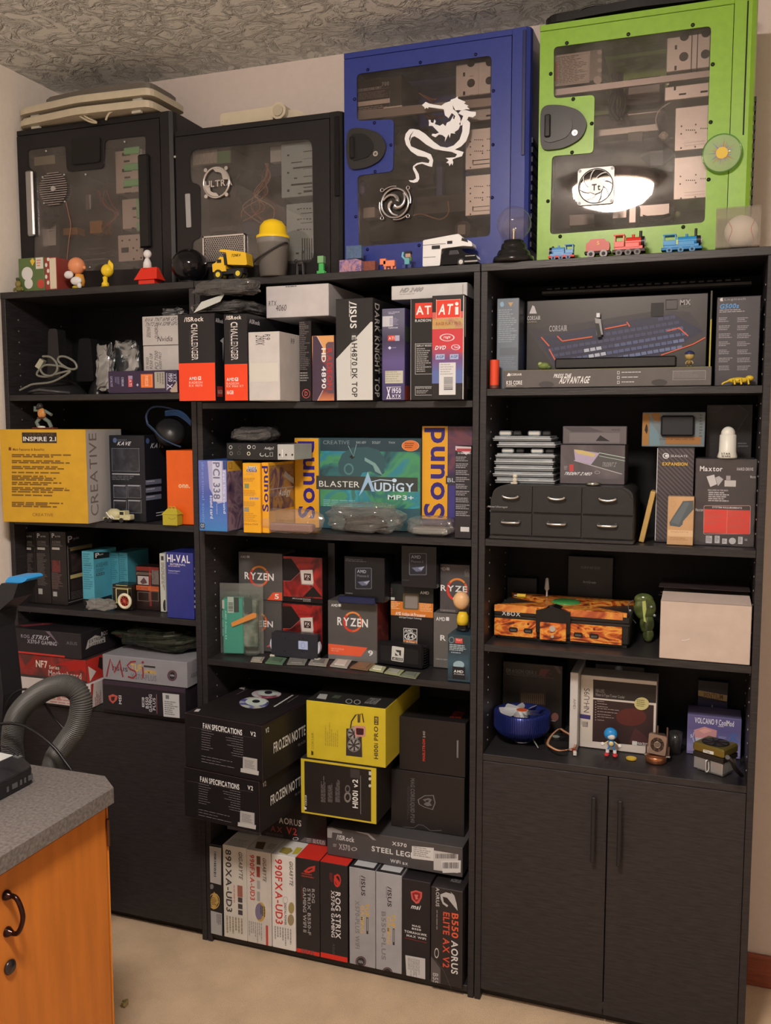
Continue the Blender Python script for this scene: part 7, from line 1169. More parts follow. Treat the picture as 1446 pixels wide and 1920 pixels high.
for nm, (a, b, c_, d_) in (('front_panel', (128, 745, 545, 600)), ('front_panel', (578, 795, 806, 625)), ('front_panel', (838, 830, 1290, 655))):
    q = max(.001, fl(a, (b+d_)/2)[0]); q2 = fl(c_, (b+d_)/2)[0]; m = M(); yy = -.0105 if a == 578 else -.003; z0 = zt_*.10; z1 = zt_*.60; m.box(q, yy, z0, q2, .004, z1, flame, .001); m.build(nm, GX, label='flame printed')
for a, c_ in ((122, 548), (840, 1300)): m = M(); m.box(max(.0005, fl(a, 520)[0]), -.0035, zt_*.80, fl(c_, 560)[0], .004, zt_*.985, ramp_mat(((224, 156, 64), (200, 110, 50), (150, 60, 34)), 20), .001); m.build('lid_edge', GX)
for x_ in (342, 471, 908, 1047):
    q = fl(x_, 720+(x_-342)*.07); m = M(); z = zt_*.30; m.prism(rounded([(q[0]-.011, z-.006), (q[0]+.011, z-.006), (q[0]+.011, z+.006), (q[0]-.011, z+.006)], .006, 4), -.0045, -.002, mat((34, 28, 26), .3)); m.prism([(q[0]-.007, z-.003), (q[0]+.007, z-.003), (q[0]+.007, z+.001), (q[0]-.007, z+.001)], -.005, -.0044, mat((90, 80, 74), .4)); m.build('controller_port', GX)
    m = M(); m.cyl((q[0], -.0042, zt_*.50), (q[0], -.002, zt_*.50), .003, mat((110, 40, 30), .4), n=12); m.build('indicator_light', GX)
q = fl(690, 682); m = M(); m.cyl((q[0], -.014, zt_*.44), (q[0], -.009, zt_*.44), .0075, mat((196, 180, 168), .25, .5), n=20); m.build('power_button', GX); m = M(); m.cyl((q[0], -.013, zt_*.22), (q[0], -.009, zt_*.22), .004, mat((190, 176, 150), .25, .5), n=16); m.build('eject_button', GX)
m = M(); m.lathe((W_/2, Dg*.5, zt_), [(0, .004), (.032, .004), (.036, .001), (.036, 0)], mat((70, 140, 72), .25), 28); m.build('lid_disc', GX)
Pp = Print(GX, W_, Dg, H_, v); Pp.cl = False; Pp.yf = -.0026; Pp.T('XBOX', 238, 544, 402, 582, (190, 184, 178)); Pp.done()
zc = tz+zt_+.002
cb = thing('video_plug', 'yellow round video plug lying on the game console', 'plug', tuple(atZ(v, 415, 425, zc))); cb.location.z = zc; MX[cb.name] = Matrix.Translation(cb.location); m = M(); m.cyl((-.012, 0, .0055), (.010, 0, .0055), .0055, mat((222, 176, 50), .3), n=14); m.cyl((-.02, 0, .0055), (-.012, 0, .0055), .003, mat((200, 190, 170), .2, .9), n=10); m.build('body', cb)
cb = thing('white_plug', 'white plug sticking up above the game console', 'plug', tuple(Vector((atZ(v, 632, 415, zc).x, atZ(v, 632, 415, zc).y, zc)))); m = M(); k = .00029; m.cyl((0, 0, 0), (0, 0, 45*k*1.2), 8*k, mat((205, 196, 190), .4), n=10); m.lathe((0, 0, 50*k), [(8*k, 0), (22*k, 18*k), (18*k, 60*k), (13*k, 110*k), (0, 118*k)], mat((205, 196, 190), .4), 14); m.build('body', cb)
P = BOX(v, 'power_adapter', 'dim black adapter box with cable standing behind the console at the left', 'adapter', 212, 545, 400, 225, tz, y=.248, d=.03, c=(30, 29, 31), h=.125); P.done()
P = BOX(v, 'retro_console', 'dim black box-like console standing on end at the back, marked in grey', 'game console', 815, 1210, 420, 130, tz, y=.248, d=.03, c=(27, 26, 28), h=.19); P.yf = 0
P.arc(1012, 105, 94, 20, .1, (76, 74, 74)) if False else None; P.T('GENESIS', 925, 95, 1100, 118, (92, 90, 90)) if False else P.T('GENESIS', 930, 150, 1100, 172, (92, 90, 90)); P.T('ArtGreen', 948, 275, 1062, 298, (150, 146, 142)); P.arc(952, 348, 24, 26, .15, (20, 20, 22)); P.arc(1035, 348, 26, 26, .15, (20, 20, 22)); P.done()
v = 'd5'
# green glassy gamepad hanging on end
p0 = atZ(v, 280, 900, tz); k = (p0-CAM).dot(FW)/(FPX*vs(v)); r = thing('gamepad', 'translucent green game controller standing on end beside the console', 'game controller', (p0.x, p0.y+.02, tz))
gp = mat((58, 64, 34), .15, .1, c2=(96, 104, 56), scale=30, coat=.6); m = M(k); m.ell(-5, 0, 70, 52, 46, 72, gp, 20); m.ell(-20, 0, 180, 68, 52, 110, gp, 20); m.ell(-45, 0, 330, 105, 60, 125, gp, 24); m.ell(-55, 0, 410, 90, 50, 60, gp, 20); m.build('shell', r)
m = M(k); m.tube(spline([(-150, -30, 400), (-195, -30, 350), (-170, -30, 250), (-120, -30, 180)], 6), 4, mat((90, 90, 90), .3)); m.build('cable', r); m = M(k); m.prism([(-65, 400), (-35, 410), (-25, 330), (-35, 260), (-20, 200), (-45, 210), (-60, 330)], -64, -56, mat((176, 180, 100), .2)); m.build('painted_highlight', r)  # the pale strip is a highlight on the glossy shell, put in as colour
for (x_, z_) in ((50, 270), (-175, 300), (20, 350)): m = M(k); m.ell(x_, -50, z_, 14, 8, 14, mat((150, 146, 140), .2, .4)); m.build('button', r)
P = BOX(v, 'storage_box', 'big plain cream white card box at the right end of the third shelf', 'box', 392, 1262, 1075, 510, tz, y=.005, d=.2, c=(190, 166, 150), w=.6165-atY(v, 392, 790, .005).x); WB = P
m = M(); m.add([(.001, -.001, P.h), (P.w-.001, -.001, P.h), (P.w-.004, .05, P.h+.013), (.002, .05, P.h+.013)], [(0, 1, 2, 3)], mat((184, 160, 146), .5)); m.build('lid_flap', P.root, fix=False); P.stroke([(600, 862), (640, 860), (675, 848)], 4, (225, 214, 200)); P.done()
P = BOX(v, 'leather_folder', 'dark brown leather case lying on the cream white box', 'case', 378, 1250, 470, 378, WB.top+.0185, y=.064, d=.13, c=mat((60, 48, 46), .4, nz=.3, scale=20, bump=.3), ch=.006); P.stroke([(400, 405), (1240, 440)], 4, (90, 78, 74)); P.stroke([(380, 430), (900, 452), (1240, 470)], 5, (36, 29, 28)); P.done()
# ================================================================ lowest open shelf, left bookcase
v = 'e1'; tz = Z4
P = BOX(v, 'motherboard_box', 'mostly white motherboard box behind the hose, bottom of the left stack', 'box', 80, 628, 735, 500, tz, y=-.03, d=.24, c=(206, 190, 182), rz=.0); M1 = P
for i in range(14): P.rect(160+i*30, 560+(i % 3)*30, 182+i*30, 575+(i % 3)*34, (190, 120, 110))
P.lines(350, 600, 610, 700, 5, (190, 130, 122)); P.on('R'); P.poly([(632, 520), (650, 515), (640, 735), (628, 735)], (160, 50, 46)); P.lines(660, 560, 706, 720, 5, (150, 90, 84), 90); P.done()
P = BOX(v, 'motherboard_box', 'dark motherboard box with red paint splash, middle of the left stack', 'box', 85, 600, 500, 335, M1.top, y=M1.P0.y, d=.24, c=(60, 46, 44)); M2 = P
P.rect(125, 335, 600, 480, ramp_mat(((70, 44, 42), (90, 36, 32), (150, 34, 28), (80, 38, 36)), 10)); P.poly([(375, 395), (430, 380), (520, 360), (600, 345), (606, 460), (560, 430), (480, 440), (460, 400)], (170, 32, 26)); P.poly([(160, 420), (240, 330), (300, 335), (200, 420)], (140, 36, 30)); P.T('NF7', 250, 365, 330, 415, (226, 200, 180)); P.T('Series', 342, 400, 412, 426, (214, 190, 170)); P.T('Motherboard', 338, 442, 566, 484, (190, 170, 160)); P.on('R'); P.fr(0, 0, 1, .98, (190, 50, 40)); P.poly([(612, 405), (668, 440), (625, 512)], (214, 200, 190)); P.poly([(690, 340), (712, 345), (712, 430), (680, 410)], (50, 36, 34)); P.done()
P = BOX(v, 'motherboard_box', 'black motherboard box with a silver stripe, top of the left stack', 'box', 60, 562, 322, 158, M2.top, y=M1.P0.y-.005, d=.24, c=(38, 33, 36)); M3 = P
P.T('ROG', 146, 184, 205, 208, (140, 132, 136)); P.T('STRIX', 215, 190, 352, 220, (176, 168, 172), shear=.12); P.T('X370-F GAMING', 190, 226, 394, 254, (170, 160, 162)); P.T('ASUS', 462, 234, 536, 256, (100, 94, 98)); P.poly([(315, 158), (345, 158), (412, 255), (396, 240)], (110, 90, 104)); P.rect(62, 312, 450, 330, (196, 52, 42)); P.on('R'); P.T('ROG', 704, 160, 748, 190, (190, 184, 182)); P.poly([(595, 290), (612, 225), (660, 190), (730, 200), (732, 236), (640, 262)], (176, 168, 160)); P.T('EXTREME', 618, 205, 726, 228, (70, 64, 62)); P.T('E-STREAM', 618, 236, 724, 256, (70, 64, 62)); P.on('T'); P.poly([(110, 118), (430, 95), (330, 118), (160, 130)], (110, 44, 50)); P.done()
P = BOX(v, 'motherboard_box', 'black motherboard box with sideways white lettering, bottom of the right stack', 'box', 715, 1290, 780, 530, tz, y=-.022, d=.24, c=(40, 34, 38)); N1 = P
P.rect(715, 530, 1290, 560, (60, 44, 56)); P.poly([(754, 610), (785, 598), (820, 612), (812, 640), (785, 665), (760, 640)], (190, 84, 70)); P.poly([(772, 618), (800, 615), (796, 640), (784, 648), (774, 640)], (50, 34, 36)); P.T('MSI', 826, 608, 846, 668, (200, 192, 190), 90); P.rect(988, 622, 1004, 688, (190, 182, 180)); P.T('AMD', 990, 628, 1002, 684, (50, 44, 48), 90); P.T('B550', 1012, 620, 1034, 698, (196, 188, 188), 90); P.T('GAMING', 1036, 600, 1058, 722, (190, 182, 182), 90); P.T('PLUS', 1062, 625, 1082, 710, (190, 182, 182), 90); P.rect(1089, 600, 1092, 735, (170, 110, 110)); P.poly([(1130, 590), (1246, 602), (1250, 765), (1138, 755)], (190, 184, 180), 'sticker'); P.lines(1145, 650, 1240, 750, 7, (120, 114, 112), k='sticker'); P.rect(1152, 605, 1176, 632, (110, 106, 106), 'sticker'); P.done()
P = BOX(v, 'motherboard_box', 'silver grey motherboard box scribbled over in red marker, on the right stack', 'box', 715, 1300, 545, 350, N1.top, y=N1.P0.y+.002, d=.23, c=(140, 134, 136)); N2 = P
P.T('/ISUS', 780, 410, 888, 438, (60, 54, 56)); P.T('TUF', 910, 390, 985, 440, (206, 160, 60)); P.T('GAMING', 990, 430, 1086, 456, (206, 160, 60)); P.T('X570-PLUS', 910, 462, 1088, 502, (112, 108, 112)); P.rect(1000, 402, 1080, 414, (50, 44, 44)); P.arc(1198, 470, 34, 38, .3, (90, 60, 66)); P.ell(1198, 470, 22, 26, (40, 36, 42)); P.T('AURA', 1182, 462, 1214, 476, (190, 182, 180))
rk_ = (140, 40, 48); P.stroke([(742, 478), (752, 425), (768, 355), (785, 410), (795, 450), (820, 400), (832, 362), (842, 420), (856, 480)], 10, rk_, 'handwriting'); P.stroke([(945, 372), (910, 375), (885, 400), (905, 425), (940, 440), (948, 465), (925, 488), (890, 478)], 10, rk_, 'handwriting'); P.stroke([(992, 410), (996, 450), (994, 488)], 10, rk_, 'handwriting'); P.ell(993, 378, 9, 9, rk_, 'handwriting'); P.on('R'); P.T('ASUS', 1325, 450, 1370, 480, (84, 80, 84)); P.done()
bag(v, 750, 165, 1330, 372, 'circuit_board_bag', 'dark bagged circuit board with green glints on top of the right stack', N2.top, max(.02, N1.P0.y+.01), .2, mat((40, 42, 32), .2, .3, nz=.5, scale=50), 71, .25)
# ================================================================ boxes stacked in the middle bookcase
v = 'e2'; y_ = -.145
FB = mat((34, 24, 26), .35, nz=.1)
def fanbox(z, L, R, Bm, Tp, label, o, yy):
    P = BOX(v, 'cooler_box', label, 'box', L, R, Bm, Tp, z, y=yy, d=.30, c=FB, rz=-.113); e = (58, 42, 44)
    P.fr(.012, .02, .988, .98, (25, 21, 23)); x_ = o[0]; y0 = o[1]
    def q(a, b, c, d): return (a+x_, b+y0, c+x_, d+y0)
    P.T('FAN SPECIFICATIONS', *q(272, 492, 664, 548), (222, 214, 208)); P.T('V2', *q(748, 546, 802, 590), (220, 212, 206)); P.stroke([(140+x_, 496+y0), (800+x_, 612+y0)], 2, (84, 76, 76))
    s = Print.uv; 
    for i in range(9): P.lines(258+x_, 536+y0+i*24, 385+x_, 552+y0+i*24, 1, (150, 142, 138), seed=i+3, fill=.2)
    for i in range(9): P.lines(500+x_, 592+y0+i*24, 675+x_, 608+y0+i*24, 1, (150, 142, 138), seed=i+13, right=True, fill=.2)
    for i in range(3): P.lines(258+x_, 820+y0+i*28, 600+x_, 836+y0+i*28, 1, (150, 142, 138), seed=i+33, fill=.2)
    P.poly([(675+x_, 795+y0), (818+x_, 820+y0), (818+x_, 940+y0), (672+x_, 915+y0)], (170, 162, 156), 'sticker'); P.poly([(652+x_, 910+y0), (834+x_, 942+y0), (830+x_, 985+y0), (650+x_, 950+y0)], (182, 174, 168), 'sticker'); P.lines(690+x_, 835+y0, 800+x_, 920+y0, 6, (120, 112, 108), k='sticker')
    P.on('R'); P.fr(.006, .02, .994, .98, (27, 23, 24)); P.T('V2', *q(898, 505, 932, 556), (210, 202, 196)); return P
F1_ = fanbox(.4290, 85, 838, 1480, 975, 'black cooler box with a white specification list, lower of two', (-28, 542), y_)
F1_.done()
F2_ = fanbox(F1_.top, 92, 868, 950, 425, 'black cooler box with a white specification list, upper of two', (0, 0), y_)
F2_.on('T'); F2_.fr(.02, .01, .98, .99, (30, 24, 25))
for cx_, cy_, a_, b_, c_ in ((805, 248, 150, 58, ((150, 70, 60), (190, 190, 170), (90, 84, 150))), (928, 160, 150, 44, ((60, 110, 90), (200, 190, 190), (150, 70, 90)))):
    F2_.ell(cx_-20, cy_+10, a_, b_, ramp_mat((c_[0], c_[1], c_[2], (40, 60, 54)), 12)); F2_.ell(cx_, cy_, a_*.72, b_*.66, (190, 196, 184)); F2_.ell(cx_, cy_-5, 40, 16, (36, 30, 40))
F2_.poly([(598, 108), (620, 95), (700, 100), (685, 125)], (205, 196, 190)); F2_.poly([(180, 345), (210, 320), (250, 322), (225, 348)], (190, 182, 176)); F2_.stroke([(610, 175), (720, 115)], 6, (120, 112, 108)); F2_.stroke([(985, 298), (1175, 180)], 22, (190, 182, 176)); F2_.stroke([(1120, 255), (1230, 185)], 5, (130, 122, 118))
F2_.done()
# side lettering slanted with the box side : text set on the R face by fractions
def rtext(P, st, u0, v0, u1, v1, c=(205, 197, 190)):
    V_, F_ = layout(st, True); m = M(); m.fix = False; m.add([(P.w+.0012, P.d*(u0+(u1-u0)*a), P.h*(v0+(v1-v0)*b)) for a, b in V_], F_, c); m.build('lettering', P.root, fix=False)
rtext(F1_, 'FROZEN NOTTE 360', .16, .40, .80, .60); rtext(F2_, 'FROZEN NOTTE 360', .16, .40, .80, .60)
rtext(F1_, 'BLACK ARGB', .55, .26, .8, .31, (110, 104, 100)); rtext(F2_, 'BLACK ARGB', .55, .26, .8, .31, (110, 104, 100))
v = 'e3'; yb = -.024; yel_ = (196, 170, 44)
zb1 = .4285
P = BOX(v, 'cooler_box', 'black cooler box with a wide yellow border, below the all-yellow one', 'box', 98, 668, 1020, 605, zb1, y=yb, d=.30, c=(36, 31, 30)); H2 = P
for fr_ in ((0, 0, 1, .035), (0, .955, 1, 1), (0, 0, .05, 1), (.93, 0, 1, 1)): P.fr(*fr_, yel_)
P.T('H100i v2', 486, 728, 528, 944, (220, 214, 206), 90); P.T('CORSAIR', 128, 845, 142, 925, (205, 198, 192), 90); P.poly([(122, 955), (122, 930), (140, 940), (140, 955)], (205, 198, 192)); P.rect(470, 650, 540, 720, (58, 52, 50)); 
for a_ in (250, 302, 358): P.lines(a_, 700, a_+36, 900, 4, (110, 102, 98), 90, seed=a_)
P.arc(450, 862, 26, 40, .4, (120, 112, 106)); P.arc(450, 800, 20, 30, .4, (96, 90, 86)); P.rect(546, 700, 551, 990, (110, 104, 98)); [P.ell(618, y, 10, 12, (190, 182, 176)) for y in (724, 776)]; P.rect(610, 668, 628, 696, (190, 182, 176)); P.on('T'); P.fr(0, 0, 1, 1, (50, 44, 40)); P.done()
P = BOX(v, 'cooler_box', 'bright yellow cooler box picturing twin fans', 'box', 140, 735, 600, 165, H2.top, y=yb+.004, d=.29, c=yel_); H1 = P
P.T('H100i PRO', 648, 330, 680, 575, (56, 48, 36), 90); P.rect(650, 255, 682, 318, (50, 44, 38)); P.T('RGB', 656, 262, 676, 312, (190, 160, 60), 90); P.T('CORSAIR', 178, 375, 195, 500, (130, 112, 40), 90, bold=False); P.poly([(176, 545), (176, 510), (192, 520), (192, 545)], (60, 52, 30)); P.lines(280, 300, 385, 480, 7, (170, 146, 44), 90)
P.poly([(440, 345), (555, 345), (560, 562), (438, 548)], (52, 46, 44)); 
for cy_ in (470, 380):
    P.arc(498, cy_, 50, 52, .12, (120, 112, 106)); 
    for j in range(7): a0 = 2*PI*j/7; P.poly([(498+10*math.cos(a0), cy_+10*math.sin(a0)), (498+44*math.cos(a0-.1), cy_+44*math.sin(a0-.1)), (498+44*math.cos(a0+.42), cy_+44*math.sin(a0+.42))], (150, 142, 136))
P.poly(rounded([(500, 322), (586, 328), (584, 408), (505, 405)], 16, 3), (190, 130, 120)); P.poly(rounded([(512, 340), (572, 345), (570, 395), (516, 392)], 10, 3), (60, 26, 28)); P.stroke([(472, 340), (480, 290), (510, 245), (530, 235), (530, 300)], 9, (50, 40, 36)); P.stroke([(540, 300), (542, 240), (560, 232), (572, 300)], 9, (70, 46, 38))
P.on('T'); P.fr(0, 0, 1, 1, (40, 37, 34)); P.poly([(215, 118), (240, 85), (300, 90), (285, 128)], (170, 164, 158)); P.rect(335, 95, 400, 120, (70, 74, 60)); P.arc(460, 142, 26, 18, .25, (150, 144, 138)); P.arc(522, 148, 26, 18, .25, (150, 144, 138)); P.T('CORSAIR', 590, 115, 690, 165, (140, 134, 128)); P.done()
P = BOX(v, 'cooler_box', 'black cooler box with a grey dragon shield, bottom right of the stack', 'box', 695, 1330, 1100, 680, .3790, y=.085, d=.19, c=(38, 33, 32)); K1 = P
P.T('MAG CORELIQUID P240', 918, 720, 955, 1055, (96, 92, 92), -90); P.lines(895, 780, 915, 1040, 2, (60, 56, 56), -90); sh = [(975, 880), (1000, 855), (1045, 845), (1085, 845), (1110, 870), (1112, 910), (1090, 960), (1045, 925)]
sh = [(978, 880), (1030, 848), (1098, 846), (1112, 905), (1092, 958), (1030, 940), (985, 915)]; P.poly(sh, (120, 114, 112)); P.poly([(1045+(x-1045)*.9, 902+(y-902)*.9) for x, y in sh], (40, 35, 34)); P.poly([(1015, 880), (1060, 868), (1085, 880), (1070, 905), (1085, 925), (1050, 930), (1022, 915), (1040, 900)], (104, 98, 96)); P.poly([(1040, 885), (1065, 882), (1055, 900), (1035, 900)], (44, 38, 38)); P.stroke([(865, 1085), (950, 1092), (985, 1068), (1020, 1075), (1075, 1115), (1160, 1112)], 3, (120, 114, 112)); P.done()
P = BOX(v, 'cooler_box', 'black cooler box with small red sideways lettering, top right of the stack', 'box', 742, 1338, 672, 275, max(K1.top, K1.top), y=.087, d=.19, c=(36, 31, 30)); K2 = P
P.T('MAELSTROM', 1014, 425, 1034, 590, (200, 62, 48), 90); P.T('240', 1016, 365, 1034, 415, (150, 142, 138), 90); P.rect(1272, 435, 1284, 565, (130, 124, 120)); P.T('deepcool.com', 1274, 440, 1282, 560, (60, 54, 52), 90); P.poly([(782, 565), (800, 560), (806, 600), (790, 600)], (176, 168, 162)); P.poly([(812, 562), (832, 560), (832, 590), (812, 602)], (176, 168, 162)); P.on('T'); P.T('DEEPCOOL', 1235, 215, 1325, 270, (190, 66, 50)); P.done()
# row of upright motherboard boxes
tz = C4; yr = -.012
def mb(v, L, R, Bm, Tp, label, c, yy=None, d=.25, top=None):
    return BOX(v, 'motherboard_box', label, 'box', L, R, Bm, Tp, tz, y=yr if yy is None else yy, d=d, c=c, top=top, h=min(.2665, atY(v, (L+R)/2, Tp, yr).z-tz))
v = 'f1'
P = mb(v, 82, 252, 1150, 240, 'black upright motherboard box with two grey labels, leftmost of the floor row', (34, 30, 30)); hB = P.h
P.poly([(80, 240), (240, 268), (240, 640), (85, 602)], (170, 160, 152), 'sticker'); P.barcode(168, 305, 190, 565, 14, vert=False); P.poly([(88, 885), (248, 925), (250, 1150), (95, 1112)], (166, 160, 156), 'sticker'); P.lines(190, 930, 238, 1060, 4, (90, 84, 84), -90, k='sticker'); P.ell(145, 655, 20, 26, (120, 112, 110)); P.arc(170, 800, 56, 80, .12, (200, 160, 90)); P.poly([(170, 705), (205, 760), (215, 810), (190, 860), (160, 885), (130, 830), (120, 790)], (186, 146, 80)); P.lines(130, 765, 205, 845, 5, (110, 80, 44)); P.done()
def giga(P, x, lets, y0, y1, nm, cc):
    P.T(lets, x[0], y0, x[1], y1, cc, -90); P.T('GIGABYTE', nm[0], nm[1], nm[2], nm[3], (90, 82, 76), -90, shear=.04)
P = mb(v, 262, 495, 1225, 238, 'white upright motherboard box with large black lettering', (204, 192, 178)); giga(P, (286, 346), '890XA-UD3', 285, 908, (416, 305, 455, 585), (66, 60, 56)); P.rect(404, 645, 455, 760, (150, 90, 76)); P.rect(410, 765, 455, 940, (70, 62, 60)); P.rect(410, 815, 455, 830, (196, 186, 176)); P.rect(410, 880, 455, 892, (196, 186, 176)); P.lines(280, 960, 455, 1140, 6, (150, 132, 104), -90); P.lines(358, 640, 378, 940, 1, (200, 130, 110), -90); P.on('T'); P.lines(300, 180, 520, 260, 6, (160, 150, 138)); P.done()
P = mb(v, 497, 742, 1282, 305, 'white upright motherboard box with red lettering and an oval badge', (204, 190, 178)); giga(P, (528, 576), '990FXA-UD3', 335, 790, (658, 365, 692, 608), (190, 62, 56)); P.rect(596, 350, 635, 435, (96, 66, 50)); P.rect(596, 455, 630, 560, (150, 60, 50)); P.rect(600, 595, 632, 680, (160, 150, 146)); P.rect(600, 705, 630, 800, (160, 150, 146)); P.ell(636, 910, 50, 98, (190, 150, 70)); P.ell(622, 905, 40, 84, (120, 108, 130)); P.lines(628, 850, 680, 985, 3, (60, 50, 44), -90); P.lines(510, 1010, 650, 1215, 7, (150, 142, 134), -90); P.rect(690, 1045, 712, 1248, (190, 66, 60)); P.on('T'); P.poly([(580, 270), (600, 205), (690, 210), (660, 285)], (90, 70, 50)); P.lines(700, 225, 800, 290, 4, (150, 142, 132)); P.done()
P = mb(v, 750, 985, 1330, 350, 'whitest upright motherboard box with bold red lettering', (220, 208, 198)); giga(P, (782, 856), '990FXA-UD3', 378, 1030, (926, 400, 962, 650), (200, 56, 50)); P.arc(884, 790, 26, 34, .1, (140, 132, 126)); P.T('DIGITAL POWER', 874, 825, 896, 1040, (80, 74, 70), -90); P.ell(945, 870, 30, 58, (160, 140, 90)); P.ell(940, 990, 32, 58, (150, 130, 96)); P.lines(765, 1065, 945, 1245, 7, (150, 142, 136), -90); P.on('T'); P.poly([(820, 310), (860, 260), (940, 270), (960, 300), (900, 335)], (150, 130, 60)); P.poly([(950, 330), (1000, 260), (1060, 270), (1020, 330)], (190, 170, 60)); P.done()
P = mb(v, 992, 1228, 1410, 385, 'black upright motherboard box with a red top, left of two', (44, 38, 38), d=.25); P.fr(0, 0, 1, .045, (214, 48, 36))
def rog(P, ox, oy): P.poly([(1068+ox, 500+oy), (1120+ox, 460+oy), (1185+ox, 445+oy), (1180+ox, 500+oy), (1120+ox, 520+oy), (1085+ox, 515+oy)], (190, 56, 44)); P.poly([(1100+ox, 492+oy), (1150+ox, 470+oy), (1165+ox, 478+oy), (1120+ox, 500+oy)], (44, 38, 38))
rog(P, 0, 0); P.lines(1048, 525, 1175, 575, 2, (150, 56, 48)); P.T('ROG', 1150, 680, 1180, 820, (160, 152, 148), -90); P.T('STRIX B550-F', 1108, 675, 1140, 1140, (160, 152, 148), -90); P.T('GAMING WIFI II', 1062, 665, 1096, 1112, (160, 152, 148), -90); P.T('/ISUS', 1040, 1285, 1172, 1335, (84, 76, 76)); P.lines(1045, 650, 1056, 880, 1, (110, 50, 46), -90); P.on('T'); P.fr(0, 0, 1, 1, (214, 48, 36)); P.done()
v = 'f2'
P = mb(v, 2, 250, 1315, 385, 'black upright motherboard box with a red top, right of two', (40, 35, 36)); P.fr(0, 0, 1, .055, (214, 48, 36)); P.arc(158, 535, 32, 60, .3, (196, 52, 44)); P.poly([(130, 480), (185, 560), (160, 585), (128, 520)], (196, 52, 44)); P.lines(84, 465, 112, 570, 3, (130, 46, 42), -90); P.T('ROG STRIX', 140, 640, 188, 1060, (215, 206, 202), -90); P.T('X570-E GAMING', 102, 625, 134, 1048, (215, 206, 202), -90); P.lines(86, 625, 94, 760, 1, (110, 44, 44), -90); P.T('ASUS', 115, 1105, 135, 1200, (84, 78, 76), -90); P.on('T'); P.fr(0, 0, 1, 1, (214, 48, 36)); P.done()
def tuf(P, ox, oy, t2): 
    P.T('/ISUS', 372+ox, 490+oy, 410+ox, 672+oy, (60, 54, 56), -90); P.lines(356+ox, 490+oy, 366+ox, 665+oy, 1, (110, 104, 104), -90); P.T('TUF', 405+ox, 738+oy, 445+ox, 860+oy, (206, 160, 70), -90); P.T('GAMING', 368+ox, 760+oy, 402+ox, 1010+oy, (204, 166, 96), -90); P.rect(420+ox, 868+oy, 438+ox, 1018+oy, (60, 54, 54)); P.rect(424+ox, 876+oy, 434+ox, 990+oy, (150, 142, 140)); P.T(t2, 318+ox, 715+oy, 358+ox, 1150+oy, (126, 120, 120), -90); P.arc(370+ox, 1268+oy, 48, 50, .2, (90, 60, 58)); P.ell(370+ox, 1268+oy, 36, 38, (48, 42, 44)); P.T('AURA', 348+ox, 1256+oy, 392+ox, 1282+oy, (170, 162, 160)); P.on('T'); P.fr(0, 0, 1, 1, (40, 36, 38)); P.fr(.12, .05, .88, .9, (190, 184, 182), 'sticker')
P = mb(v, 266, 500, 1375, 420, 'silver grey upright motherboard box with faded yellow lettering, left of two', (156, 150, 150)); tuf(P, 0, 0, 'X570-PLUS WIFI'); P.done()
P = mb(v, 505, 738, 1430, 475, 'silver grey upright motherboard box with faded yellow lettering, right of two', (160, 155, 156)); tuf(P, 238, 100, 'B550-PLUS'); P.done()
P = mb(v, 742, 998, 1490, 540, 'black upright motherboard box with a red shield emblem', (36, 31, 33)); P.poly([(820, 635), (868, 622), (924, 640), (922, 690), (895, 740), (870, 745), (830, 705)], (196, 84, 78)); P.poly([(835, 648), (870, 638), (908, 652), (906, 688), (880, 722), (868, 724), (842, 698)], (140, 36, 38)); P.poly([(852, 660), (890, 665), (880, 690), (892, 700), (866, 706), (862, 684)], (210, 110, 100)); P.T('msi', 822, 755, 915, 795, (218, 210, 206), shear=.15); P.T('MAG', 834, 938, 908, 956, (214, 206, 202)); P.T('B550', 832, 966, 914, 984, (214, 206, 202)); P.T('TOMAHAWK', 764, 1000, 968, 1022, (214, 206, 202)); P.T('MAX WIFI', 784, 1036, 958, 1056, (214, 206, 202)); P.stroke([(768, 1052), (965, 1096)], 3, (170, 50, 54)); P.poly([(772, 1208), (952, 1240), (952, 1475), (782, 1445)], (190, 184, 180), 'sticker'); P.lines(790, 1240, 900, 1420, 9, (140, 132, 130), -90, k='sticker'); P.rect(895, 1425, 930, 1460, (110, 104, 104), 'sticker'); P.done()
P = BOX(v, 'motherboard_box', 'black upright motherboard box with a silver bird emblem, rightmost of the floor row', 'box', 1003, 1288, 1520, 585, tz, y=yr-.004, d=.25, c=(44, 38, 38), h=.255); PR = P
P.T('AORUS', 1048, 598, 1080, 770, (180, 172, 168), -90); P.poly([(1088, 660), (1140, 640), (1190, 655), (1180, 635), (1215, 670), (1235, 740), (1245, 808), (1190, 740), (1150, 690), (1110, 680), (1120, 730), (1160, 760), (1150, 775), (1110, 745), (1092, 700)], (176, 170, 166)); P.T('B550', 1190, 832, 1252, 1055, (214, 88, 56), -90); P.T('AORUS', 1186, 1080, 1248, 1380, (214, 206, 200), -90); P.T('ELITE AX V2', 1112, 822, 1172, 1322, (205, 78, 52), -90); P.lines(1046, 800, 1062, 1100, 1, (130, 122, 118), -90); P.arc(1055, 1190, 20, 46, .25, (190, 182, 176)); P.poly([(1003, 1215), (1090, 1330), (1090, 1520), (1003, 1500)], (92, 84, 82)); P.T('B550', 1020, 1372, 1070, 1498, (170, 160, 156), -90); P.stroke([(1040, 1250), (1120, 1350), (1190, 1520)], 2, (110, 102, 100)); P.on('T'); P.T('AORUS', 1180, 520, 1280, 555, (130, 124, 120)); P.done()
zt_ = tz+hB+.004
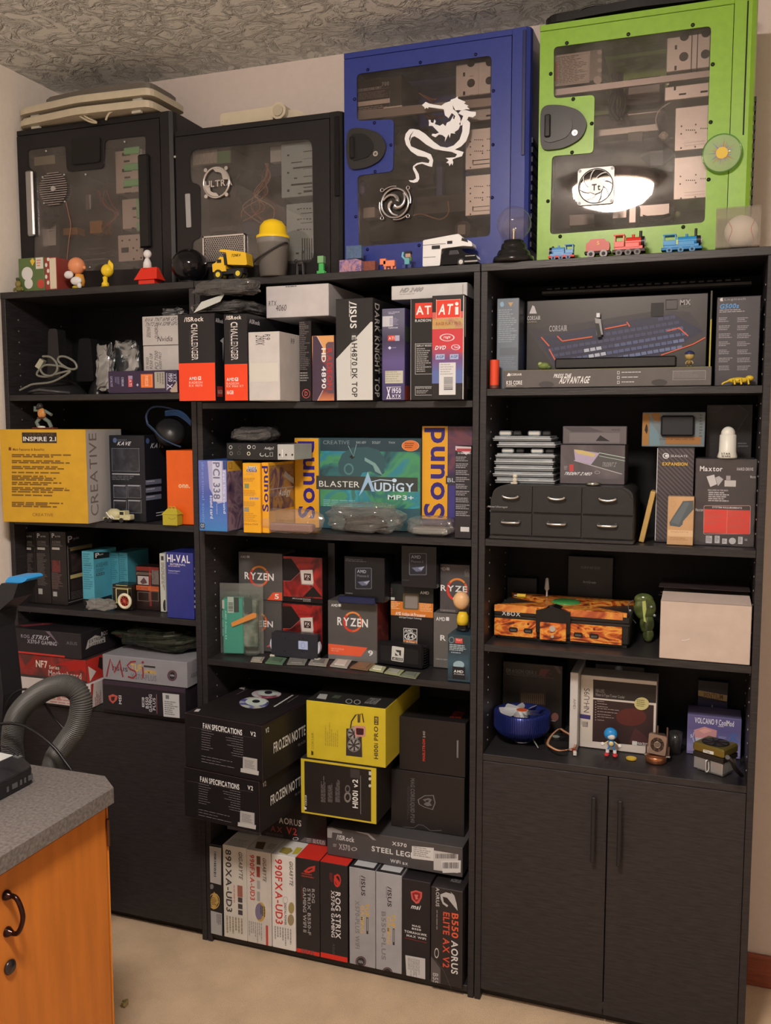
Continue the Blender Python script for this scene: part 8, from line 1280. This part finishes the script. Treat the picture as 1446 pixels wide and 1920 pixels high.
# two flat boxes lying on the row
v = 'e3'; 
zf = .2995; YZ = atZ('f1', 660, 240, zf).y
P = BOX('f1', 'motherboard_box', 'dark motherboard box with white and red print lying flat on the upright row', 'box', 300, 1300, 240, -60, zf, y=.07, d=.20, c=(42, 36, 36), h=.4275-zf); LA = P
P.T('AORUS', 820, -28, 1044, 36, (196, 186, 180)); P.T('AX', 735, 50, 856, 108, (130, 60, 56)); P.T('V2', 895, 62, 1000, 134, (190, 66, 54)); P.T('GAMING MOTHERBOARD', 680, 120, 862, 148, (90, 84, 82)); P.poly([(1030, 232), (1080, 160), (1290, 190), (1290, 245)], (96, 86, 84)); P.T('B550', 1165, 186, 1278, 246, (170, 150, 146)); P.lines(1100, 172, 1155, 225, 3, (150, 140, 136)); P.arc(988, 175, 30, 16, .3, (190, 180, 174)); P.fr(0, 0, .35, .3, (110, 102, 104)); P.done()
P = BOX('f2', 'motherboard_box', 'grey motherboard box with white block lettering lying flat, right end of the row', 'box', 66, 1290, 420, 150, zf, y=.026, d=.25, c=(76, 70, 69), h=.3775-zf); LB = P
P.T('/ISRock', 150, 132, 312, 178, (205, 198, 192)); P.T('X570', 172, 208, 272, 262, (176, 168, 164)); P.T('X570', 652, 192, 784, 226, (215, 208, 202)); P.T('STEEL LEGEND', 468, 262, 965, 310, (215, 208, 202)); P.T('WiFi ax', 636, 352, 796, 384, (205, 198, 192)); P.lines(120, 205, 160, 235, 3, (160, 152, 148)); P.arc(310, 250, 26, 16, .3, (190, 182, 176)); P.poly([(66, 60), (110, 45), (200, 90), (200, 112), (112, 98), (108, 150), (66, 145)], (150, 144, 142)); P.poly([(320, 72), (440, 100), (510, 172), (475, 165), (430, 122), (345, 100)], (150, 144, 142)); P.poly([(832, 222), (1030, 240), (1028, 358), (830, 335)], (206, 198, 192), 'sticker'); P.lines(845, 240, 1015, 330, 5, (150, 142, 138), k='sticker'); P.poly([(1030, 262), (1250, 298), (1248, 468), (1028, 438)], (190, 182, 176), 'sticker'); P.barcode(1046, 292, 1240, 335, 18); P.poly([(1095, 355), (1275, 352), (1272, 462), (1110, 465)], (206, 198, 192), 'sticker'); P.barcode(1110, 370, 1262, 425, 14); P.done()
# ================================================================ lowest open shelf, right bookcase
v = 'e4'; tz = Z4
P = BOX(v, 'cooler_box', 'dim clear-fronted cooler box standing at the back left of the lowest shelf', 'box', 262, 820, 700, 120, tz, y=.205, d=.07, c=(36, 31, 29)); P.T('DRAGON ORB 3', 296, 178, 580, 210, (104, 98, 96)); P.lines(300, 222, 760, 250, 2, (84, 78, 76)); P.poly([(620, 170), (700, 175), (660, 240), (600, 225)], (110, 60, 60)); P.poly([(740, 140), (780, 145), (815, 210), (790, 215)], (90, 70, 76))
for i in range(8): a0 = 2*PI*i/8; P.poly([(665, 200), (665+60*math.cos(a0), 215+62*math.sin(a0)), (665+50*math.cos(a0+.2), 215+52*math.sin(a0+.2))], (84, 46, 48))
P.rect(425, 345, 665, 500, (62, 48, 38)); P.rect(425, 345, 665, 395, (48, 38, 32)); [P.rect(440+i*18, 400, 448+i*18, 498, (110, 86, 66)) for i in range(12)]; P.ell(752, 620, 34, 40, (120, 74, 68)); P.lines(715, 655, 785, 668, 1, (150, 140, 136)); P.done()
# blue flower cooler
p0 = atZ(v, 418, 885, tz); k = (p0-CAM).dot(FW)/(FPX*vs(v)); r = thing('cpu_cooler', 'round blue finned cooler with a clear fan and orange hub', 'cooler', (p0.x, p0.y+.03, tz))
bl = mat((38, 46, 104), .25, .35); R_ = 262*k
m = M(); m.lathe((0, 0, 0), [(0, 0), (85*k, 0), (92*k, 12*k), (80*k, 26*k), (0, 26*k)], mat((150, 146, 150), .2, .9), 28); m.build('base_plate', r)
m = M(); m.lathe((0, 0, 0), [(100*k, 20*k), (160*k, 60*k), (R_*.86, 110*k), (R_*.93, 150*k), (R_*.93, 290*k), (R_*.86, 300*k), (R_*.80, 290*k), (R_*.60, 200*k), (60*k, 150*k)], bl, 64)
n_ = 72
for i in range(n_):
    a = 2*PI*i/n_; ca, sa = math.cos(a), math.sin(a); q = [(100*k, 22*k), (R_*.9, 105*k), (R_, 150*k), (R_, 292*k), (R_*.88, 300*k), (R_*.7, 150*k)]
    m.add([(x*ca-s_*sa*.0006, x*sa+s_*ca*.0006, z) for s_ in (-1, 1) for x, z in q], [tuple(range(6)), tuple(range(6, 12))[::-1]]+[(j, 6+j, 6+(j+1) % 6, (j+1) % 6) for j in range(6)], bl)
m.build('fin_ring', r)
fb = clear_mat((240, 236, 236), .75, .1, 1.5, hz=(196, 188, 184), name='fan_blade_plastic')
for i in range(9):
    a = 2*PI*i/9; m = M(); P_ = []
    for j in range(7):
        rr_ = (.22+.62*j/6)*R_; aa = a+.35*j/6
        for s_ in (0, 1): P_.append((rr_*math.cos(aa+s_*.42), rr_*math.sin(aa+s_*.42), (305-s_*40)*k))
    m.add(P_, [(2*j, 2*j+1, 2*j+3, 2*j+2) for j in range(6)], fb, True); m.build('fan_blade', r, fix=False)
m = M(); m.cyl((0, 0, 220*k), (0, 0, 300*k), 56*k, mat((200, 196, 190), .3), n=28); m.build('fan_hub', r); m = M(); m.cyl((0, 0, 300*k), (0, 0, 304*k), 50*k, mat((206, 90, 50), .35), n=28); m.build('hub_sticker', r)
m = M(); p1 = MX[r.name].inverted() @ atZ(v, 548, 830, tz+.02); p2 = MX[r.name].inverted() @ atZ(v, 598, 912, tz+.004); m.cyl(tuple(p1), tuple(p2), 8*k, mat((150, 146, 140), .25, .8), n=12); m.build('mounting_screw', r)
m = M()
# white spine boxes
P = BOX(v, 'product_box', 'slim tall off-white box spine standing left of the big cooler box', 'box', 890, 965, 850, 205, tz, y=.09, d=.14, c=(190, 180, 172)); P.T('AMD', 922, 450, 946, 545, (110, 104, 104), -90, bold=False); P.done()
v = 'e4'; pA = atZ(v, 970, 850, tz); pB = atZ('e5', 535, 790, tz); 
P = BOX(v, 'cooler_box', 'big cooler box with a white spine and a dark red front', 'box', 968, 1700, 858, 255, tz, y=.128, d=.075, c=(204, 188, 176)); NH = P; NH.w
P.v = 'e4'; P.poly([(968, 255), (1112, 265), (1100, 858), (966, 845)], (200, 184, 168)); P.T('NH-U9S', 1022, 352, 1075, 578, (80, 70, 70), 90, bold=False); P.poly([(967, 588), (1085, 605), (1083, 645), (967, 628)], (60, 52, 104)); P.rect(1010, 662, 1060, 712, (110, 100, 100)); P.lines(1012, 664, 1058, 710, 6, (190, 176, 162)); P.lines(996, 650, 1006, 720, 1, (150, 136, 126), -90)
P.v = 'e5'; P.poly([(52, 225), (548, 272), (545, 412), (52, 368)], (42, 34, 34)); P.poly([(52, 380), (528, 428), (520, 752), (46, 710)], (50, 32, 32)); P.ell(350, 520, 120, 70, (84, 36, 32)); P.poly([(330, 720), (380, 600), (520, 720), (505, 745)], (70, 38, 42)); P.T('NH-U9S', 72, 300, 140, 330, (120, 112, 110)); P.T('95mm U-Type Tower Cooler', 70, 342, 300, 372, (130, 122, 118))
for i in range(8): P.ell(72, 402+i*20, 3, 3, (205, 190, 180)); P.lines(84, 397+i*21, 84+(90, 130, 110, 215, 165, 140, 185, 80)[i], 409+i*21, 1, (190, 170, 158), seed=i, fill=.25)
P.ell(432, 415, 58, 50, (190, 176, 120)); P.lines(392, 385, 472, 445, 4, (120, 108, 60)); P.rect(358, 708, 396, 740, (205, 196, 190)); P.T('noctua', 400, 715, 480, 742, (196, 186, 180)); P.done()
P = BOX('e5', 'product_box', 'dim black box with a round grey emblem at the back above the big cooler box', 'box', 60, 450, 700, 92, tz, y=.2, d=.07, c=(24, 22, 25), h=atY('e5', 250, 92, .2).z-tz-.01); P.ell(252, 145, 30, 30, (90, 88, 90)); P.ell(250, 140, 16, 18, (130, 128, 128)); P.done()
v = 'e4'
# small black fan with wires
p0 = atZ(v, 690, 830, tz); r = thing('cooling_fan', 'small black square fan with looping orange and white wires', 'fan', (atZ(v, 850, 930, tz).x-.052, atZ(v, 850, 930, tz).y, tz), .25)
m = M(); fo = rounded([(0, 0), (.062, 0), (.062, .062), (0, .062)], .006, 3); m.slab(fo, 0, .016, mat((26, 25, 24), .4)); m.build('frame', r); m = M(); m.cyl((.031, .031, .016), (.031, .031, .0172), .026, mat((16, 15, 15), .5), n=28); m.build('fan_opening', r); m = M(); m.cyl((.031, .031, .017), (.031, .031, .0182), .009, mat((140, 146, 130), .3), n=20); m.build('hub_label', r)
for i in range(7): a = 2*PI*i/7; m = M(); m.slab([(.031+.010*math.cos(a), .031+.010*math.sin(a)), (.031+.025*math.cos(a-.1), .031+.025*math.sin(a-.1)), (.031+.025*math.cos(a+.5), .031+.025*math.sin(a+.5)), (.031+.010*math.cos(a+.6), .031+.010*math.sin(a+.6))], .0172, .0178, mat((34, 33, 32), .35)); m.build('fan_blade', r)
m = M()
for off, c in ((0, (200, 110, 60)), (.0022, (214, 190, 160)), (.0044, (150, 96, 60))): m.tube(spline([tuple(atZ(v, *q, tz+.019)+Vector((off, off, 0))) for q in ((925, 905), (860, 928), (780, 935), (710, 905), (675, 870), (700, 810), (745, 760), (790, 732), (830, 755), (890, 790), (935, 830), (940, 870), (925, 905))], 5), .0011, mat(c, .4), 6)
m.build('wires', r, world=True); q = MX[r.name].inverted() @ atZ(v, 938, 960, tz+.006); m = M(); m.box(q.x-.004, q.y-.004, 0, q.x+.004, q.y+.006, .010, mat((205, 196, 186), .4), .001); m.box(q.x-.006, q.y+.007, .002, q.x+.004, q.y+.016, .012, mat((180, 60, 44), .4), .002); m.build('plug', r)
v = 'e5'
# blue topped toy, generic
r, k = toy(v, 208, 795, 'toy_figure', 'small toy figure with a rounded blue head, white gloves and red shoes', 'toy', z=tz, Y=.088); bb = mat((40, 130, 190), .35); be = mat((214, 184, 130), .4)
m = M(k); m.ell(-22, 0, 178, 52, 42, 50, bb, 20); m.build('head', r); m = M(k); m.ell(-14, -30, 165, 30, 16, 24, mat((205, 196, 186), .4)); m.build('face_plate', r); m = M(k); m.ell(-15, 0, 105, 28, 22, 30, bb); m.ell(-15, -12, 104, 20, 14, 22, be); m.build('body', r)
for s_ in (-1, 1):
    m = M(k); m.tube([(-15+s_*22, 0, 118), (-15+s_*48, -4, 100), (-15+s_*60, -8, 92)], 5, be); m.ell(-15+s_*66, -8, 92, 16, 12, 16, wht); m.build('arm', r); m = M(k); m.tube([(-15+s_*12, 0, 82), (-15+s_*26, 0, 50)], 6, bb); m.cyl((-15+s_*28, 0, 28), (-15+s_*28, 0, 50), 14, wht, n=12); m.ell(-15+s_*32, -14, 14, 20, 30, 14, mat((196, 50, 56), .35)); m.build('leg', r)
r, k = toy(v, 352, 805, 'gold_coin', 'flat yellow toy coin lying on the lowest shelf', 'coin', z=tz, Y=.085); m = M(k); m.cyl((0, 0, 0), (0, 0, 9), 40, mat((206, 164, 46), .35), n=26); m.cyl((0, 0, 9), (0, 0, 11), 28, mat((214, 176, 60), .35), n=22); m.build('disc', r)
# copper radial cooler
p0 = atZ(v, 540, 895, tz); r = thing('cpu_cooler', 'copper coloured cooler with a small upright fan on a round base', 'cooler', (p0.x, p0.y+.02, tz)); k = (p0-CAM).dot(FW)/(FPX*vs(v)); cop = mat((176, 112, 76), .28, .85); brz = mat((130, 100, 84), .3, .7)
m = M(k); m.lathe((0, 0, 0), [(0, 0), (78, 0), (82, 10), (82, 44), (76, 54), (40, 60), (0, 60)], cop, 32); m.build('base', r); m = M(k); m.box(-62, -20, 62, 70, 58, 220, brz, 12); m.build('fin_block', r)
m = M(k); m.holed([rounded([(-62, 78), (72, 64), (80, 222), (-56, 238)], 14, 3), [(8+52*math.cos(2*PI*i/24), 150+58*math.sin(2*PI*i/24)) for i in range(24)][::-1]], -40, -20, mat((150, 126, 112), .3, .6)); m.build('fan_frame', r)
for i in range(7): a = 2*PI*i/7; m = M(k); m.prism([(8+20*math.cos(a), 150+20*math.sin(a)), (8+50*math.cos(a-.15), 150+54*math.sin(a-.15)), (8+50*math.cos(a+.4), 150+54*math.sin(a+.4)), (8+20*math.cos(a+.6), 150+20*math.sin(a+.6))], -34, -30, mat((60, 50, 46), .3, .4)); m.build('fan_blade', r)
m = M(k); m.cyl((8, -38, 150), (8, -24, 150), 24, mat((120, 104, 96), .25, .6), n=22); m.ring((8, -39, 150), 24, 3, mat((190, 170, 150), .2, .8), n=22, k=5); m.build('fan_hub', r)
for x_ in (-75, 95, 5, 80): m = M(k); m.cyl((x_, 0 if abs(x_) > 50 else 20, 50), (x_, 0 if abs(x_) > 50 else 20, 130 if abs(x_) > 50 and x_ != 80 else 285), 7, brz, n=10); m.build('post', r)
m = M(k); m.box(-90, -14, 44, 108, 14, 56, mat((190, 180, 170), .25, .8), 3); m.build('clip', r)
# volcano box and box behind
P = BOX(v, 'cooler_box', 'lilac cooler box with white heading and a pink cooler pictured', 'box', 788, 1212, 808, 520, tz, y=None, d=.08, c=(126, 116, 158)); VB = P; P.P0
P.rect(790, 522, 1212, 806, grad_mat(((150, 130, 160), (140, 134, 174), (110, 104, 150), (98, 88, 134)), 2, .065)); P.T('VOLCANO 9 CoolMod', 848, 536, 1156, 582, (222, 214, 216)); P.lines(1030, 592, 1108, 606, 1, (200, 190, 200)); P.poly([(842, 620), (925, 595), (1022, 625), (1018, 668), (1000, 700), (990, 730), (870, 715), (850, 680)], (200, 140, 140)); P.poly([(850, 680), (1000, 690), (985, 740), (865, 730)], (190, 184, 186)); P.poly([(880, 625), (930, 608), (985, 628), (920, 650)], (220, 160, 150)); P.stroke([(842, 640), (832, 680), (850, 740)], 5, (205, 196, 205)); P.T('5', 814, 655, 828, 680, (220, 212, 215))
kb_ = (60, 110, 170); P.stroke([(1148, 645), (1148, 680), (1120, 712)], 9, kb_); P.stroke([(1148, 672), (1165, 700), (1188, 718)], 9, kb_); P.stroke([(1122, 658), (1132, 672)], 8, kb_); P.stroke([(1176, 652), (1162, 670)], 8, kb_); P.lines(1035, 675, 1110, 705, 3, (160, 156, 190)); P.done()
P = BOX(v, 'product_box', 'dark navy box with a gold printed band standing behind the lilac box', 'box', 868, 1105, 700, 240, tz, y=VB.P0.y+.09, d=.06, c=(32, 30, 48)); P.rect(868, 400, 1105, 500, (44, 40, 76)); P.poly([(866, 308), (1104, 350), (1100, 398), (872, 352)], (176, 146, 96)); P.T('PENTIUM', 920, 335, 1070, 378, (120, 84, 50)); P.T('A', 970, 425, 1000, 472, (170, 166, 176)); P.rect(870, 240, 1104, 300, (24, 22, 26)); P.done()
# gold/silver cooler
p0 = atZ(v, 838, 935, tz); p1 = atZ(v, 1062, 1005, tz); ang = math.atan2(p1.y-p0.y, p1.x-p0.x); W_ = (p1-p0).length; r = thing('cpu_cooler', 'silver finned cooler topped by a square gold fan', 'cooler', (p0.x, p0.y, tz), ang); k = (p0-CAM).dot(FW)/(FPX*vs(v)); H1_ = 112*k; D_ = W_*.9
al = mat((196, 190, 184), .3, .7); m = M(); m.box(0, 0, .006, W_*.42, D_, H1_, al, .001); m.box(W_*.58, 0, .006, W_, D_, H1_, al, .001); m.box(W_*.05, .01, .0, W_*.95, D_-.01, .01, al); m.build('heatsink_block', r)
for i in range(16): m = M(); yy = .002+i*(D_-.004)/16; m.box(-.0004, yy, .008, W_+.0004, yy+.0012, H1_-.001, mat((150, 144, 140), .3, .8)); m.build('fin', r)
m = M(); m.tube(spline([(W_*.5, -.002, H1_), (W_*.47, -.006, .03), (W_*.5, -.008, .008), (W_*.56, -.004, .012), (W_*.53, -.002, .03)], 5), .002, al); m.build('clip', r)
m = M(); m.box(-.002, -.002, H1_+.0005, W_+.002, D_+.002, H1_+.012, mat((40, 34, 30), .4), .001); m.build('shroud', r); gold = mat((150, 128, 62), .3, .7)
m = M(); m.box(-.003, -.003, H1_+.0125, W_+.003, D_+.003, H1_+.034, gold, .004); fo_ = m.build('fan_frame', r); m = M(); m.cyl((W_/2, D_/2, H1_+.034), (W_/2, D_/2, H1_+.0348), W_*.43, mat((24, 21, 20), .4), n=36); m.build('fan_opening', r)
for i in range(7): a = 2*PI*i/7; c_ = Vector((W_/2, D_/2)); m = M(); m.slab([(c_.x+W_*.14*math.cos(a), c_.y+W_*.14*math.sin(a)), (c_.x+W_*.40*math.cos(a-.1), c_.y+W_*.40*math.sin(a-.1)), (c_.x+W_*.40*math.cos(a+.45), c_.y+W_*.40*math.sin(a+.45)), (c_.x+W_*.14*math.cos(a+.6), c_.y+W_*.14*math.sin(a+.6))], H1_+.0349, H1_+.0354, mat((50, 44, 40), .3)); m.build('fan_blade', r)
Pp = Print(r, W_, D_, H1_+.034, v); Pp.cl = False; Pp.yf = -.0035; Pp.poly([(915, 772), (998, 792), (996, 816), (914, 796)], (205, 198, 186), 'label'); Pp.T('TITAN', 922, 784, 966, 800, (60, 54, 50), k='label'); Pp.done()
m = M(); m.tube(spline([atZ(v, 1105, 835, tz+.10), atZ(v, 1140, 870, tz+.07), atZ(v, 1170, 930, tz+.03), atZ(v, 1215, 975, tz+.006)], 6), .005, mat((36, 32, 32), .4)); m.build('cable', r, world=True)
# glass tumbler-like plastic piece behind the copper cooler
r, k = toy(v, 695, 800, 'clear_cup', 'dim clear plastic cup behind the copper cooler', 'cup', z=tz, Y=.16); m = M(k); m.lathe((0, 0, 0), [(0, 2), (38, 2), (52, 170), (50, 170), (36, 6), (0, 6)], clear_mat((220, 220, 220), .03, .05, 1.45), 24); m.build('wall', r)
# ================================================================ wooden cabinet with a grey top, front left
v = 'f4'; DZ = .75; X1 = -.543; Y1 = -.701
orange = mat((202, 118, 42), .42, nz=.12, scale=7, stretch=(6, 6, .7)); ow2 = mat((192, 108, 38), .42, nz=.12, scale=7, stretch=(6, 6, .7))
cb_ = thing('cabinet', 'orange wooden cabinet with a speckled grey top in the front left corner', 'cabinet', (-1.30, -1.62, 0)); B0 = Vector((-1.30, -1.62, .0012))
gt = mat((104, 94, 88), .6, nz=.35, scale=160)
m = M(); m.slab([(x+1.30, y+1.62) for x, y in ((-1.33, -1.65), (X1, -1.65), (X1, -.701), (-.595, -.658), (-1.33, -.658))], DZ-.030, DZ, gt); m.build('worktop', cb_)
fx = -.566
m = M(); m.box(0, 0, .06, fx+1.30-.02, -.69+1.62, DZ-.031, orange, .002); m.box(.02, .02, 0, fx+1.30-.04, .9, .06, ow2); m.build('body', cb_)
ysp = atX(v, 742, 900, fx).y
m = M(); m.box(fx+1.30-.0195, ysp+.002+1.62, .0, fx+1.30, -.69+1.62, DZ-.031, orange, .002); m.build('stile', cb_)
m = M(); m.box(fx+1.30-.0195, -1.6+1.62, .03, fx+1.30-.001, ysp-.001+1.62, DZ-.045, ow2, .003); dr = m.build('door', cb_)
a = atX(v, 722, 385, fx); b = atX(v, 722, 570, fx)
m = M(); m.cyl((fx+.003+1.30, a.y+1.62, b.z), (fx+.003+1.30, a.y+1.62, a.z), .0035, mat((90, 52, 30), .35, .5), n=12); m.build('hinge', dr)
hm = mat((60, 38, 34), .2, .85); a = atX(v, 40, 902, fx); b = atX(v, 48, 1150, fx); q = [(fx+1.30, a.y+1.62, a.z), (fx+.022+1.30, a.y+1.62, a.z-.002), (fx+.034+1.30, (a.y+b.y)/2+1.62, (a.z+b.z)/2), (fx+.022+1.30, b.y+1.62, b.z+.002), (fx+1.30, b.y+1.62, b.z)]
m = M(); m.tube(spline(q, 7), .0042, hm, 10); [m.lathe((fx+1.30, p.y+1.62, p.z), [(.009, 0), (.009, .003), (.006, .008), (.004, .012)], hm, 14, axis=(1, 0, 0)) for p in (a, b)]; m.build('handle', dr)
a = atX(v, 62, 1388, fx); m = M(); m.lathe((fx+1.30, a.y+1.62, a.z), [(0, .0), (.012, 0), (.013, .003), (.010, .006), (0, .0065)], mat((70, 60, 60), .25, .8), 20, axis=(1, 0, 0)); m.build('lock', dr)
# black device with ports
v = 'f3'; zt_ = DZ+.034; P_ = [atZ(v, *p, zt_) for p in ((268, 1735), (175, 1650), (-190, 1600), (-330, 2040))]; o = P_[0]
r = thing('docking_station', 'black flat device with ports along its edge lying on the grey cabinet top', 'electronic device', (o.x, o.y, DZ))
m = M(); L_ = [(p.x-o.x, p.y-o.y) for p in P_]; m.slab(rounded(L_, .012, 3), .0015, .030, mat((30, 28, 29), .3)); m.slab(rounded([(x*.985-.002, y*.985) for x, y in L_], .012, 3), .030, .034, mat((44, 41, 42), .2)); m.build('body', r)
m = M(); q = [atZ(v, *p, zt_) for p in ((-150, 1640), (0, 1625), (108, 1648), (-10, 1700), (-160, 1770))]; m.slab([(p.x-o.x, p.y-o.y) for p in q], .0342, .0348, mat((196, 190, 182), .5)); m.build('paper_label', r)
q = [atZ(v, *p, zt_) for p in ((105, 1660), (140, 1640), (186, 1655), (150, 1672))]; m = M(); m.slab([(p.x-o.x, p.y-o.y) for p in q], .0342, .0352, mat((130, 126, 124), .3, .5)); m.build('badge', r)
d_ = (P_[3]-P_[0]); d_.z = 0; L0 = d_.length; d_.normalize(); n_ = Vector((-d_.y, d_.x, 0)); n_ = n_ if n_.x > 0 else -n_
for t, wd in ((.05, .012), (.13, .005), (.19, .005), (.28, .014), (.38, .005)):
    c = d_*(L0*t)+n_*.0005; u = d_*wd/2; m = M(); e = n_*.0015
    V_ = [c-u, c+u, c+u+e, c-u+e]; m.slab([(p.x, p.y) for p in V_], .010, .020, mat((130, 128, 128), .25, .8)); m.build('port', r)
# vacuum
YV = -.46; r = thing('vacuum_cleaner', 'black upright vacuum with a bright blue tip standing behind the cabinet', 'vacuum cleaner', (atY(v, 60, 900, YV).x, YV, 0)); o = MX[r.name].translation
vk = mat((30, 29, 31), .4)
def pv(pts, y=YV): return [(atY(v, *p, y).x-o.x, atY(v, *p, y).z-o.z) for p in pts]
m = M(); m.prism(pv([(168, 200), (302, 202), (262, 320), (140, 425), (122, 560), (150, 800), (182, 1095), (170, 1300), (140, 1640)])+[(pv([(140, 1640)])[0][0]+.01, .12), (-.10, .12)]+pv([(-160, 1200), (-140, 700), (-60, 500), (0, 415)]), -.06, 0, vk); m.build('body', r)
m = M(); m.prism(rounded(pv([(166, 198), (200, 152), (325, 150), (350, 170), (330, 190), (296, 203)]), .006, 3), -.05, .003, mat((44, 138, 196), .35)); m.build('blue_tip', r)
m = M(); m.box(-.14, -.13, 0, .10, .12, .12, vk, .03); m.build('floor_head', r)
h = thing('vacuum_hose', 'dark grey ribbed hose looping up behind the cabinet', 'hose', (o.x+.05, -.54, 0)); Ph = [(115, 1900), (112, 1700), (98, 1520), (135, 1330), (250, 1190), (400, 1095), (540, 1070), (640, 1130), (665, 1240), (630, 1400), (545, 1530), (460, 1650), (430, 1760), (420, 1900)]
C_ = spline([atY(v, *p, -.56) for p in Ph], 14); rr = []; PP = []
dist = 0; step = .0042; nxt = 0; out = [C_[0]]
for i in range(1, len(C_)):
    seg = (C_[i]-C_[i-1]).length
    while dist+seg >= nxt+step/2:
        nxt += step/2; t = (nxt-dist)/seg; out.append(C_[i-1].lerp(C_[i], min(1, max(0, t))))
    dist += seg
rr = [.0235 if i % 2 else .0208 for i in range(len(out))]
m = M(); m.tube(out, .022, mat((70, 66, 62), .45), 28, rr=rr); m.s = [False]*len(m.s); m.build('ribbed_tube', h, world=True)
def cord(label, pts, Y, rad=.0028, view='f3', z=None):
    c = thing('cable', label, 'cord', tuple(atY(view, *pts[0], Y))); m = M(); m.tube(spline([atY(view, p[0], p[1], Y if len(p) < 3 else p[2]) for p in pts], 7), rad, mat((24, 23, 24), .35), 8); m.build('cord', c, world=True); return c
cord('thick black cord arching in front of the ribbed hose', [(-60, 1400), (0, 1385), (100, 1380), (200, 1402), (330, 1480), (450, 1585), (530, 1690), (590, 1775), (620, 1860)], -.612, .0034)
cord('thin black cord curving behind the ribbed hose', [(-60, 1420), (0, 1390), (40, 1250), (110, 1140), (200, 1100), (290, 1130), (370, 1220), (430, 1320), (510, 1410), (600, 1520)], -.515, .0026)
cord('short black cord ending on the black device', [(-120, 1560), (0, 1562), (60, 1580), (110, 1610), (150, 1642)], -.80, .002)
sc_ = thing('foil_scrap', 'tiny crumpled gold scrap on the carpet beside the cabinet', 'scrap', tuple(atZ('f4', 845, 1650, 0))); m = M(); crumple(m, .014, .02, .014, mat((170, 150, 100), .3, .5), 3, .4, 10); m.build('foil', sc_)
